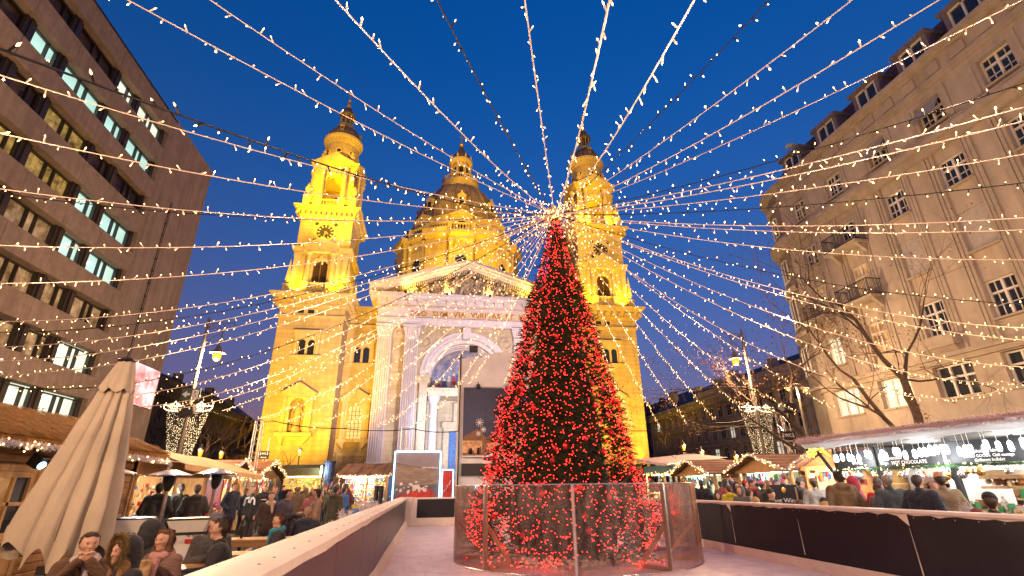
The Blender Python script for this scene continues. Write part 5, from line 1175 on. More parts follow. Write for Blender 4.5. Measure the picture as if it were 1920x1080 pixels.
# ================================================================== floodlights for the church
YEL = (1.0, .56, .004); WRM = (1.0, .55, .03); PNK = (.86, .74, 1.0); BLU = (.30, .50, 1.0)
mat('flood_glass', (1, .9, .6), .3, 0, emit=(1, .85, .5), es=4.0, sample='NONE')
def flood(label, loc, target, energy, col, cone, size=.35, stand=True, blend=.6):
    t = thing('floodlight', label, 'floodlight', loc, 0, 'floodlights aimed at the church')
    d = (Vector(target)-Vector(loc)).normalized(); q = d.to_track_quat('-Z', 'Y').to_matrix().to_4x4()
    m = MB(); m.box(-.25, .25, -.2, .2, 0, .25); m.xf(q); m.build('housing', 'iron', t); m = MB(); m.quad((-.22, -.17, -.005), (.22, -.17, -.005), (.22, .17, -.005), (-.22, .17, -.005)); m.xf(q); m.build('lens', 'flood_glass', t)
    if stand: m = MB(); m.tube([(0, 0, -loc[2]), (0, 0, -.1)], .05, 6); m.build('mast', 'iron', t)
    l = lamp('flood_light', 'SPOT', (d*.3)[:], energy, col, t, size, (d*3)[:], cone, blend)
    return t
flood('floodlight on a low mast before the left tower, hidden by stalls', (-12.5, 49, 3.4), (-17.2, 70, 17), 28000, WRM, 66)
flood('floodlight on a low mast before the right tower, hidden by the tree', (21.0, 49, 3.4), (26.6, 70, 17), 28000, WRM, 66)
flood('ground floodlight close to the outer corner of the left tower', (-22.5, 58, 1.2), (-17.2, 70, 14), 7000, WRM, 80, .2)
flood('ground floodlight close to the outer corner of the right tower', (32.0, 58, 1.2), (26.6, 70, 14), 7000, WRM, 80, .2)
flood('floodlight on the office stair block roof aimed at the left tower crown', (-26.0, 46.0, 34.4), (-17.2, 72, 50), 27000, YEL, 62, .5, False)
flood('floodlight on the office stair block roof aimed at the dome', (-27.0, 46.6, 34.4), (4.7, 100, 58), 60000, YEL, 40, .5, False)
flood('floodlight on the apartment house roof aimed at the left tower', (33.0, 26.0, 27.7), (-17.2, 72, 44), 60000, YEL, 36, .5, False)
flood('floodlight on the apartment house roof aimed at the right tower crown', (33.0, 25.0, 27.7), (26.6, 72, 46), 50000, YEL, 50, .5, False)
flood('floodlight on the apartment house roof aimed at the dome', (33.0, 24.0, 27.7), (4.7, 100, 58), 80000, YEL, 34, .5, False)
for sx, nm in ((-17.2, 'left'), (26.6, 'right')):
    for q in (-1, 1):
        flood('floodlight on the lower cornice of the %s tower, %s end' % (nm, 'left' if q < 0 else 'right'), (sx+q*3.0, 69.2, 27.75), (sx+q*1.0, 71, 36), 1250, YEL, 130, .3, False)
    for q in (-1, 1): flood('floodlight on the clock stage cornice of the %s tower, %s end' % (nm, 'left' if q < 0 else 'right'), (sx+q*2.6, 70.0, 42.5), (sx+q*.8, 72.2, 52), 700, YEL, 130, .25, False)
    flood('floodlight on the side cornice of the %s tower facing the nave' % nm, (sx+(5.4 if nm == 'left' else -5.4), 74.8, 27.8), (sx+(3.8 if nm == 'left' else -3.8), 74.8, 36), 1400, YEL, 130, .3, False)
    flood('lamp inside the open belvedere of the %s tower' % nm, (sx, 74.8, 43.6), (sx, 74.8, 50), 1300, YEL, 150, .2, False)
flood('floodlight on the nave roof aimed at the dome drum from the left', (-9, 80.5, 29.5), (4.7, 96, 50), 14000, YEL, 120, .3, False)
flood('floodlight on the nave roof aimed at the dome drum from the right', (18.4, 80.5, 29.5), (4.7, 96, 50), 14000, YEL, 120, .3, False)
flood('white floodlight on the stage tent roof aimed at the church front', (2.4, 29.3, 9.4), (3.6, 70, 16), 13000, PNK, 46, .5, False)
flood('white floodlight on a low mast behind the tree aimed at the church front', (13.5, 45.0, 4.0), (2.5, 70, 17), 24000, PNK, 66, .3)
flood('bluish floodlight behind the billboard aimed at the church door', (-1.0, 44.0, 3.5), (4.2, 75, 11), 26000, BLU, 30)
for k_, q in enumerate((-9.0, -3.2, 3.2, 9.0)):
    flood('warm floodlight on the portico entablature, %s from the left' % order[k_], (4.7+q, 68.05, 27.92), (4.7+q*.75, 70.3, 30.2), 480, (1, .64, .13), 165, .12, False)
# ================================================================== market helpers
mat('log_wood', (0.36, 0.19, 0.075), .65, .25, 2.0, .25, 20, stretch=(4, .6, 4)); mat('log_wood2', (0.30, 0.15, 0.06), .65, .25, 2.0, .25, 20, stretch=(4, .6, 4))
mat('plank_light', (0.50, 0.30, 0.13), .6, .2, 2.5, .2, 25, stretch=(4, 4, .7)); mat('bench_wood', (0.56, 0.30, 0.08), .4, .2, 2.2, .1, 25, stretch=(.6, 5, 5), spec=.5)
mat('thatch', (0.36, 0.17, 0.035), .9, .45, 6, 1.0, 30, stretch=(1, 5, 1)); mat('roof_felt', (0.19, 0.085, 0.05), .8, .25, 2, .3, 12); mat('roof_brown', (0.17, 0.095, 0.065), .85, .3, 2.5, .4, 12)
mat('canvas_tan', (0.50, 0.30, 0.13), .8, .1, 1.5, .1, 30); mat('parasol_cloth', (0.43, 0.36, 0.27), .8, .12, 1.2, .15, 60); mat('canvas_olive', (0.085, 0.075, 0.03), .8, .1, 1.5, .1, 30)
mat('tinsel', (0.62, 0.58, 0.60), .5, .15, 8, spec=.6); mat('pine_garland', (0.04, 0.09, 0.03), .7, .4, 8)
mat('tube_white', (1, 1, 1), .4, 0, emit=(.75, .95, 1.0), es=9.0, sample='NONE'); mat('spot_white', (1, 1, 1), .4, 0, emit=(1, .9, .75), es=40.0, sample='NONE'); mat('jar_lamp', (1, 1, 1), .4, 0, emit=(.9, .96, 1.0), es=2.0, sample='NONE')
mat('neon_blue', (.5, .8, 1), .4, 0, emit=(.25, .62, 1.0), es=4.5, sample='AUTO'); mat('neon_yellow', (1, .8, .1), .4, 0, emit=(1, .72, .04), es=1.6, sample='NONE')
mat('steel', (.55, .53, .5), .22, .1, 6, metal=.95); mat('black_plastic', (.015, .015, .016), .4, .2, 5); mat('white_cloth', (.62, .60, .58), .8, .06, 3, .1, 40); mat('red_paint', (.5, .02, .02), .45, .15, 4)
mat('chalkboard', (.03, .03, .032), .8, .3, 3); mat('chalk', (.75, .75, .72), .9, .1, 20); mat('teal_paint', (.13, .28, .30), .7, .2, 2); mat('gold_ball', (.75, .48, .14), .25, .1, 4, metal=.8); mat('silver_ball', (.7, .7, .72), .2, .1, 4, metal=.8)
mat('tent_white', (.60, .58, .58), .7, .08, 1.0, .1, 20); mat('navy_cloth', (.03, .05, .12), .8, .2, 2)
def translucent(name, col, k=.6):
    m_ = bpy.data.materials.new(name); MATS[name] = m_; m_.use_nodes = True; N = m_.node_tree.nodes; L = m_.node_tree.links; N.clear()
    o_ = N.new('ShaderNodeOutputMaterial'); d_ = N.new('ShaderNodeBsdfDiffuse'); t_ = N.new('ShaderNodeBsdfTranslucent'); x_ = N.new('ShaderNodeMixShader'); x_.inputs[0].default_value = k
    d_.inputs[0].default_value = (*col, 1); t_.inputs[0].default_value = (*col, 1); L.new(d_.outputs[0], x_.inputs[1]); L.new(t_.outputs[0], x_.inputs[2]); L.new(x_.outputs[0], o_.inputs[0])
translucent('tinsel_pink', (.75, .62, .62), .45)
GC = []
for i, c in enumerate([(.5, .03, .03), (.55, .4, .08), (.6, .56, .5), (.06, .25, .10), (.05, .15, .42), (.5, .22, .06), (.45, .08, .28), (.12, .35, .42), (.2, .09, .04), (.6, .5, .3)]): mat('goods%d' % i, c, .5, .2, 6); GC.append('goods%d' % i)
rm = random.Random(31)
def tinsel(mb, path, r, dens=180, rng=rm, droop=0.0, w=.012):
    for a, b in zip(path[:-1], path[1:]):
        a = Vector(a); b = Vector(b); n = max(1, int((b-a).length*dens))
        for i in range(n):
            c = a.lerp(b, rng.random()); d = Vector((rng.gauss(0, 1), rng.gauss(0, 1), rng.gauss(0, 1)-droop)).normalized(); e = d.orthogonal().normalized(); L = r*rng.uniform(.55, 1.1)
            mb.add([c-e*w, c+e*w, c+d*L+e*w*.3], [(0, 1, 2)])
def garland(label_or_parent, path, r=.09, lights=14, matn='tinsel', lightm='warm_bulb', dens=260, name='garland', w=.014, droop=0):
    m = MB(); tinsel(m, path, r, dens, w=w, droop=droop); o = m.build(name, matn, label_or_parent); o['kind'] = 'stuff'
    if lights:
        m = MB()
        for a, b in zip(path[:-1], path[1:]):
            a = Vector(a); b = Vector(b); n = int((b-a).length*lights)
            for i in range(n): c = a.lerp(b, rm.random()); bulb(m, c+Vector((rm.gauss(0, r*.5), rm.gauss(0, r*.5), rm.gauss(0, r*.5))), .017)
        if m.v: o = m.build(name+'_lights', lightm, label_or_parent); o['kind'] = 'stuff'
def goods(parent, x0, x1, y0, y1, z0, z1, n, pal, hang=False, name='goods', s=(.04, .12)):
    m = MB()
    for i in range(n):
        c = (rm.uniform(x0, x1), rm.uniform(y0, y1), rm.uniform(z0, z1)); k = rm.random(); q = rm.randrange(len(pal)); a = rm.uniform(*s)
        if hang: m.box(c[0]-.015, c[0]+.015, c[1]-a*.5, c[1]+a*.5, c[2]-a*1.8, c[2], q)
        elif k < .45: m.box(c[0]-a*.5, c[0]+a*.5, c[1]-a*.5, c[1]+a*.5, c[2]-a*.5, c[2]+a*.7, q)
        elif k < .75: m.ball(c, a*.55, 6, 4, q)
        else: m.lathe([(a*.4, -a*.5), (a*.45, a*.3), (a*.15, a*.7), (a*.15, a)], 6, c, q)
    o = m.build(name, [GC[q] for q in pal], parent); o['kind'] = 'stuff'; return o
def tubelamp(parent, a, b, en, col=(.8, .95, 1.0), m_='tube_white', r=.03):
    m = MB(); m.tube([a, b], r, 8); m.build('tube_lamp', m_, parent); c = (Vector(a)+Vector(b))/2; c.z -= .12
    lamp('stall_light', 'POINT', c[:], en*2.2, col, parent, .2)
def gable_stall(label, x, y0, y1, side, eave, peak, depth, pal, lightcol, en, roofm='roof_felt', gar=True, counter=.95, hang=True):
    # front faces -side ... gable towards the square; depth runs away from it
    t = thing('market_stall', label, 'market stall', (x, 0, 0), 0, 'wooden market stalls'); s = side; yc = (y0+y1)/2
    def X(a): return s*a
    def bx(mb, a, b, c, d, e, f): mb.box(min(X(a), X(b)), max(X(a), X(b)), c, d, e, f)
    ov = .35
    for k, (ya, yb) in enumerate(((y0-ov, yc), (yc, y1+ov))):
        za, zb = (eave-.12, peak) if k == 0 else (peak, eave-.12)
        m = MB(); th = .05
        m.add([(X(-.45), ya, za), (X(depth), ya, za), (X(depth), yb, zb), (X(-.45), yb, zb), (X(-.45), ya, za+th), (X(depth), ya, za+th), (X(depth), yb, zb+th), (X(-.45), yb, zb+th)], ((0, 1, 2, 3), (7, 6, 5, 4), (0, 4, 5, 1), (1, 5, 6, 2), (2, 6, 7, 3), (3, 7, 4, 0))); rf = m.build('roof_slope', roofm, t)
        for j in range(5):
            u = j/5; m = MB(); yy = ya+(yb-ya)*u; z_ = za+(zb-za)*u+th; m.beam((X(-.45), yy, z_+.006), (X(depth), yy, z_+.006), .02, .015); m.build('roof_batten', roofm, rf)
    m = MB(); m.add([(X(-.1), y0, eave), (X(-.1), y1, eave), (X(-.1), yc, peak-.02), (X(-.03), y0, eave), (X(-.03), y1, eave), (X(-.03), yc, peak-.02)], ((0, 1, 2), (5, 4, 3))); m.build('gable_board', 'plank_light', t)
    m = MB(); bx(m, -.14, -.02, y0-.1, y1+.1, eave-.12, eave+.02); m.build('fascia_board', 'plank_light', t)
    for yy in (y0, y1):
        m = MB(); bx(m, -.05, .05, yy-.05, yy+.05, 0, eave-.1); m.build('post', 'plank_light', t)
        m = MB(); d = .45 if yy == y0 else -.45; m.beam((X(0), yy, eave-.55), (X(0), yy+d, eave-.13), .05, .05); m.build('strut', 'plank_light', t)
    nb = 8
    for i in range(nb):
        m = MB(); z_ = i*eave/nb; bx(m, depth-.08, depth-.03, y0, y1, z_, z_+eave/nb-.012); m.build('back_board', 'plank_light', t)
        for yy in (y0, y1): m = MB(); bx(m, .3, depth-.1, yy-.02, yy+.02, z_, z_+eave/nb-.012); m.build('side_board', 'plank_light', t)
    m = MB(); bx(m, .0, .5, y0+.06, y1-.06, counter-.05, counter); m.build('counter_top', 'plank_light', t); m = MB(); bx(m, .05, .09, y0+.06, y1-.06, 0, counter-.05); m.build('counter_front', 'log_wood', t)
    for j in range(2):
        m = MB(); zz = counter+.3+j*.33; bx(m, depth-.4, depth-.1, y0+.1, y1-.1, zz, zz+.03); m.build('shelf', 'plank_light', t); goods(t, *sorted((X(depth-.35), X(depth-.15))), y0+.15, y1-.15, zz+.06, zz+.16, int((y1-y0)*16), pal)
    goods(t, *sorted((X(.05), X(.45))), y0+.12, y1-.12, counter+.05, counter+.14, int((y1-y0)*26), pal)
    if hang: goods(t, *sorted((X(.1), X(.3))), y0+.15, y1-.15, eave-.35, eave-.12, int((y1-y0)*16), pal, True, 'hanging_goods', (.06, .16))
    tubelamp(t, (X(.5), y0+.3, eave-.08), (X(.5), y1-.3, eave-.08), en, lightcol)
    if gar:
        garland(t, [(X(-.5), y0-ov, eave-.08), (X(-.5), yc, peak+.06), (X(-.5), y1+ov, eave-.08)], .10, 16, dens=340)
    return t

# ================================================================== left side: log hut with thatched roof
hut = thing('log_hut', 'wooden log hut with thatched roof and lit door, left of the closed parasol', 'market hut', (-7.2, 0, 0))
HY0, HY1 = 4.0, 14.4
DY0, DY1 = 10.15, 11.15
for i in range(17):
    z = i*.143; mt = 'log_wood' if i % 2 else 'log_wood2'
    for a, b in ((HY0, DY0-.08), (DY1+.08, HY1)) if z < 2.1 else ((HY0, HY1),):
        m = MB(); m.cbox(-.09, .0, a, b, z, z+.137, .018); m.build('log', mt, hut)
m = MB(); m.box(-3.4, -.1, HY0+.05, HY1-.05, 0, 2.42); m.build('hut_body', 'log_wood2', hut)
for i in range(12): m = MB(); m.cbox(-2.8, -.1, HY1-.04, HY1+.05, i*.2, i*.2+.19, .018); m.build('log', 'log_wood', hut)
m = MB(); m.box(.0, .045, DY0-.1, DY0, 0, 2.1); m.box(.0, .045, DY1, DY1+.1, 0, 2.1); m.box(.0, .045, DY0, DY1, 2.0, 2.1); m.build('door_frame', 'plank_light', hut)
m = MB(); m.box(-.09, .02, DY0, DY1, .0, 1.0); m.box(-.09, .02, DY0, DY0+.12, 1.0, 2.0); m.box(-.09, .02, DY1-.12, DY1, 1.0, 2.0); m.box(-.09, .02, DY0+.12, DY1-.12, 1.9, 2.0); m.box(-.09, .02, DY0+.12, DY1-.12, 1.43, 1.49); m.box(-.09, .02, (DY0+DY1)/2-.03, (DY0+DY1)/2+.03, 1.0, 1.9); door = m.build('door', 'plank_light', hut)
for k in range(4):
    y_ = (DY0+.12, (DY0+DY1)/2+.03)[k % 2]; z_ = (1.0, 1.49)[k//2]; m = MB(); m.quad((-.03, y_, z_), (-.03, y_+.35, z_), (-.03, y_+.35, z_+.42), (-.03, y_, z_+.42)); m.build('pane', 'pane_lit_warm' if k in (0, 2) else 'window_dark', door)
for k in range(2):
    for j in range(2): m = MB(); y_ = DY0+.14+k*.4; m.box(.02, .035, y_, y_+.3, .12+j*.44, .5+j*.42); m.build('door_panel', 'plank_light', door)
m = MB(); m.tube([(.02, DY0+.06, 1.02), (.07, DY0+.06, 1.02), (.07, DY0+.16, 1.02)], .012, 6); m.build('door_handle', 'steel', door)
th = MB(); rh = random.Random(3)
th.add([(.62, HY0-.4, 2.38), (.62, HY1+.3, 2.38), (-1.6, HY1+.1, 3.12), (-1.6, HY0-.4, 3.12), (.62, HY0-.4, 2.50), (.62, HY1+.3, 2.50), (-1.6, HY1+.1, 3.30), (-1.6, HY0-.4, 3.30), (-3.9, HY1+.1, 2.5), (-3.9, HY0-.4, 2.5)], ((0, 1, 2, 3), (7, 6, 5, 4), (0, 4, 5, 1), (6, 7, 9, 8), (1, 5, 6, 8)))
th.build('roof_base', 'thatch', hut)
st = MB()
for course in range(5):
    for i in range(900):
        y = rh.uniform(HY0-.4, HY1+.28); u = course/5; x = .66-u*2.1+rh.uniform(-.05, .05); z = 2.50+u*.76+.05
        L = rh.uniform(.35, .6); w = .012; jy = rh.uniform(-.08, .08)
        st.add([(x, y-w, z+rh.uniform(-.02, .015)-.03), (x, y+w, z-.03), (x-L*.93, y+jy+w, z+L*.34+.03), (x-L*.93, y+jy-w, z+L*.34+.03)], [(0, 1, 2, 3)])
o = st.build('thatch_straw', 'thatch', hut); o['kind'] = 'stuff'
garland(hut, [(.68, HY0, 2.40), (.68, 9, 2.37), (.68, 12, 2.36), (.68, HY1+.3, 2.33)], .095, 12, dens=420); garland(hut, [(.68, HY1+.3, 2.3), (.66, HY1+.32, 1.95)], .10, 4, dens=300)
m = MB(); m.cbox(-.1, .1, -.12, .12, -.1, .1, .015); m.xf(Matrix.Rotation(.5, 4, 'Y')); 
sl = thing('spotlight', 'small black spotlight with blue lens under the hut eave', 'spotlight', (-6.75, at_x(77, 852, -6.75).y, 2.15)); m.build('housing', 'black_plastic', sl); m = MB(); m.disc(0, 0, .07, 0, 10); m.xf(Matrix.Translation((.1, -.05, -.07)) @ Matrix.Rotation(PI/2.6, 4, 'Z') @ Matrix.Rotation(.5, 4, 'X')); m.build('lens', 'neon_blue', sl); m = MB(); m.tube([(-.02, 0, .1), (-.02, 0, .26)], .012); m.build('bracket', 'black_plastic', sl)
# food stall with tan awning
fs = thing('food_stall', 'open food stall with tan awning, reed wall and white tube light beside the log hut', 'market stall', (-7.6, 0, 0))
for i in range(48): y = 14.75+i*.145; m = MB(); m.cbox(-2.2, -2.14, y, y+.13, 0, 2.5, .01); m.build('reed_board', 'plank_light', fs)
m = MB(); m.box(-2.1, .3, 14.7, 14.75, 0, 2.45); m.build('side_wall', 'plank_light', fs)
for y in (14.85, 17.0, 19.3, 21.5): 
    m = MB(); m.beam((.25, y, 0), (.25, y, 2.35), .1, .1); m.build('post', 'log_wood', fs); m = MB(); m.beam((.25, y, 1.9), (.25, y+.35, 2.3), .07, .07); m.build('strut', 'log_wood', fs)
m = MB(); m.cbox(.18, .34, 14.7, 21.6, 2.02, 2.42, .01); m.build('header_beam', 'log_wood', fs)
m = MB(); n = 14
vs = []
for i in range(n+1):
    y = 14.9+(21.7-14.9)*i/n; sgy = .05*math.sin(i*.9); vs += [(-.6, y, 2.86-sgy*.4-(i/n)*.12), (.5, y, 2.62-sgy-(i/n)*.2), (1.35, y, 2.3-(i/n)*.16), (1.36, y, 2.16-.02*(i % 2)-(i/n)*.16)]
m.add(vs, [(i*4+j, (i+1)*4+j, (i+1)*4+j+1, i*4+j+1) for i in range(n) for j in range(3)]); m.build('awning', 'canvas_tan', fs, 60)
m = MB(); m.box(-2.2, .3, 14.7, 21.7, 2.46, 2.5); m.build('ceiling', 'plank_light', fs)
m = MB(); m.box(.0, .5, 14.9, 17.6, .0, .95); m.build('counter', 'plank_light', fs); m = MB(); m.quad((.55, 14.95, .96), (.55, 17.5, .96), (.3, 17.5, 1.35), (.3, 14.95, 1.35)); m.build('display_glass', 'window_glass', fs)
m = MB(); m.box(.0, .5, 18.2, 21.4, .0, .95); m.build('counter', 'red_paint', fs)
goods(fs, .05, .45, 15.0, 17.5, 1.0, 1.08, 60, [2, 9, 5]); goods(fs, .05, .45, 18.3, 21.3, 1.0, 1.2, 70, [0, 2, 9, 5, 6]); 
for z in (1.3, 1.6, 1.9): m = MB(); m.box(-2.14, -1.85, 14.9, 17.5, z, z+.03); m.build('shelf', 'sign_white', fs); goods(fs, -2.1, -1.9, 15, 17.4, z+.07, z+.14, 26, [2, 0, 9, 8])
goods(fs, -2.05, -1.8, 17.8, 21.3, 1.2, 2.1, 70, [0, 2, 3, 9, 4], False, 'wall_goods')
m = MB(); m.box(.1, .14, 19.6, 21.3, 1.0, 2.0); m.build('menu_panel', 'red_paint', fs)
tubelamp(fs, (.12, 15.0, 2.12), (.12, 16.9, 2.12), 85, (.95, .95, .85)); tubelamp(fs, (.0, 18.2, 2.25), (.0, 20.9, 2.25), 95, (1, .85, .6), 'warm_bulb', .02)
garland(fs, [(1.3, 18.5, 2.05), (1.3, 21.7, 1.95)], .08, 14, dens=240)
# gable stalls of the left row
gable_stall('brown roofed stall with lit gable garland next to the tan awning', -8.1, 22.3, 25.2, -1, 2.2, 2.78, 2.6, [0, 2, 1, 6, 9], (1, .75, .5), 90, 'roof_felt')
gable_stall('brown roofed stall with lit gable garland, second behind the tan awning', -8.1, 26.2, 30.4, -1, 2.3, 2.92, 2.6, [0, 2, 1, 4, 7], (1, .8, .55), 100, 'roof_felt')
# stall with olive canopy
oc = thing('market_stall', 'market stall under a long olive green canopy before the left church tower', 'market stall', (0, 38, 0), 0, 'wooden market stalls')
m = MB(); m.add([(-10.2, -.4, 2.98), (-6.95, -.4, 2.98), (-6.95, -.45, 2.5), (-10.2, -.45, 2.5), (-10.2, 2.5, 3.3), (-6.95, 2.5, 3.3)], ((0, 3, 2, 1), (0, 1, 5, 4))); m.build('canopy', 'canvas_olive', oc)
m = MB(); m.box(-10.2, -6.95, 2.4, 2.5, 0, 3.2); m.build('back_wall', 'plank_light', oc); m = MB(); m.box(-10, -7.1, 0, .5, 0, .95); m.build('counter', 'log_wood', oc)
for x in (-10.1, -7.05): m = MB(); m.box(x-.05, x+.05, -.35, -.25, 0, 2.5); m.build('post', 'iron', oc)
goods(oc, -9.9, -7.2, .1, .5, 1.0, 1.3, 90, [3, 1, 2, 0]); goods(oc, -9.9, -7.2, 2.1, 2.4, 1.2, 2.3, 120, [3, 1, 9, 4]); tubelamp(oc, (-9.8, .2, 2.42), (-7.2, .2, 2.42), 150, (1, .85, .35), 'warm_bulb', .025)
kb = thing('kiosk_column', 'dark green kiosk column with a white lamp beside the olive canopy', 'kiosk', (-6.6, 37.5, 0)); m = MB(); m.lathe([(.38, 0), (.36, .3), (.33, .4), (.33, 3.2), (.38, 3.25), (.38, 3.4)], 12); m.build('column', 'teal_dark' if 'teal_dark' in MATS else 'navy_cloth', kb); m = MB(); m.cbox(-.5, -.42, -.4, -.33, 2.5, 3.1, .02); m.build('lamp_tube', 'tube_white', kb); lamp('stall_light', 'POINT', (-.46, -.6, 2.8), 60, (.9, 1, .95), kb, .1)
# centre stall
cs = thing('market_stall', 'brown roofed toy stall with blue side curtain, left of the framed billboard', 'market stall', (0, 29, 0), 0, 'wooden market stalls')
m = MB(); m.add([(-4.65, -.35, 2.28), (-2.02, -.35, 2.28), (-1.85, .9, 2.86), (-4.3, .9, 2.86), (-1.85, 2.4, 2.3), (-4.3, 2.4, 2.3), (-4.65, -.35, 2.34), (-2.02, -.35, 2.34), (-1.85, .9, 2.92), (-4.3, .9, 2.92)], ((0, 1, 2, 3), (9, 8, 7, 6), (0, 6, 7, 1), (3, 2, 4, 5))); m.build('roof', 'roof_brown', cs)
for i in range(4): m = MB(); u = (i+.5)/4; x0_ = -4.65+u*2.63; x1_ = -4.3+u*2.45; m.beam((x0_, -.36, 2.352), (x1_, .9, 2.932), .03, .015); m.build('roof_seam', 'roof_brown', cs)
m = MB(); m.add([(-5.9, -.6, 1.98), (-4.6, -.3, 2.22), (-4.4, .6, 2.3), (-5.7, .6, 2.05)], [(0, 1, 2, 3)]); m.build('side_awning', 'canvas_tan', cs)
m = MB(); m.box(-4.5, -2.0, 2.0, 2.06, 0, 2.6); m.build('back_wall', 'plank_light', cs)
for x in (-4.55, -3.1, -2.1): m = MB(); m.box(x-.04, x+.04, -.2, -.12, 0, 2.28); m.build('post', 'plank_light', cs)
m = MB(); m.box(-4.5, -2.1, -.15, .4, 0, .85); m.build('counter', 'white_cloth', cs)
for j in range(4):
    z = .9+j*.33; m = MB(); m.box(-4.45, -2.2, .45+j*.1, .75+j*.1, z, z+.03); m.build('shelf', 'plank_light', cs); goods(cs, -4.4, -2.25, .48+j*.1, .7+j*.1, z+.06, z+.2, 60, list(range(10)))
goods(cs, -5.7, -3.2, -.3, .3, 1.0, 2.0, 140, list(range(10)), True, 'hanging_goods', (.05, .14)); goods(cs, -4.4, -2.2, -.1, .35, .9, 1.02, 60, list(range(10)))
m = MB(); m.box(-4.2, -3.1, -.22, -.17, .72, .86); m.build('striped_edge', 'goods1', cs); m = MB(); m.add([(-4.2, -.3, .7), (-3.1, -.3, .7), (-3.15, -.55, .35), (-4.05, -.55, .35)], [(0, 1, 2, 3)]); m.build('hanging_cloth', 'navy_cloth', cs)
tubelamp(cs, (-4.4, .1, 2.2), (-2.3, .1, 2.2), 130, (1, .92, .8)); garland(cs, [(-4.65, -.4, 2.25), (-2.0, -.4, 2.25)], .08, 18, dens=240)
m = MB(); m.box(-2.0, -1.62, -.3, 2.0, .0, 2.25); m.build('side_curtain', 'goods4', cs); m = MB()
for z, y in ((.9, -.305), (.55, -.305), (1.25, -.305)): 
    for k in range(3): i0 = len(m.v); m.box(-.1, .1, 0, .004, -.012, .012); m.xf(Matrix.Translation((-1.8+rm.uniform(-.08, .08), y-.004, z)) @ Matrix.Rotation(k*PI/3, 4, 'Y'), i0)
m.build('snowflake_print', 'chalk', cs)
sv = thing('stove', 'black twin pipe stove with red base beside the toy stall', 'stove', (-2.35, 27.3, 0)); m = MB(); m.tube([(-.1, 0, .5), (-.1, 0, 1.75)], .11, 12); m.tube([(.13, 0, .5), (.13, 0, 1.75)], .11, 12); m.build('pipe', 'black_plastic', sv, 40); m = MB(); m.lathe([(.5, .3), (.35, .75), (.22, .95)], 12); m.build('hood', 'black_plastic', sv, 40); m = MB(); m.cbox(-.55, .55, -.4, .4, 0, .32, .02); m.build('base', 'red_paint', sv)

# ================================================================== right side stalls
gable_stall('wooden stall with big gable garland and blue lit clothes, behind the chalkboard', 12.3, 16.4, 19.4, 1, 2.14, 2.62, 2.8, [7, 4, 2, 6, 3, 0], (.35, .8, 1.0), 150, 'roof_felt')
gable_stall('red roofed stall with pine garland and blue white light, behind the yellow jacket', 12.3, 21.3, 24.4, 1, 2.14, 2.64, 2.8, [7, 4, 2, 2, 3], (.5, .85, 1.0), 150, 'roof_felt')
kst = gable_stall('wooden stall with garland gable and comet light, left of the drinks stall', 12.3, 12.9, 15.6, 1, 2.14, 2.66, 2.8, [5, 2, 9, 0, 4], (1, .85, .65), 110, 'roof_felt')
m = MB(); m.ball((-.42, 14.9, 1.86), .06, 10, 8); m.build('bare_lamp', 'spot_white', kst); lamp('bare_lamp_light', 'POINT', (-.55, 14.9, 1.8), 45, (1, .85, .65), kst, .06)
tk = thing('market_stall', 'teal stall with snowy roof and yellow lit toys, just right of the tree', 'market stall', (12.3, 0, 0), 0, 'wooden market stalls')
m = MB(); m.add([(-.5, 24.9, 2.5), (-.5, 28.6, 2.9), (3, 28.6, 3.2), (3, 24.9, 2.8)], [(0, 1, 2, 3)]); m.add([(-.5, 24.9, 2.62), (-.5, 28.6, 3.02), (3, 28.6, 3.32), (3, 24.9, 2.92)], [(3, 2, 1, 0)]); m.add([(-.5, 24.9, 2.5), (-.5, 28.6, 2.9), (-.5, 28.6, 3.02), (-.5, 24.9, 2.62)], [(0, 1, 2, 3)]); m.build('snowy_roof', 'tinsel_pink', tk)
m = MB(); m.box(-.1, 0, 24.9, 28.6, 2.2, 2.6); m.build('fascia', 'teal_paint', tk); m = MB(); m.box(2.4, 2.5, 24.9, 28.6, 0, 2.6); m.build('back_wall', 'plank_light', tk); m = MB(); m.box(0, .5, 24.9, 28.6, 0, .95); m.build('counter', 'teal_paint', tk)
for y in (24.95, 26.3, 28.55): m = MB(); m.box(-.05, .05, y-.06, y+.06, 0, 2.3); m.build('post', 'plank_light', tk)
goods(tk, .05, .45, 25, 28.5, 1.0, 1.25, 90, [0, 1, 5, 1, 2]); goods(tk, 2.0, 2.35, 25, 28.5, 1.2, 2.2, 110, [1, 5, 2, 0]); tubelamp(tk, (.3, 25.2, 2.15), (.3, 28.3, 2.15), 150, (1, .85, .45), 'warm_bulb', .025)
garland(tk, [(-.12, 24.9, 2.2), (-.12, 28.5, 2.2)], .08, 16, 'pine_garland', dens=240); garland(tk, [(-.12, 26.3, 2.2), (-.12, 26.3, 1.0)], .08, 14, 'pine_garland', dens=240)
# comet decoration
cm = thing('comet_light', 'yellow neon comet star decoration on the stall roof', 'light decoration', (at_x(1530, 850, 11.7).x, at_x(1530, 850, 11.7).y, at_x(1530, 850, 11.7).z))
m = MB(); 
def YZ(pts, r=.016): m.tube([(0, -a, b) for a, b in pts], r, 5)
star = [(.17*(1 if k % 2 == 0 else .45)*math.sin(k*PI/5)-.22, .17*(1 if k % 2 == 0 else .45)*math.cos(k*PI/5)+.02) for k in range(11)]; YZ(star)
for j in range(3): YZ([(-.18+.11*k*(1+.05*j), .05+.16*math.sin(k*PI/6*(1-.1*j))-.03*k*k*.11-.07*j) for k in range(7)])
m.build('tube_outline', 'neon_yellow', cm)
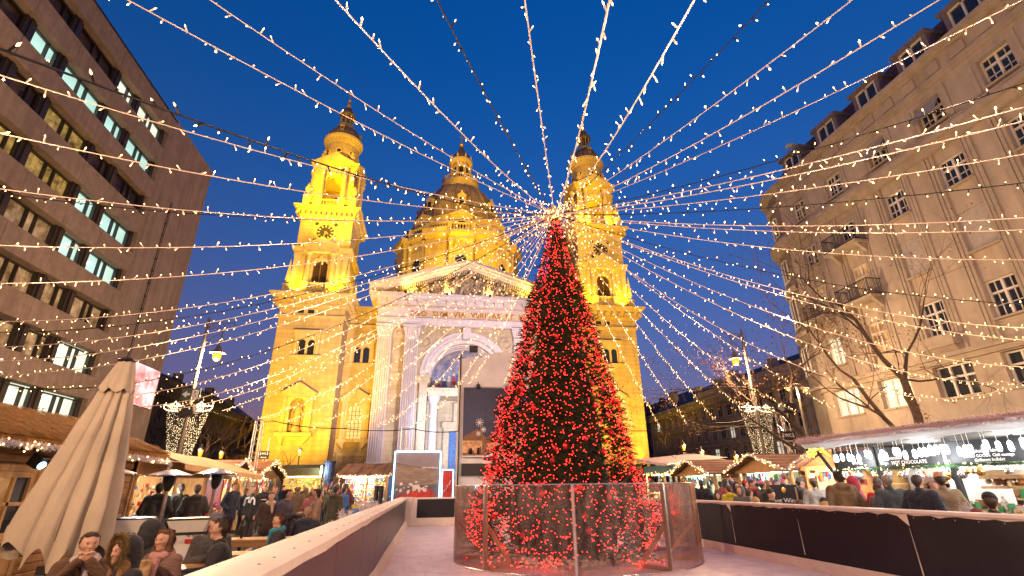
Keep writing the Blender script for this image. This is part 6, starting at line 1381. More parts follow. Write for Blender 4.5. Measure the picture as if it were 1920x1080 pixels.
# the big drinks stall
ds = thing('drinks_stall', 'long drinks and grill stall with white tinsel eave, hanging jar lamps and chalkboard signs', 'market stall', (10.9, 0, 0))
Y0_, Y1_ = 3.2, 12.75
def eavez(y): return 2.58+(y-7)*.012
m = MB(); m.add([(-.9, Y0_, 2.62), (-.9, Y1_, 2.66), (3, Y1_, 3.1), (3, Y0_, 3.05)], [(0, 1, 2, 3)]); m.add([(-.9, Y0_, 2.72), (-.9, Y1_, 2.76), (3, Y1_, 3.2), (3, Y0_, 3.15)], [(3, 2, 1, 0)]); m.add([(-.9, Y0_, 2.62), (-.9, Y0_, 2.72), (-.9, Y1_, 2.76), (-.9, Y1_, 2.66)], [(0, 1, 2, 3)]); m.build('roof', 'red_roof' if 'red_roof' in MATS else 'roof_tile', ds)
m = MB(); tinsel(m, [(-.93, Y0_, 2.67), (-.93, Y1_, 2.71)], .16, 1400, droop=.3, w=.014); o = m.build('tinsel_fringe', 'tinsel_pink', ds); o['kind'] = 'stuff'
m = MB(); n = 40; vs = []
for i in range(n+1):
    y = Y0_+(Y1_-Y0_)*i/n; u = abs(math.sin(i*PI/6)); vs += [(-.88, y, 2.62), (-.82-.05*math.sin(i*1.7), y, 2.53-.05*(1-u)), (-.74, y, 2.51-.04*(1-u))]
m.add(vs, [(i*3+j, (i+1)*3+j, (i+1)*3+j+1, i*3+j+1) for i in range(n) for j in range(2)]); mat('snow_cloth', (.8, .82, .85), .8, .05, 3); translucent('valance_cloth', (.85, .88, .92)); m.build('snow_valance', 'valance_cloth', ds, 60)
m = MB(); m.box(2.2, 2.3, Y0_, Y1_, 0, 2.9); m.build('back_wall', 'sign_white', ds); m = MB(); m.box(-.6, 2.2, Y0_, Y1_, 2.55, 2.58); m.build('ceiling', 'chalkboard', ds)
for i, y in enumerate((12.6, 11.3, 9.45, 7.6, 5.8)):
    m = MB(); m.beam((.0, y, 0), (.0, y, 2.5), .1, .1); m.build('post', 'chalkboard', ds); m = MB(); m.beam((.0, y, 1.6), (-.1, y+.5, 2.45), .06, .06); m.build('strut', 'chalkboard', ds)
segs = [(11.25, 12.45), (9.55, 11.15), (7.7, 9.35), (5.9, 7.5), (4.0, 5.7)]
for i, (a, b) in enumerate(segs):
    m = MB(); m.cbox(-.12, -.08, a, b, 1.98, 2.42, .008); m.build('sign_board', 'chalkboard', ds)
RZM = (PI/2, 0, -PI/2)
def chalk(txt, y, z, size, bold=False, shear=0.0): text('sign_lettering', txt, size, 'chalk', ds, (-.125, y, z), RZM, .001, bold, 1.0, shear, 'white chalk lettering on the black sign')
chalk('HOT CHOCOLATE', 10.35, 2.06, .105, True); chalk('Szaloncukor', 10.75, 2.17, .11, True); chalk('Teaféle', 11.0, 2.06, .08); chalk('Mulled wine', 9.9, 2.19, .10, False, .2)
chalk('kürtőskalács  kávé', 8.7, 2.2, .09, True); chalk('BAKED GOODS  Chili sausage', 8.6, 2.11, .075, True); chalk('Grillezett kolbász', 8.6, 2.03, .08, True, .2); chalk('Sör', 7.2, 2.2, .30, True, .25); chalk('Sült', 6.2, 2.2, .22, True, .25); chalk('forró tea', 11.8, 2.1, .09, True); chalk('Ital', 5.0, 2.2, .24, True, .25)
rj = random.Random(8)
for i in range(44):
    y = 5.2+i*(12.3-5.2)/43+rj.uniform(-.05, .05); x = -.3+rj.uniform(-.12, .1); z = 2.24+rj.uniform(-.05, .06)
    if i == 0:
        j = MB(); j.lathe([(.02, .09), (.035, .07), (.04, .05), (.045, -.05), (.03, -.09), (0, -.1)], 8); jm = j.mesh('jar_lamp', 'jar_lamp', 60)
    link('jar_lamp', jm, ds, loc=(x, y, z)); m = MB(); m.tube([(x, y, z+.08), (x, y, 2.56)], .004, 3); m.build('lamp_cord', 'cable_white', ds)
for y in (5.8, 7.6, 9.4, 11.4): lamp('jar_lamp_light', 'POINT', (-.4, y, 2.12), 48, (.92, .97, 1.0), ds, .25)
for y in (5.2, 7.0, 9.0, 11.0): lamp('stall_light', 'POINT', (1.1, y, 2.35), 80, (1, .95, .85), ds, .2)
garland(ds, [(-.14, 4, 1.95), (-.14, 12.5, 1.95)], .11, 10, 'pine_garland', dens=520, w=.01)
bmS = {}
for k, (mn) in enumerate(('gold_ball', 'silver_ball')):
    b = MB(); b.ball((0, 0, 0), .05, 12, 8); b.lathe([(.012, .045), (.012, .07)], 6); bmS[mn] = b.mesh('bauble', mn, 60)
for i in range(60):
    y = rj.uniform(4, 12.4); s_ = rj.choice((.6, .8, 1, 1.3, 1.7)); o = link('bauble', bmS[rj.choice(('gold_ball', 'gold_ball', 'silver_ball'))], ds, loc=(-.2, y, 1.86-rj.uniform(0, .12))); o.scale = (s_, s_, s_)
m = MB(); m.cbox(.0, .55, 3.5, 12.5, 1.02, 1.07, .01); m.build('counter_top', 'plank_light', ds); m = MB(); m.box(.05, .1, 3.5, 12.5, 0, 1.02); m.build('counter_front', 'chalkboard', ds)
for z in (1.25, 1.6): m = MB(); m.box(1.9, 2.2, 7.8, 12.4, z, z+.03); m.build('shelf', 'plank_light', ds)
goods(ds, 1.95, 2.15, 8, 12.3, 1.32, 1.5, 90, [3, 5, 2, 8], False, 'bottles', (.08, .16)); goods(ds, 1.95, 2.15, 8, 12.3, 1.7, 1.85, 60, [0, 2, 4, 1]); goods(ds, .05, .5, 8.2, 12.3, 1.1, 1.22, 90, [3, 2, 5, 0, 8], False, 'bottles', (.06, .14))
m = MB(); m.box(1.4, 1.45, 9.6, 10.9, 1.1, 1.85); m.build('white_screen', 'snow_cloth', ds); m = MB(); m.box(.2, .6, 7.55, 9.2, 1.5, 1.55); m.build('shelf', 'plank_light', ds); goods(ds, .2, .55, 7.6, 9.1, 1.58, 1.7, 40, [8, 5, 9])
m = MB()
for i in range(9): y = 5.0+i*.23; m.ball((.1, y, 1.48+rj.uniform(-.03, .03)), .085, 8, 6, sc=(.8, 1.3, .9))
o = m.build('roast_knuckles', 'goods5', ds); o['kind'] = 'stuff'; m = MB(); m.tube([(.1, 4.8, 1.5), (.1, 7.2, 1.5)], .012); m.tube([(.1, 4.9, 1.07), (.1, 4.9, 1.6)], .015); m.tube([(.1, 7.1, 1.07), (.1, 7.1, 1.6)], .015); m.build('spit_rack', 'steel', ds)
m = MB(); m.quad((-.05, 4, 1.08), (-.05, 7.4, 1.08), (.0, 7.4, 1.35), (.0, 4, 1.35)); m.build('glass_guard', 'window_glass', ds); goods(ds, .05, .45, 4.2, 7.4, 1.1, 1.16, 90, [5, 9, 1], False, 'grilled_food')
m = MB(); m.box(.15, .18, 5.9, 6.4, 1.5, 1.75); m.build('price_card', 'snow_cloth', ds); m = MB(); m.box(2.1, 2.18, 3.6, 7.4, 1.2, 2.5); m.build('teal_panel', 'teal_paint', ds)
m = MB(); m.prism([(.1, 1.75), (.3, 1.85), (.6, 1.8), (.6, 1.7), (.1, 1.68)], 7.7, 9.1); m.build('wooden_arch', 'plank_light', ds)

# ================================================================== stage tent, billboards, trusses
tt = thing('stage_tent', 'white fabric covered stage block with printed night market banner behind the tree', 'tent', (0, 26.6, 0))
m = MB(); m.box(1.55, 6.6, 0.05, 3.2, .0, 8.1); m.build('frame_cover', 'tent_white', tt)
m = MB(); n = 10; vs = []
for i in range(n+1):
    u = i/n; x = 1.55+5.05*u; z = 8.12+.45*math.sin(u*PI*.95)**2+.08*math.sin(i*2.1); vs += [(x, -.06, z), (x, 3.25, z+.1), (x, -.09+.02*(i % 2), 6.6)]
m.add(vs, [(i*3, (i+1)*3, (i+1)*3+1, i*3+1) for i in range(n)]+[(i*3+2, (i+1)*3+2, (i+1)*3, i*3) for i in range(n)]); m.build('roof_sheet', 'tent_white', tt, 40)
m = MB(); m.beam((1.5, -.12, 0), (1.5, -.12, 8.4), .07, .07); m.build('corner_pole', 'iron', tt)
PR = MB()
mat('print_sky', (.030, .036, .075), .6, .35, .5); mat('print_roof', (.16, .075, .035), .6, .3, 3); mat('print_lit', (.5, .28, .13), .6, .5, 5); mat('print_ground', (.17, .085, .05), .6, .4, 4); mat('print_white', (.62, .58, .58), .6, .1, 4); mat('print_dark', (.03, .02, .02), .6, .3, 6); mat('print_crowd', (.12, .05, .04), .6, .6, 9)
m = MB(); m.box(1.7, 6.5, -.16, -.12, 3.05, 6.55); m.build('banner', 'print_sky', tt)
m = MB(); Y_ = -.165
def pq(*pts, mi=0, dy=0): m.add([(a, Y_-dy, b) for a, b in pts], [tuple(range(len(pts)))], mi)
pq((1.7, 3.1), (6.5, 3.1), (6.5, 3.7), (1.7, 3.7), mi=0); pq((1.7, 3.7), (2.9, 3.7), (2.9, 4.0), (2.45, 4.45), (1.7, 4.0), mi=1, dy=.002); pq((1.7, 3.25), (2.7, 3.25), (2.7, 3.85), (1.7, 3.85), mi=2, dy=.004); pq((2.9, 3.7), (3.7, 3.7), (3.6, 3.95), (3.25, 4.2), (2.85, 3.95), mi=1, dy=.003); pq((3.0, 3.35), (3.6, 3.35), (3.6, 3.75), (3.0, 3.75), mi=2, dy=.005)
pq((4.0, 3.7), (4.3, 3.7), (4.28, 4.6), (4.15, 4.85), (4.02, 4.6), mi=2, dy=.002); pq((3.8, 3.6), (5.2, 3.6), (5.2, 4.0), (3.8, 4.0), mi=2, dy=.001); pq((1.7, 3.06), (6.5, 3.06), (6.5, 3.12), (3.9, 3.16), (3.4, 3.3), (2.9, 3.12), (1.7, 3.12), mi=3, dy=.006)
for i in range(26): x = rm.uniform(1.9, 4.6); h = rm.uniform(.15, .4); pq((x, 3.2), (x+.1, 3.2), (x+.08, 3.2+h), (x+.02, 3.2+h), mi=4, dy=.007)
for cx_, cz_, r_ in ((2.55, 4.75, .22), (2.75, 4.4, .16), (2.5, 4.2, .13)):
    for k in range(5): i0 = len(m.v); m.add([(-r_, 0, -.012), (r_, 0, -.012), (r_, 0, .012), (-r_, 0, .012)], [(0, 1, 2, 3)], 3); m.xf(Matrix.Translation((cx_, Y_-.009, cz_)) @ Matrix.Rotation(k*PI/5, 4, 'Y'), i0)
for i in range(40): x = rm.uniform(1.8, 6.4); z = rm.uniform(4.6, 6.4); s_ = .012; pq((x, z), (x+s_, z), (x+s_, z+s_), (x, z+s_), mi=3, dy=.001)
m.build('banner_print', ['print_ground', 'print_roof', 'print_lit', 'print_white', 'print_crowd'], tt, label='printed night market scene with huts, stars and a tower')['kind'] = 'stuff'
m = MB(); m.box(1.66, 6.5, -.14, -.1, 2.17, 2.75); m.build('black_band', 'black_plastic', tt)
m = MB(); m.ball((0, 0, 0), .16, 10, 8, sc=(.8, 1.2, .9)); sp2 = thing('stage_lamp', 'small black stage lamp on the tent front above the banner', 'spotlight', (2.45, 26.35, 6.6)); m.build('housing', 'black_plastic', sp2); m = MB(); m.tube([(0, 0, .1), (0, .2, .3)], .02); m.build('bracket', 'black_plastic', sp2)
# framed billboard
bbd = thing('billboard', 'tall billboard in a glowing blue frame with snowy red picture, behind the rink', 'billboard', (0, 25.4, 0))
mat('poster_bg', (.10, .09, .10), .5, .4, .8); mat('poster_house', (.20, .15, .12), .5, .4, 1.5, stretch=(1, 1, 6)); mat('poster_red', (.42, .03, .025), .5, .45, 3); mat('poster_white', (.55, .50, .48), .5, .25, 4); mat('poster_sky', (.19, .17, .20), .5, .2, 1)
bx0, bx1, bz0, bz1 = -1.55, .60, .95, 3.25
m = MB(); m.box(bx0, bx1, 0, .15, bz0, bz1); m.build('board', 'poster_bg', bbd)
m = MB(); Y_ = -.004
pq((bx0+.06, bz0+.05), (bx1-.06, bz0+.05), (bx1-.06, bz1-.06), (bx0+.06, bz1-.06), mi=0); pq((bx0+.06, bz1-.5), (bx1-.06, bz1-.85), (bx1-.06, bz1-.06), (bx0+.06, bz1-.06), mi=4, dy=.002); pq((bx0+.06, 1.75), (bx1-.06, 1.75), (bx1-.06, 2.38), (bx0+.06, 2.68), mi=1, dy=.003)
def blob(cx_, cz_, rx, rz, mi, dy, n=14): pq(*[(cx_+rx*math.cos(2*PI*k/n)*(1+.12*math.sin(k*2.3)), cz_+rz*math.sin(2*PI*k/n)*(1+.12*math.cos(k*3.1))) for k in range(n)], mi=mi, dy=dy)
rp_ = random.Random(44)
for k_ in range(46): blob(-.45+rp_.gauss(0, .38), 1.33+abs(rp_.gauss(0, .17))-.12, rp_.uniform(.07, .2), rp_.uniform(.05, .13), 2, .006+k_*.00004, 9)
for k_ in range(30): blob(-.45+rp_.gauss(0, .42), 1.62+rp_.gauss(0, .13), rp_.uniform(.03, .11), rp_.uniform(.03, .09), 3, .009+k_*.00004, 9)
for k_ in range(16): blob(-.3+rp_.gauss(0, .5), 1.08+rp_.gauss(0, .05), rp_.uniform(.06, .2), rp_.uniform(.03, .07), 0, .0105+k_*.00002, 9)
for i in range(90): x = rm.uniform(bx0+.1, bx1-.1); z = rm.uniform(bz0+.1, bz1-.15); s_ = rm.uniform(.006, .016); pq((x, z), (x+s_, z), (x+s_, z+s_), (x, z+s_), mi=3, dy=.011)
m.build('poster', ['poster_bg', 'poster_house', 'poster_red', 'poster_white', 'poster_sky'], bbd, label='snowy poster with a red and white mass before a house')['kind'] = 'stuff'
text('poster_lettering', 'TASTE THE FEELING', .085, 'sign_white', bbd, (.1, -.02, 2.52), (PI/2, 0, 0), .001, True)
m = MB()
for a, b in (((bx0, bz0), (bx0, bz1)), ((bx0, bz1), (bx1, bz1)), ((bx1, bz1), (bx1, bz0)), ((bx0, bz0), (bx1, bz0))): m.beam((a[0], -.02, a[1]), (b[0], -.02, b[1]), .05, .05)
m.build('neon_frame', 'neon_blue', bbd)
for x in (bx0+.2, bx1-.2): m = MB(); m.box(x-.05, x+.05, .05, .12, 0, bz0); m.build('leg', 'iron', bbd)
b2 = thing('billboard', 'small red display panel in a pale blue frame beside the larger billboard', 'billboard', (0, 25.3, 0))
m = MB(); m.box(.70, 1.22, 0, .12, 0, 2.42); m.build('board', 'iron', b2); m = MB(); m.box(.75, 1.17, -.01, -.001, 1.2, 2.36); m.build('poster', 'poster_red', b2); m = MB(); m.tube([(.8+.04*k, -.015, 1.45+.06*k+.05*math.sin(k*1.9)) for k in range(9)], .012, 4); m.build('white_swirl', 'print_white', b2)
m = MB(); 
for a, b in (((.70, 1.15), (.70, 2.42)), ((.70, 2.42), (1.22, 2.42)), ((1.22, 2.42), (1.22, 1.15))): m.beam((a[0], -.02, a[1]), (b[0], -.02, b[1]), .04, .04)
m.build('neon_frame', 'neon_blue', b2)
def truss(label, x, y, z1, w=.3, lean=0.0, group='aluminium truss towers'):
    t = thing('truss_tower', label, 'truss', (x, y, 0), 0, group); n = int(z1/w); P = [(-w/2, -w/2), (w/2, -w/2), (w/2, w/2), (-w/2, w/2)]
    for px_, py_ in P: m = MB(); m.tube([(px_, py_, 0), (px_, py_, z1)], .025, 6); m.build('chord', 'alu', t)
    m = MB()
    for k in range(4):
        a, b = P[k], P[(k+1) % 4]
        for i in range(n): z = i*z1/n; z2 = (i+1)*z1/n; q, r = (a, b) if i % 2 else (b, a); m.tube([(*q, z), (*r, z2)], .012, 4, False)
    o = m.build('lacing', 'alu', t); o['kind'] = 'stuff'; return t
truss('aluminium truss tower at the end of the dark cable, left of the church', -8.2, 26.5, 4.75, .3)
truss('aluminium truss tower carrying the toilet sign right of the lamp nets', 18.9, 25.0, 5.5, .42)
truss('slim truss mast before the church door above the billboard', -1.45, 31.0, 5.0, .3)
def wc_sign(label, x, y, z, s=1.0, txt='WC'):
    t = thing('toilet_sign', label, 'sign', (x, y, z), rad(-4), 'black toilet signs'); m = MB(); m.box(-.42*s, .42*s, -.03, .03, -.32*s, .32*s); m.build('board', 'chalkboard', t)
    text('lettering', txt, .24*s, 'chalk', t, (0, -.035, .1*s), (PI/2, 0, 0), .002, True)
    m = MB()
    for sx in (-.3, .3): m.ball((sx*s, -.035, .2*s), .035*s, 8, 6, sc=(1, .1, 1)); m.prism([(sx*s-.05*s, -.0), (sx*s+.05*s, -.0), (sx*s+.03*s, .15*s), (sx*s-.03*s, .15*s)], -.036, -.032)
    m.add([(-.25*s, -.035, -.2*s), (-.15*s, -.035, -.27*s), (-.15*s, -.035, -.22*s), (.25*s, -.035, -.22*s), (.25*s, -.035, -.18*s), (-.15*s, -.035, -.18*s), (-.15*s, -.035, -.13*s)], [tuple(range(7))]); m.build('pictogram', 'chalk', t); return t
q = at_y(1478, 820, 24.7); wc_sign('black WC sign with arrow hanging on the truss tower right of the light nets', q.x, q.y, q.z, .95)
q = at_y(495, 853, 30); w_ = wc_sign('black WC sign on a white post before the left church tower', q.x, q.y, q.z, .62); m = MB(); m.box(-.06, -.02, .03, .07, -q.z, -.1); m.box(.12, .16, .03, .07, -q.z, .9); m.build('post', 'white_paint', w_)
q = at_y(1462, 768, 24.9); sb = thing('loudspeaker', 'black loudspeaker on top of the truss tower beside the right light nets', 'loudspeaker', (q.x+.25, q.y-.35, q.z+.05)); m = MB(); m.cbox(-.4, .4, -.2, .2, -.26, .26, .02); m.xf(Matrix.Rotation(.1, 4, 'Y')); m.build('cabinet', 'black_plastic', sb); m = MB(); m.box(-.36, .36, -.215, -.203, -.22, .22); m.xf(Matrix.Rotation(.1, 4, 'Y')); m.build('grille', 'chalkboard', sb)

# ================================================================== closed parasol, heaters, bar tables
pb = thing('closed_parasol', 'large folded beige parasol leaning on its pole in front of the log hut', 'parasol', (0, 0, 0))
top = at_y(238, 680, 8.2); axis0 = at_y(107, 1022, 8.0); foot = axis0+(axis0-top).normalized()*.95; foot.z = 0
m = MB(); NR = 16; NC = 160; vs = []
prof_w = [.08, .12, .16, .20, .235, .27, .30, .33, .36, .39, .415, .44, .46, .48, .49, .50, .49]
for i in range(NR+1):
    u = i/NR; c = top.lerp(axis0, u)
    for j in range(NC):
        a = 2*PI*j/NC; ph_ = 4.5*a+.35*math.sin(2.2*u+a)+.5*math.sin(2*a+.7); am = min(1, u*5); fold = 1-am*.36+am*.60*(abs(math.sin(ph_))**.75)*(.82+.3*math.sin(a*2+1.3))+.02*math.sin(23*a+u*11)+.022*math.sin(u*27+a*6)*am
        r = .88*prof_w[i]*fold*(.98 if u > .1 else .8)
        if .12 < u < .2: r *= 1.05
        z = c.z
        if i == NR: z += .13*math.cos(8*a+.4)+.12*math.cos(a-2.2)-.05
        if i == NR-1: z += .06*math.cos(8*a+.4)+.06*math.cos(a-2.2)
        lx = r*math.cos(a)*1.0; ly = r*math.sin(a)*.75
        if math.cos(a) < 0 and u > .35: lx *= 1+.22*(u-.35)
        vs.append((c.x+lx, c.y+ly, z))
m.add(vs, [(i*NC+j, (i+1)*NC+j, (i+1)*NC+(j+1) % NC, i*NC+(j+1) % NC) for i in range(NR) for j in range(NC)]); m.build('canopy', 'parasol_cloth', pb, 180)
m = MB(); vs = []
for i, (u, w_) in enumerate(((-.01, .10), (.06, .155), (.13, .20), (.17, .225))):     # little vent skirt near the tip
    c = top.lerp(axis0, u)
    for j in range(32): a = 2*PI*j/32; r = w_*(1+.1*math.cos(8*a)); vs.append((c.x+r*math.cos(a), c.y+.8*r*math.sin(a), c.z-(.06*abs(math.sin(4*a)) if i == 3 else 0)))
m.add(vs, [(i*32+j, (i+1)*32+j, (i+1)*32+(j+1) % 32, i*32+(j+1) % 32) for i in range(3) for j in range(32)]); m.build('vent_skirt', 'parasol_cloth', pb, 180)
m = MB(); m.ball(top+Vector((0, 0, .03)), .1, 10, 6, sc=(1.2, 1.2, .5)); m.build('finial', 'black_plastic', pb); m = MB(); m.tube([foot, top], .035, 10); m.build('pole', 'steel', pb)
m = MB(); m.cbox(foot.x-.35, foot.x+.35, foot.y-.35, foot.y+.35, 0, .12, .02); m.build('base_plate', 'black_plastic', pb); m = MB(); q_ = foot.lerp(top, .2); m.box(q_.x-.06, q_.x+.06, q_.y-.12, q_.y-.03, q_.z-.15, q_.z+.1); m.tube([q_+Vector((0, -.12, 0)), q_+Vector((.0, -.2, 0)), q_+Vector((.1, -.2, 0))], .015, 6); m.build('crank_box', 'black_plastic', pb)
def heater(label, px, py, y):
    c = at_y(px, py, y); t = thing('patio_heater', label, 'patio heater', (c.x, y, 0), 0, 'mushroom patio heaters'); zt = c.z
    m = MB(); m.lathe([(.0, zt+.10), (.12, zt+.09), (.45, zt-.01), (.46, zt-.03), (.1, zt+.02)], 24); m.build('reflector', 'steel', t, 40); m = MB(); m.lathe([(.07, zt-.02), (.125, zt-.04), (.12, zt-.1), (.085, zt-.26), (.04, zt-.34)], 14); m.build('burner', 'black_plastic', t, 40)
    m = MB(); m.tube([(0, 0, .55), (0, 0, zt-.3)], .035, 10); m.build('pole', 'steel', t); m = MB(); m.lathe([(.26, 0), (.26, .06), (.2, .08), (.2, .55), (.15, .62), (.04, .66)], 16); m.build('gas_housing', 'steel', t, 30)
heater('steel patio heater in front of the food stall counter, nearest the log hut', 320, 890, 12.6); heater('steel patio heater between the food stall and the tall man in navy', 408, 887, 13.0)
heater('patio heater with flat reflector half hidden behind the closed parasol', 205, 886, 11.3)
def bar_table(label, px, y, zt=1.12):
    c = at_y(px, 955, y); t = thing('bar_table', label, 'table', (c.x, y, 0), .25, 'standing tables in white covers')
    m = MB(); m.cbox(-.36, .36, -.36, .36, zt, zt+.03, .01); m.build('table_top', 'black_plastic', t)
    m = MB(); n = 8; w = [.35, .29, .25, .225, .21, .22, .25, .29, .34]; vs = []
    for i in range(n+1):
        z = zt*(1-i/n)+.01; vs += [(-w[i], -w[i], z), (w[i], -w[i], z), (w[i], w[i], z), (-w[i], w[i], z)]
    m.add(vs, [(i*4+j, (i+1)*4+j, (i+1)*4+(j+1) % 4, i*4+(j+1) % 4) for i in range(n) for j in range(4)]); m.build('stretch_cover', 'white_cloth', t, 40)
    m = MB(); m.box(.0, .2, -.255, -.25, .72, .79); m.build('red_label', 'red_paint', t); m = MB(); m.tube([(-.02+.025*k, -.262, .86+.035*math.sin(k*1.8)) for k in range(9)], .007, 4); m.build('script_mark', 'black_plastic', t)
bar_table('standing table with white stretch cover before the food stall, left one', 258, 12.2); bar_table('standing table with white stretch cover before the queue, right one', 362, 11.6)
# belt barrier posts between parasol and tables
def belt(label, pts):
    t = thing('belt_barrier', label, 'barrier', (0, 0, 0))
    for x, y in pts: m = MB(); m.lathe([(.16, 0), (.16, .03), (.03, .06), (.025, .92), (.035, .93), (.035, 1.0)], 10, (x, y, 0)); m.build('post', 'black_plastic', t, 40)
    for (a, b), (c, d) in zip(pts[:-1], pts[1:]): m = MB(); m.beam((a, b, .93), (c, d, .90), .006, .05); m.build('belt', 'black_plastic', t)
belt('black belt barrier running behind the seated people and standing tables', [(-6.3, 9.2), (-5.0, 10.0), (-4.4, 10.6), (-3.5, 11.4)])

# ================================================================== tables and benches of the left seating
def plank_table(label, x0, x1, y0, y1, z, cat, nm, group):
    t = thing(nm, label, cat, ((x0+x1)/2, (y0+y1)/2, 0), 0, group); hx = (x1-x0)/2; hy = (y1-y0)/2; n = 3 if cat == 'table' else 2
    for i in range(n): a = -hy+2*hy*i/n; m = MB(); m.cbox(-hx, hx, a+.004, a+2*hy/n-.004, z-.04, z, .006); m.build('plank', 'bench_wood', t)
    m = MB(); m.box(-hx+.02, hx-.02, -hy+.01, -hy+.03, z-.12, z-.045); m.build('apron', 'bench_wood', t)
    for s in (-1, 1):
        m = MB(); m.beam((s*(hx-.25), -hy+.05, 0), (s*(hx-.25), -hy+.05, z-.04), .04, .04); m.beam((s*(hx-.25), hy-.05, 0), (s*(hx-.25), hy-.05, z-.04), .04, .04); m.beam((s*(hx-.25), -hy+.05, .2), (s*(hx-.25), hy-.05, .2), .03, .03); m.build('leg', 'iron', t)
plank_table('wooden beer table nearest the camera with cup on it', -3.6, -1.25, 7.55, 8.1, .74, 'table', 'beer_table', 'wooden beer tables')
plank_table('wooden beer table in front of the woman with turquoise scarf', -3.4, -1.25, 8.75, 9.3, .76, 'table', 'beer_table', 'wooden beer tables')
plank_table('wooden beer table in front of the fair haired person seen from behind', -3.8, -1.25, 11.0, 11.6, .78, 'table', 'beer_table', 'wooden beer tables')
for y, nm in ((5.75, 'front row under the fur hooded woman'), (6.95, 'under the young man in black jacket'), (9.8, 'under the woman with turquoise scarf'), (12.05, 'under the fair haired person')): plank_table('wooden beer bench '+nm, -3.4, -1.25, y-.13, y+.13, .45, 'bench', 'beer_bench', 'wooden beer benches')
# fluffy white garland clumps along the left barrier
for i, (y, h) in enumerate(((3.4, 1.0), (4.2, 1.06), (8.6, 1.12), (9.4, 1.2), (12.2, 1.22), (15.0, 1.2))):
    t = MB(); 
    for k in range(5): tinsel(t, [(-1.34+rm.uniform(-.08, .08), y+rm.uniform(-.3, .3), h-.2), (-1.34+rm.uniform(-.1, .1), y+rm.uniform(-.3, .3), h+rm.uniform(.0, .14))], .10, 260, droop=-.3, w=.006)
    o = t.build('tinsel_clump', 'tinsel'); tag(o, 'white feathery tinsel clump fixed outside the left rink barrier, %s from the camera' % order[i], 'decoration', 'white tinsel clumps along the barrier')
# chalkboard stand
af = thing('menu_board', 'leaning black menu board with hot wine lettering standing behind the right barrier', 'sign', (9.35, 12.9, 0), rad(-40))
m = MB(); m.cbox(-.33, .33, -.03, .0, .5, 1.62, .01); m.xf(Matrix.Rotation(-.12, 4, 'X')); m.build('board', 'chalkboard', af); m = MB(); m.beam((-.3, .05, 0), (-.3, -.12, 1.55), .03, .03); m.beam((.3, .05, 0), (.3, -.12, 1.55), .03, .03); m.beam((-.3, .5, 0), (-.3, -.0, 1.5), .03, .03); m.beam((.3, .5, 0), (.3, 0, 1.5), .03, .03); m.build('frame', 'pine', af)
for s_, z_, sz in (('hot Wine', 1.22, .15), ('forralt', 1.0, .15)): text('lettering', s_, sz, 'chalk', af, (0, .10, z_), (PI/2-.12, 0, 0), .002, True)
m = MB(); m.ball((0, .13, 1.48), .06, 10, 8, sc=(.9, .1, 1.3)); m.build('gold_mark', 'gold_ball', af)

# ================================================================== bare trees
mat('twig', (0.075, 0.045, 0.03), .9, .3, 6); mat('dry_leaf', (0.16, 0.07, 0.03), .8, .4, 4)
def bare_tree(label, x, y, h, spread, seed, fork=.35, lean=(0, 0), depth=6, leaves=400, r0=.17, twm='twig', group='bare winter trees'):
    r = random.Random(seed); t = thing('bare_tree', label, 'tree', (x, y, 0), 0, group); tr = MB(); cw = MB(); tips = []
    def grow(p, d, L, rad_, dep):
        n = 4; pts = [p]; rs_ = [rad_]; q = p; dd = d.copy()
        for i in range(n):
            dd = (dd+Vector((r.gauss(0, .13), r.gauss(0, .13), r.gauss(0, .09)+.03))).normalized(); q = q+dd*(L/n); pts.append(q); rs_.append(rad_*(1-.4*(i+1)/n))
        (tr if dep >= depth-2 else cw).tube(pts, rs_, 7 if dep >= depth-2 else (4 if dep > 1 else 3), False)
        if dep == 0: tips.append(q); return
        k = 3 if dep > 2 else r.choice((2, 3, 3))
        for j in range(k):
            ax = dd.orthogonal().normalized(); ax = (Matrix.Rotation(r.uniform(0, 2*PI), 3, dd) @ ax); ang = r.uniform(.3, .85)*spread
            nd = (Matrix.Rotation(ang, 3, ax) @ dd); nd.z += .06; grow(pts[r.choice((2, 3, 4))] if j else q, nd.normalized(), L*r.uniform(.58, .82), rs_[-1]*r.uniform(.62, .85), dep-1)
            if dep <= 3: tips.append(pts[3])
    grow(Vector((0, 0, 0)), Vector((lean[0], lean[1], 1)).normalized(), h*fork, r0, depth)
    tr.build('trunk', 'bark', t, 60); o = cw.build('crown', twm, t); o['kind'] = 'stuff'
    if leaves:
        lf = MB()
        for i in range(leaves):
            c = r.choice(tips)+Vector((r.gauss(0, .12), r.gauss(0, .12), r.gauss(0, .12))); d = Vector((r.gauss(0, 1), r.gauss(0, 1), r.gauss(0, 1))).normalized()*.06; e = d.orthogonal()*.5; lf.quad(c-d, c+e, c+d, c-e)
        o = lf.build('dry_leaves', 'dry_leaf', t); o['kind'] = 'stuff'
bare_tree('big bare tree with crooked trunk before the apartment house behind the drinks stall', 18.7, 17.2, 10.5, 1.15, 5, .52, (.22, .0), 7, 700, .22)
bare_tree('bare tree with dry leaves before the rounded house corner', 20.2, 23.6, 11.5, .9, 12, .42, (.06, 0), 7, 1600, .2)
bare_tree('bare tree with thin twigs at the right picture edge', 22.3, 12.2, 9.5, 1.0, 23, .45, (.1, 0), 7, 250, .16)
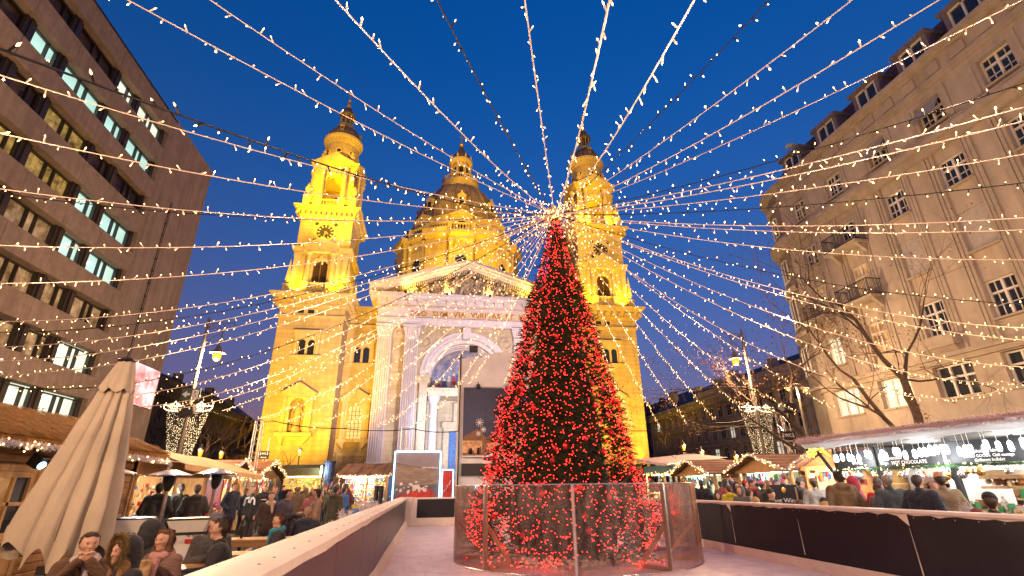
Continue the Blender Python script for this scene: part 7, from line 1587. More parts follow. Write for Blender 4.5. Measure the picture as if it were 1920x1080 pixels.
for i, (x, y, h, s_, lb) in enumerate(((-18.5, 44, 9, 31, 'dark bare tree beside the office stair block'), (-21, 58, 11, 32, 'dark bare tree behind the left light nets'), (-15.5, 64, 9, 33, 'dark bare tree between lamp nets and truss tower'), (-24, 66, 12, 34, 'dark bare tree far behind the left lanterns'),
        (24.5, 53, 7.5, 35, 'bare tree before the palace beside the right church tower'), (27, 52, 8, 36, 'bare tree before the palace windows, middle one'), (31, 46, 8.5, 37, 'bare tree before the palace behind the right light nets'), (27.5, 38, 8, 38, 'bare tree lit orange by the lantern before the palace'), (36, 44, 9, 39, 'bare tree between the palace and the apartment corner'))):
    bare_tree(lb, x, y, h, .95, s_, .36, (0, 0), 5, 0, .15)
# ================================================================== people
def sdf_mesh(prims, res, clip=None):
    """prims: (a, b, ra, rb, slot, k, squash_y) rounded cones blended smoothly, meshed as one surface (surface nets)"""
    P = [(np.array(p[0], float), np.array(p[1], float), p[2], p[3], p[4], p[5]) for p in prims]
    lo = np.min([np.minimum(p[0]-p[2], p[1]-p[3]) for p in P], 0)-2.5*res; hi = np.max([np.maximum(p[0]+p[2], p[1]+p[3]) for p in P], 0)+2.5*res
    n = np.ceil((hi-lo)/res).astype(int)+1
    D = np.full(n, 9.0, np.float32); Mi = np.zeros(n, np.int8); Dm = np.full(n, 9.0, np.float32)
    for a, b, ra, rb, slot, k in P:
        pad = max(k*2, 3*res)
        i0 = np.maximum(((np.minimum(a-ra, b-rb)-pad-lo)/res).astype(int), 0); i1 = np.minimum(((np.maximum(a+ra, b+rb)+pad-lo)/res).astype(int)+2, n)
        gx, gy, gz = [lo[i]+res*np.arange(i0[i], i1[i]) for i in range(3)]
        X = gx[:, None, None]-a[0]; Y = gy[None, :, None]-a[1]; Z = gz[None, None, :]-a[2]; ab = b-a; L2 = float(ab @ ab)
        t = np.clip((X*ab[0]+Y*ab[1]+Z*ab[2])/L2, 0, 1) if L2 > 1e-10 else 0*X*Y*Z
        d = np.sqrt((X-ab[0]*t)**2+(Y-ab[1]*t)**2+(Z-ab[2]*t)**2)-(ra+(rb-ra)*t)
        sl = tuple(slice(i0[i], i1[i]) for i in range(3)); c = D[sl]; d = d.astype(np.float32)
        if slot < 0:
            h = np.clip(.5-.5*(c+d)/k, 0, 1); D[sl] = c*(1-h)-d*h+k*h*(1-h); continue
        h = np.clip(.5+.5*(c-d)/k, 0, 1); D[sl] = c*(1-h)+d*h-k*h*(1-h)
        w = d < Dm[sl]; Mi[sl] = np.where(w, slot, Mi[sl]); Dm[sl] = np.where(w, d, Dm[sl])
    if clip is not None:
        G = np.meshgrid(*[lo[i]+res*np.arange(n[i]) for i in range(3)], indexing='ij'); nx, off = clip
        D = np.maximum(D, nx[0]*G[0]+nx[1]*G[1]+nx[2]*G[2]-off)
    ins = D < 0
    cs = [ins[dx:n[0]-1+dx, dy:n[1]-1+dy, dz:n[2]-1+dz] for dx in (0, 1) for dy in (0, 1) for dz in (0, 1)]
    cnt = sum(c.astype(np.int8) for c in cs); act = (cnt > 0) & (cnt < 8)
    idx = np.full(act.shape, -1, np.int32); ijk = np.argwhere(act); idx[act] = np.arange(len(ijk))
    acc = np.zeros((len(ijk), 3)); wc = np.zeros(len(ijk))
    cor = [(dx, dy, dz) for dx in (0, 1) for dy in (0, 1) for dz in (0, 1)]
    for i, p in enumerate(cor):
        for j, q in enumerate(cor):
            if i < j and sum(abs(p[m_]-q[m_]) for m_ in range(3)) == 1:
                v0 = D[ijk[:, 0]+p[0], ijk[:, 1]+p[1], ijk[:, 2]+p[2]]; v1 = D[ijk[:, 0]+q[0], ijk[:, 1]+q[1], ijk[:, 2]+q[2]]
                s = (v0 < 0) != (v1 < 0); t = np.where(s, v0/np.where(s, v0-v1, 1), 0)
                acc += s[:, None]*(np.array(p)+t[:, None]*(np.array(q)-np.array(p))); wc += s
    V = lo+res*(ijk+acc/wc[:, None])
    F = []
    for ax in range(3):
        o = [0, 0, 0]; o[ax] = 1; A = ins[:n[0]-o[0], :n[1]-o[1], :n[2]-o[2]]; B = ins[o[0]:, o[1]:, o[2]:]
        e = np.argwhere(A != B); u, w = [(1, 2), (2, 0), (0, 1)][ax]
        ok = (e[:, u] > 0) & (e[:, w] > 0) & (e[:, u] < n[u]-1) & (e[:, w] < n[w]-1); e = e[ok]
        def ci(du, dw): q = e.copy(); q[:, u] += du; q[:, w] += dw; return idx[q[:, 0], q[:, 1], q[:, 2]]
        q = np.stack([ci(-1, -1), ci(0, -1), ci(0, 0), ci(-1, 0)], 1); fl = ~A[e[:, 0], e[:, 1], e[:, 2]]; q[fl] = q[fl][:, ::-1]; F.append(q)
    F = np.concatenate(F); mi = Mi[ijk[:, 0], ijk[:, 1], ijk[:, 2]][F[:, 0]]
    return V, F, mi
CM = {}
def cmat(col, kind='cloth'):
    key = (tuple(round(c, 3) for c in col), kind)
    if key not in CM:
        nm = '%s_%d' % (kind, len(CM))
        if kind == 'skin': mat(nm, col, .55, .12, 12, spec=.35)
        elif kind == 'hair': mat(nm, col, .55, .35, 30, .4, 90, stretch=(3, 3, .5))
        elif kind == 'fur': mat(nm, col, .95, .35, 25)
        else:
            m_ = mat(nm, col, .8, .22, 5, .3, 60, sheen=.12); N = m_.node_tree.nodes; L = m_.node_tree.links; b_ = N['Principled BSDF']
            tc = N.new('ShaderNodeTexCoord'); n1 = N.new('ShaderNodeTexNoise'); n1.inputs['Scale'].default_value = 9; n1.inputs['Detail'].default_value = 3; n1.inputs['Distortion'].default_value = 1.2
            mp = N.new('ShaderNodeMapping'); mp.inputs['Scale'].default_value = (1, 1, 1.9); L.new(tc.outputs['Object'], mp.inputs[0]); L.new(mp.outputs[0], n1.inputs[0])
            bp = N.new('ShaderNodeBump'); bp.inputs['Strength'].default_value = .75; bp.inputs['Distance'].default_value = .03; L.new(n1.outputs['Fac'], bp.inputs['Height'])
            old = b_.inputs['Normal'].links[0].from_socket; L.new(old, bp.inputs['Normal']); L.new(bp.outputs[0], b_.inputs['Normal'])
        CM[key] = MATS[nm]
    return CM[key]
BODY = {}
def body_mesh(pose, arms, lean, coatlen, hooddown, turn, res, bulk):
    key = (pose, arms, lean, coatlen, hooddown, turn, res, bulk)
    if key in BODY: return BODY[key]
    sit = pose == 'sit'; pz = .56 if sit else .95
    py = 0.0; ly = -lean
    chest = (0, py+ly*.6, pz+.40); neck = (0, py+ly*.85, pz+.545); hd = (0, py+ly-.01, pz+.695)
    b = bulk; S, C, T, SH = 0, 1, 2, 3
    pr = []
    for s in (-1, 1):
        pr += [((s*.075, py, pz), (s*.095*b, chest[1], chest[2]), .12*b, .118*b, C, .05), ((s*.10, chest[1], chest[2]+.0), (s*.165*b, chest[1]+.005, pz+.475), .09*b, .072*b, C, .05)]
        if coatlen: pr += [((s*.07, py, pz), (s*.09, py-(.12 if sit else 0), pz-(.12 if sit else coatlen)), .128*b, .135*b, C, .05)]
        if sit:
            hip = (s*.095, py, pz-.02); kn = (s*.12, py-.44, pz-.04); an = (s*.12, py-.40, .10)
        else:
            hip = (s*.09, 0, .9); kn = (s*.10, -.015, .5); an = (s*.105, .015, .1)
        pr += [(hip, kn, .092, .066, T, .03), (kn, an, .064, .05, T, .03), ((an[0], an[1]+.01, .045), (an[0]*1.1, an[1]-.16, .035), .045, .036, SH, .02)]
        sh = (s*.185*b, chest[1]+.005, pz+.465)
        if arms == 'pocket': el = (s*.275*b, chest[1]+.06, pz+.20); wr = (s*.19*b, chest[1]-.10, pz+.03)
        elif arms == 'down': el = (s*.26*b, chest[1]+.03, pz+.19); wr = (s*.25*b, chest[1]-.05, pz-.06)
        elif arms == 'hold': el = (s*.25*b, chest[1]-.02, pz+.20); wr = (s*.08, chest[1]-.27, pz+.26)
        elif arms == 'mouth': el = (s*.24*b, chest[1]-.14, pz+.27); wr = (s*.055, chest[1]-.17, pz+.53)
        elif arms == 'reach': el = (s*.26*b, chest[1]-.08, pz+.20); wr = (s*.20, chest[1]-.36, pz+.20)
        elif arms == 'table': el = (s*.27*b, chest[1]-.1, pz+.17); wr = (s*.10, chest[1]-.36, pz+.22)
        pr += [(sh, el, .068*b, .06*b, C, .035), (el, wr, .06*b, .045*b, C, .03)]
        if arms != 'pocket':
            d = np.array(wr)-np.array(el); d = d/np.linalg.norm(d); w = np.array(wr)
            pr += [(w, w+d*.075, .03, .034, S, .015)]
            sd = np.cross(d, (0, 0, 1)); sd = sd/(np.linalg.norm(sd)+1e-6); dn = np.cross(sd, d); inn = -s*np.sign(sd[0]+1e-6)
            for fi in range(4):
                p0 = w+d*.10+sd*(fi-1.5)*.019; ln = (.062, .072, .068, .052)[fi]; p1 = p0+d*ln*.5-dn*.012; p2 = p1+d*ln*.25-dn*ln*.4
                pr += [(p0, p1, .0105, .0095, S, .004), (p1, p2, .0095, .0085, S, .004)]
            t0 = w+d*.03+sd*inn*.03; pr += [(t0, t0+d*.045+sd*inn*.03-dn*.012, .013, .0105, S, .006)]
    pr += [((0, chest[1], chest[2]), (0, chest[1], pz+.46), .12*b, .09, C, .05), ((0, neck[1]+.01, neck[2]-.05), (0, hd[1]+.01, hd[2]-.06), .055, .05, S, .02), ((0, neck[1]+.015, neck[2]-.045), (0, neck[1]+.015, neck[2]-.01), .082, .07, C, .02)]
    if hooddown: pr += [((-.075, neck[1]+.10, neck[2]-.02), (.075, neck[1]+.10, neck[2]-.02), .062, .062, C, .05)]
    ca, sa = math.cos(turn), math.sin(turn)
    hs_ = .90
    def H(x, y, z): return (hd[0]+(x*ca-y*sa)*hs_, hd[1]+(x*sa+y*ca)*hs_, hd[2]-.008+z*hs_)
    n_head = len(pr)
    pr += [(H(0, .015, .035), H(0, .025, .035), .090, .088, S, .03), (H(0, -.025, .035), H(0, -.015, .05), .066, .06, S, .03), (H(0, -.02, -.01), H(0, -.04, -.075), .068, .040, S, .04),
           (H(0, -.082, .022), H(0, -.106, -.022), .009, .0125, S, .014), (H(-.012, -.094, -.026), H(.012, -.094, -.026), .009, .009, S, .008), (H(-.03, -.082, .036), H(.03, -.082, .036), .012, .012, S, .02),
           (H(-.016, -.080, -.053), H(.016, -.080, -.053), .010, .010, S, .012), (H(-.013, -.079, -.066), H(.013, -.079, -.066), .010, .010, S, .012), (H(0, -.068, -.097), H(0, -.072, -.092), .020, .016, S, .02)]
    for s in (-1, 1): pr += [(H(s*.080, .015, -.02), H(s*.084, .025, .018), .010, .016, S, .008), (H(s*.040, -.066, -.012), H(s*.052, -.045, -.018), .018, .02, S, .025)]
    if res < .013:
        for s in (-1, 1): pr.append((H(s*.033, -.098, .012), H(s*.036, -.097, .012), .012, .012, -1, .012))
        pr.append((H(-.018, -.094, -.0595), H(.018, -.094, -.0595), .0035, .0035, -1, .006))
    pr = pr[:n_head]+[(q[0], q[1], q[2]*hs_, q[3]*hs_)+tuple(q[4:]) for q in pr[n_head:]]
    V, F, mi = sdf_mesh(pr, res)
    me = bpy.data.meshes.new('body'); me.from_pydata(V.tolist(), [], F.tolist()); me.polygons.foreach_set('material_index', mi.astype(np.int32)); me.polygons.foreach_set('use_smooth', [True]*len(F))
    for i in range(4): me.materials.append(MATS['white_cloth'])
    me.update(); BODY[key] = (me, H, neck, pz, chest); return BODY[key]
def simple(name, prims, res, parent, m_, clip=None):
    V, F, mi = sdf_mesh(prims, res, clip); me = bpy.data.meshes.new(name); me.from_pydata(V.tolist(), [], F.tolist()); me.polygons.foreach_set('use_smooth', [True]*len(F)); me.materials.append(m_); me.update(); return link(name, me, parent)
ACC = {}
def person(label, x, y, rz=0.0, h=1.75, pose='stand', coat=(.03, .03, .035), trousers=(.025, .028, .04), shoes=(.02, .018, .016), skin=(.50, .29, .20), hair=((.05, .03, .02), 'short'), hat=None, hood=None, scarf=None, arms='pocket', lean=.03, coatlen=.12, turn=0.0, res=.024, bulk=1.0, group=None, face=True, z=0.0):
    t = thing('person', label, 'person', (x, y, z), rz, group); s = h/1.75; t.scale = (s, s, s)
    me, H, neck, pz, chest = body_mesh(pose, arms, lean, coatlen, hood == 'down', round(turn, 2), res, bulk)
    o = link('body', me, t)
    for i, m_ in enumerate((cmat(skin, 'skin'), cmat(coat), cmat(trousers), cmat(shoes))): o.material_slots[i].link = 'OBJECT'; o.material_slots[i].material = m_
    def acc(name, key, prims, m_, clip=None):
        key = (name, key, pose, arms, lean, round(turn, 2), res)
        if name != 'scarf': prims = [(q[0], q[1], q[2]*.91, q[3]*.91)+tuple(q[4:]) for q in prims]
        if key not in ACC:
            a = simple(name, prims, res*.85, t, m_, clip); ACC[key] = a.data
        else: a = link(name, ACC[key], t)
        a.material_slots[0].link = 'OBJECT'; a.material_slots[0].material = m_
        return a
    hc, hs = hair
    if not hood == 'up' or hs == 'long':
        pr = [(H(0, .032, .048), H(0, .038, .035), .088, .088, 0, .02), (H(0, .06, 0), H(0, .055, -.05), .068, .052, 0, .03), (H(-.04, -.045, .102), H(.04, -.045, .102), .022, .022, 0, .03)]
        for q in (-1, 1): pr.append((H(q*.072, .012, .06), H(q*.078, .02, .005), .024, .014, 0, .02))
        if hs == 'long':
            for q in (-1, 1): pr += [(H(q*.075, .02, .05), H(q*.095, .015, -.16), .035, .042, 0, .03), (H(q*.09, .015, -.14), H(q*.10, -.03, -.27), .042, .03, 0, .03)]
            pr += [(H(0, .07, 0), H(0, .085, -.22), .075, .07, 0, .04)]
        acc('hair', hs, pr, cmat(hc, 'hair'))
    if hat:
        kind, hcx = hat
        if kind == 'beanie': acc('hat', kind, [(H(0, .02, .055), H(0, .022, .075), .106, .095, 0, .02)], cmat(hcx), (tuple(-c for c in (0, -.25, 1)), -(H(0, 0, 0)[2]+.035-.25*H(0, 0, 0)[1])))
        elif kind == 'bobble': acc('hat', kind, [(H(0, .02, .055), H(0, .022, .085), .108, .09, 0, .02), (H(0, .03, .20), H(0, .03, .205), .04, .04, 0, .01)], cmat(hcx), ((0, .25, -1), -(H(0, 0, 0)[2]+.035-.25*H(0, 0, 0)[1])))
        elif kind == 'cap': acc('hat', kind, [(H(0, .02, .075), H(0, -.02, .085), .10, .085, 0, .03), (H(-.04, -.10, .065), H(.04, -.10, .065), .02, .02, 0, .04), (H(0, -.06, .075), H(0, -.125, .06), .05, .018, 0, .02)], cmat(hcx))
    if hood == 'up':
        acc('hood', 'up', [(H(0, .035, .03), H(0, .05, -.02), .135, .13, 0, .03), (H(0, .06, -.08), H(0, .05, -.13), .12, .12, 0, .04)], cmat(coat), ((0, -1, 0), -(H(0, 0, 0)[1]-.045)))
    if isinstance(hood, tuple):
        acc('hood', 'fur', [(H(0, .04, .03), H(0, .05, -.02), .14, .135, 0, .03), (H(0, .07, -.08), H(0, .06, -.14), .12, .13, 0, .04)], cmat(coat), ((0, -1, 0), -(H(0, 0, 0)[1]-.03)))
        f = MB(); path = [H(.135*math.sin(a), -.055, .01+.15*math.cos(a)) for a in [-2.7+5.4*i/22 for i in range(23)]]; tinsel(f, path, (hood[2] if len(hood) > 2 else .065)*.8, 5200 if res < .012 else 2200, w=.0022); fo = f.build('fur_trim', cmat(hood[1], 'fur'), t); fo['kind'] = 'stuff'
    if scarf:
        pr = []; R = .088
        for i in range(10): a = i*2*PI/10; b_ = (i+1)*2*PI/10; pr.append(((R*math.cos(a), neck[1]+.005+R*math.sin(a), neck[2]-.005-.02*math.sin(a*-1)), (R*math.cos(b_), neck[1]+.005+R*math.sin(b_), neck[2]-.005-.02*math.sin(-b_)), .043, .043, 0, .02))
        pr += [((.03, neck[1]-.10, neck[2]-.03), (.05, neck[1]-.135, neck[2]-.24), .045, .03, 0, .02)]
        acc('scarf', 's', pr, cmat(scarf))
    if face and res < .02:
        f = MB()
        for q in (-1, 1):
            f.ball(H(q*.033, -.0755, .012), .0125, 10, 8, mi=0, sc=(1.15, .8, .75)); f.ball(H(q*.033+.002, -.0845, .011), .0068, 8, 6, mi=1)
            f.tube([H(q*.018, -.0845, .0195), H(q*.033, -.0875, .0215), H(q*.049, -.079, .0175)], [.003, .0045, .003], 5, mi=1)
            f.tube([H(q*.014, -.091, .035), H(q*.034, -.090, .0425), H(q*.055, -.077, .034)], [.004, .006, .003], 5, mi=2)
        f.tube([H(-.022, -.0835, -.0575), H(-.008, -.0905, -.0545), H(0, -.0905, -.0565), H(.008, -.0905, -.0545), H(.022, -.0835, -.0575)], [.002, .0045, .004, .0045, .002], 6, mi=3); f.tube([H(-.018, -.083, -.061), H(0, -.0895, -.0655), H(.018, -.083, -.061)], [.002, .0055, .002], 6, mi=3)
        f.build('face_features', [cmat((.55, .52, .48)), cmat((.025, .018, .014)), cmat(hc, 'hair'), cmat((.36, .13, .11), 'skin')], t, 60)
    if res < .017 and not hood == 'up':
        # strands laid over the hair so that it reads as hair
        hd_ = [c for c in t.children if c.name.startswith('hair')]
        if hd_:
            me_ = hd_[0].data; r_ = random.Random(int(x*1000) % 997); st_ = MB(); cen = Vector(H(0, .02, 0)); vv = me_.vertices
            for i_ in range(1500 if hs == 'short' else 2600):
                v_ = vv[r_.randrange(len(vv))]; p_ = v_.co; n_ = v_.normal
                fl = Vector((0, .35, -1)) if p_.z < cen.z+.06 else Vector((r_.uniform(-.5, .5), .8, -.2)); d_ = (fl-n_*fl.dot(n_)).normalized()+n_*.10; L_ = r_.uniform(.02, .05)*(1 if hs == 'short' else 1.8); sd_ = d_.cross(n_).normalized()*.0016
                a_ = p_-n_*.002; st_.add([a_-sd_, a_+sd_, a_+d_*L_*.5+sd_*.8+n_*.003, a_+d_*L_], [(0, 1, 2), (0, 2, 3)])
            o_ = st_.build('hair_strands', cmat(tuple(c*1.35 for c in hc), 'hair'), t); o_['kind'] = 'stuff'
    return t
def px_at(px, y): return at_y(px, 915, y).x
BLK = (.018, .018, .021); NAV = (.014, .018, .04); GRY = (.06, .06, .065); BRN = (.09, .055, .03); OLV = (.055, .05, .025); BEI = (.30, .20, .135)
# --- seated foreground, left
p1 = person('man in brown jacket with sheepskin collar, hands raised to his mouth, nearest the parasol', -3.35, 6.25, rad(25), 1.62, 'sit', (.10, .05, .022), hair=((.05, .028, .018), 'short'), scarf=(.42, .34, .30), arms='mouth', lean=.06, res=.0085, bulk=1.08, turn=.25)
p2 = person('woman in black coat with large furry hood pulled up, eyes lowered', -2.62, 5.62, rad(-38), 1.60, 'sit', (.016, .016, .02), hair=((.30, .16, .06), 'long'), hat=('beanie', (.02, .02, .022)), hood=('fur', (.24, .16, .06), .085), arms='table', lean=.10, res=.0085)
p3 = person('young woman with long brown hair, pink scarf and rosy coat, holding a paper bag', -2.80, 6.70, rad(-20), 1.60, 'sit', (.16, .09, .075), hair=((.13, .06, .03), 'long'), scarf=(.42, .22, .19), arms='hold', lean=.08, res=.0085, turn=.1)
p4 = person('young man in black padded jacket in profile holding a paper cup', -2.36, 7.12, rad(-72), 1.70, 'sit', BLK, hair=((.06, .035, .02), 'short'), arms='reach', lean=.08, res=.0085, bulk=1.1)
p5 = person('man in grey checked flat cap drinking behind the young man in black', -2.95, 8.35, rad(30), 1.70, 'sit', (.05, .045, .045), hair=((.12, .10, .09), 'short'), hat=('cap', (.10, .10, .105)), arms='hold', lean=.04, res=.014)
p6 = person('person in black hood seen from behind next to the furry hood', -3.25, 7.20, rad(165), 1.68, 'sit', BLK, hood='up', arms='pocket', res=.016)
p7 = person('short haired woman in dark checked coat with turquoise scarf and glasses', -2.42, 9.75, rad(-68), 1.62, 'sit', (.022, .026, .028), hair=((.10, .045, .025), 'short'), scarf=(.015, .20, .30), arms='table', lean=.02, res=.014, bulk=1.12)
g = MB(); 
for q in (-1, 1): g.archring(q*.034, 0, .017, .020, -.002, .002, 12, 0, 2*PI)
g.box(-.015, .015, -.001, .001, -.002, .002); _, Hh, *_r = body_mesh('sit', 'table', .02, .12, False, 0.0, .014, 1.12); hp = Hh(0, -.096, .012); g.build('glasses', 'black_plastic', p7, loc=hp)
p8 = person('fair haired person in dark blue padded jacket sitting with back to the camera', -2.45, 12.00, rad(178), 1.66, 'sit', (.022, .026, .042), hair=((.38, .26, .15), 'short'), hood='down', arms='table', lean=.08, res=.016, bulk=1.1)
# objects they hold
mat('paper_bag', (.42, .27, .14), .8, .15, 6, .3, 20); mat('paper_cup', (.66, .60, .55), .6, .05, 6); mat('cup_logo', (.12, .05, .22), .6, .1, 6)
bg_ = thing('paper_bag', 'crumpled brown paper bag held by the woman with pink scarf', 'paper bag', (-2.90, 6.36, .76), rad(-20)); m = MB(); rb_ = random.Random(6); vs = []
for z in (0, .08, .16, .22):
    for j in range(10): a = 2*PI*j/10; k_ = 1+rb_.uniform(-.12, .12)+z*.5; vs.append((.12*k_*math.cos(a), .07*k_*math.sin(a), z+rb_.uniform(-.008, .008)))
m.add(vs, [(i*10+j, i*10+(j+1) % 10, (i+1)*10+(j+1) % 10, (i+1)*10+j) for i in range(3) for j in range(10)]+[tuple(range(9, -1, -1))]); m.build('sack', 'paper_bag', bg_); m = MB(); m.tube([(-.05+.014*k, -.082-.006*math.sin(k), .11+.012*math.sin(k*2.1)) for k in range(8)], .003, 4); m.build('script_mark', 'red_paint', bg_)
def cup(label, x, y, z):
    t = thing('paper_cup', label, 'cup', (x, y, z), 0, 'paper cups'); m = MB(); m.lathe([(.028, 0), (.04, .105), (.042, .108), (.038, .108), (.034, .09)], 16); m.build('cup', 'paper_cup', t, 50); m = MB(); m.disc(0, .06, .017, -.0368, 12); m.build('logo', 'cup_logo', t)
_, _, nk, pz_, ch_ = body_mesh('sit', 'reach', .08, .12, False, 0.0, .0085, 1.1)
wl = p4.matrix_basis @ Vector((0.16, ch_[1]-.45, pz_+.14)); cup('white paper cup with round violet mark held by the young man in black', wl.x, wl.y, wl.z)
_, _, nk, pz_, ch_ = body_mesh('sit', 'hold', .04, .12, False, 0.0, .014, 1.0)
wl = p5.matrix_basis @ Vector((0.0, ch_[1]-.34, pz_+.24)); cup('paper cup in the hands of the man with flat cap', wl.x, wl.y, wl.z)
# --- standing, left of the rink
LG = 'people standing in the left market lane'
person('tall bald man in long navy coat standing beside the patio heater', px_at(438, 20.0), 20.0, rad(60), 1.86, 'stand', NAV, (.012, .013, .02), hair=((.12, .08, .06), 'short'), arms='pocket', coatlen=.22, res=.018, bulk=1.1, group=LG)
pz = person('long haired person in black hooded top with white bands across the chest', px_at(480, 18.5), 18.5, rad(-35), 1.76, 'stand', (.014, .014, .014), (.04, .035, .035), hair=((.14, .065, .035), 'long'), arms='down', res=.018, group=LG)
m = MB(); 
for a, b in (((-.2, .42), (-.02, .46)), ((.02, .30), (.10, .46)), ((.12, .46), (.22, .40)), ((-.2, .42), (-.23, .22)), ((.22, .40), (.24, .24)), ((-.03, .30), (-.02, .46))): m.beam((a[0], -.155, .95+a[1]), (b[0], -.155, .95+b[1]), .012, .055)
m.build('chest_print', 'snow_cloth', pz)
person('dark haired woman with big cream scarf in brown coat', px_at(512, 14.0), 14.0, rad(20), 1.58, 'stand', (.05, .03, .028), hair=((.02, .015, .013), 'short'), scarf=(.42, .33, .26), res=.018, group=LG)
person('woman in purple grey hooded jacket in profile facing right', px_at(540, 12.4), 12.4, rad(75), 1.64, 'stand', (.075, .065, .085), hair=((.035, .02, .015), 'short'), hood='down', arms='hold', res=.016, group=LG)
person('woman in beige padded jacket facing left with short dark hair', px_at(597, 12.8), 12.8, rad(-75), 1.64, 'stand', BEI, (.02, .02, .022), hair=((.025, .015, .013), 'short'), hood='down', arms='hold', res=.016, group=LG)
person('man in olive jacket and grey beanie seen from behind near the barrier', px_at(630, 15.2), 15.2, rad(150), 1.74, 'stand', OLV, (.015, .015, .015), hat=('beanie', (.14, .13, .13)), hood='down', res=.018, coatlen=.25, group=LG)
person('person in bright blue jacket behind the olive jacket', px_at(645, 18.5), 18.5, rad(140), 1.7, 'stand', (.03, .10, .32), hair=((.03, .02, .015), 'short'), res=.022, group=LG)
person('person in black parka with fur collar queueing, nearest the heater pole', px_at(300, 14.6), 14.6, rad(-140), 1.80, 'stand', BLK, hair=((.02, .016, .014), 'short'), hat=('beanie', (.015, .015, .018)), hood='down', res=.02, bulk=1.12, group=LG)
person('man in black jacket with knitted hat queueing, middle of the three', px_at(341, 16.5), 16.5, rad(-120), 1.80, 'stand', BLK, hat=('beanie', (.03, .03, .035)), res=.02, bulk=1.08, group=LG)
person('person in dark jacket with brown fur hood down queueing, right of the three', px_at(371, 15.4), 15.4, rad(-150), 1.76, 'stand', (.028, .024, .022), hat=('beanie', (.08, .045, .035)), hood='down', res=.02, bulk=1.1, group=LG)
person('vendor in white cap and dark apron behind the food counter', -8.5, 16.3, rad(80), 1.70, 'stand', (.03, .035, .04), hat=('beanie', (.6, .58, .55)), arms='hold', res=.022)
CG = 'crowd in the middle of the left market lane'
rc = random.Random(17)
LC = [BLK, NAV, GRY, BRN, OLV, (.10, .02, .025), (.05, .03, .03), (.16, .12, .09), (.02, .05, .10), (.22, .05, .05)]
HATS = [None, None, ('beanie', (.02, .02, .02)), ('beanie', (.25, .02, .02)), ('bobble', (.35, .12, .18)), ('beanie', (.10, .10, .11)), None]
crowd = [(462, 23), (497, 24.5), (520, 27), (546, 25), (556, 31), (575, 28), (590, 22.5), (610, 31), (619, 26.5), (655, 26), (531, 33), (600, 35), (571, 36), (506, 31.5), (648, 21.5), (663, 31), (585, 18.5), (560, 20.5)]
ADJ = ['first', 'second', 'third', 'fourth', 'fifth', 'sixth', 'seventh', 'eighth', 'ninth', 'tenth', 'eleventh', 'twelfth', 'thirteenth', 'fourteenth', 'fifteenth', 'sixteenth', 'seventeenth', 'eighteenth', 'nineteenth', 'twentieth']
cn = {tuple(BLK): 'black', tuple(NAV): 'navy', tuple(GRY): 'grey', tuple(BRN): 'brown', tuple(OLV): 'olive', (.10, .02, .025): 'maroon', (.05, .03, .03): 'dark brown', (.16, .12, .09): 'beige', (.02, .05, .10): 'blue', (.22, .05, .05): 'red'}
for r_, (px, y) in enumerate(sorted(crowd)):
    c = LC[rc.randrange(len(LC))]; hh = HATS[rc.randrange(len(HATS))]; ls = rc.random() < .4
    person('person in %s coat in the lane crowd before the church, %s from the left' % (cn[c], ADJ[r_]), px_at(px, y), y, rad(rc.choice((0, 180, 150, -150, 60, -80, 20))), rc.uniform(1.6, 1.84), 'stand', c, hair=(rc.choice(((.03, .02, .015), (.12, .06, .03), (.28, .18, .09))), 'long' if ls else 'short'), hat=hh, arms=rc.choice(('pocket', 'hold')), res=.026, group=CG)
# --- right of the rink
RG = 'people between the right barrier and the stalls'
def rp(label, px, X, rz, h=1.74, pose='stand', **k):
    q = at_x(px, 915, X); k.setdefault('res', .022); k.setdefault('group', RG); return person(label, X, q.y, rad(rz), h, pose, **k)
rp('dark haired man in black coat just right of the clear screen ring', 1316, 9.3, 170, 1.78, coat=BLK, bulk=1.1)
rp('child in dark hood looking over the barrier beside the yellow jacket', 1343, 8.3, -20, 1.42, coat=(.03, .035, .03), hood='up')
rp('person in bright yellow jacket seen from behind', 1366, 8.8, 175, 1.60, coat=(.55, .42, .02), hood='down', hair=((.05, .03, .02), 'short'))
rp('woman in grey hood with long light hair before the blue lit stall', 1388, 8.2, -60, 1.58, coat=(.09, .09, .095), hood='up', hair=((.25, .16, .09), 'long'))
rp('person in beige blurred coat leaning on the barrier', 1402, 8.4, 90, 1.5, coat=(.30, .24, .2), hair=((.05, .03, .02), 'short'))
rp('dark hooded woman with pale face, second behind the barrier', 1380, 9.6, 0, 1.68, coat=BLK, hood='up')
rp('person in navy quilted jacket and red beanie', 1397, 10.3, 60, 1.74, coat=(.02, .03, .07), hat=('beanie', (.42, .02, .02)))
rp('man in black beanie and dark coat beside the red beanie', 1409, 10.1, 20, 1.74, coat=BLK, hat=('beanie', (.04, .04, .04)), scarf=(.35, .03, .03))
rp('woman in black jacket and pink cap facing right', 1429, 9.7, 80, 1.70, coat=(.035, .035, .037), hat=('beanie', (.50, .16, .22)), arms='hold')
rp('person in grey hood and ochre coat in front of the hanging clothes', 1440, 10.5, 170, 1.72, coat=(.22, .14, .06), hood='up')
rp('person in blue beanie with dark jacket', 1456, 10.4, 0, 1.74, coat=BLK, hat=('beanie', (.05, .14, .25)))
rp('seated person in black beanie and black jacket just behind the barrier', 1441, 8.15, 10, 1.78, 'sit', coat=(.02, .022, .022), hat=('beanie', (.015, .015, .015)), z=.12)
rp('blonde person seated low behind the barrier with back turned', 1413, 8.1, 170, 1.7, 'sit', coat=BLK, hair=((.45, .28, .10), 'long'), z=.02)
rp('person in pink hat beyond the menu board', 1470, 10.6, 140, 1.68, coat=(.06, .05, .06), hat=('bobble', (.45, .14, .2)))
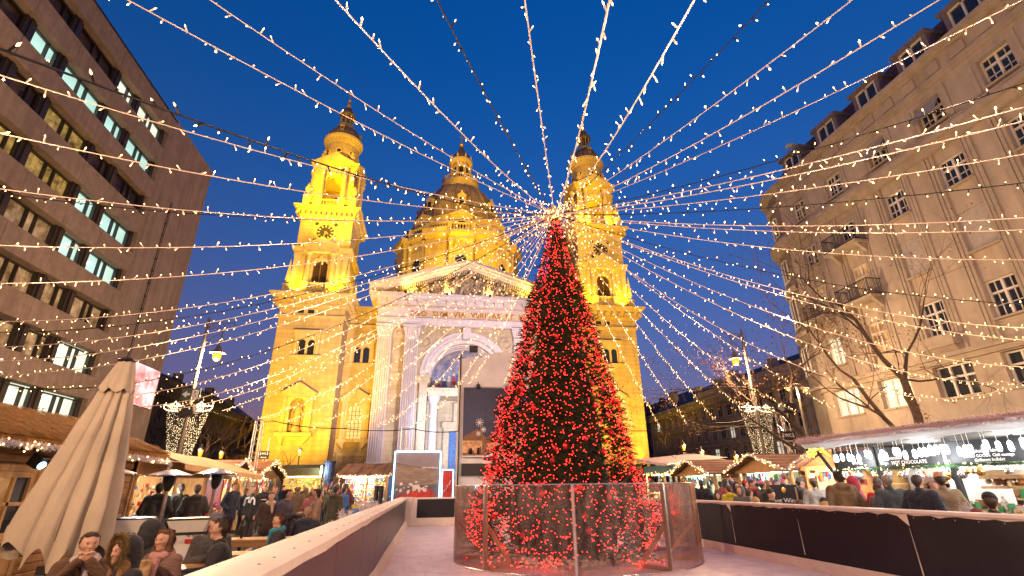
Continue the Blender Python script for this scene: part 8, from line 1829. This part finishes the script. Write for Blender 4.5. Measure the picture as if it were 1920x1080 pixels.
rp('stooping person in dark grey coat and hat beside the menu board', 1500, 9.9, 60, 1.76, coat=(.05, .045, .05), hat=('cap', (.14, .11, .12)), hood='down', arms='hold', bulk=1.1)
rp('brown haired person seated low behind the barrier beside the menu board', 1491, 8.1, 120, 1.68, 'sit', coat=(.04, .03, .03), hair=((.10, .05, .025), 'long'))
rp('person in pale grey coat with brown hat left of the fur collared coat', 1528, 9.8, 150, 1.74, coat=(.34, .31, .27), hat=('beanie', (.20, .13, .09)), bulk=1.1)
rp('seated person in dark beanie with long blonde hair behind the barrier', 1540, 8.1, 150, 1.72, 'sit', coat=(.03, .03, .03), hair=((.48, .32, .14), 'long'), hat=('beanie', (.03, .035, .04)))
rp('large person in brown coat with furry collar and dark hair seen from behind', 1578, 8.5, 165, 1.86, coat=(.13, .085, .04), hood='down', scarf=(.20, .115, .05), bulk=1.15, hair=((.03, .025, .02), 'short'), res=.016)
rp('person in crimson hooded jacket beside the furry collared coat', 1602, 9.6, -160, 1.76, coat=(.32, .02, .045), hood='up')
rp('person in mustard lined brown jacket bending behind the barrier', 1628, 8.8, 70, 1.62, coat=(.09, .06, .05), trousers=(.35, .22, .02), hair=((.10, .06, .04), 'short'), lean=.2)
rp('person in bright red jacket facing the drinks counter', 1647, 9.3, 120, 1.70, coat=(.55, .012, .02), hair=((.08, .05, .04), 'short'), hat=('beanie', (.12, .09, .085)))
rp('grey haired man in slate coat with back to the camera', 1668, 9.0, 160, 1.78, coat=(.055, .065, .07), hair=((.25, .22, .18), 'short'), res=.02, bulk=1.08)
rp('man in dark navy coat facing right at the drinks stall', 1722, 8.7, 100, 1.76, coat=(.016, .018, .035), hair=((.05, .035, .03), 'short'), res=.02, bulk=1.15)
rp('person in pale cap beyond the navy coat', 1748, 9.9, 0, 1.70, coat=(.20, .20, .22), hat=('cap', (.4, .38, .36)))
rp('fair person in tan coat with orange knitted hat', 1768, 9.3, 150, 1.78, coat=(.24, .16, .085), hat=('beanie', (.48, .26, .15)))
rp('child in white bobble hat and plum jacket behind the barrier', 1797, 8.1, 20, 1.62, 'sit', coat=(.10, .05, .07), hat=('bobble', (.42, .39, .38)), hair=((.3, .2, .12), 'long'), arms='hold')
rp('person in maroon knitted hat with fur collar, just above the barrier', 1818, 8.0, 170, 1.60, 'sit', coat=(.025, .025, .028), hat=('beanie', (.16, .025, .04)))
rp('man in black beanie and black leather jacket at the far right', 1848, 8.25, 120, 1.78, 'sit', coat=(.022, .024, .026), hat=('beanie', (.012, .013, .014)), bulk=1.12, z=.08)
rp('vendor in dark clothes behind the grill counter', 1752, 12.1, -80, 1.74, coat=(.04, .035, .03), hair=((.22, .13, .07), 'short'))
for i, (px, X) in enumerate(((1300, 10.6), (1330, 10.8), (1352, 10.9), (1362, 10.4), (1372, 11.1), (1286, 11.0), (1420, 11.2), (1448, 11.3))):
    c = LC[rc.randrange(len(LC))]; rp('person in %s coat before the blue lit stalls, %s of the far row' % (cn[c], ADJ[i]), px, X, rc.choice((170, 140, -150, 60)), rc.uniform(1.62, 1.82), coat=c, hair=((.05, .03, .02), rc.choice(('short', 'long'))), hat=HATS[rc.randrange(len(HATS))], res=.026)
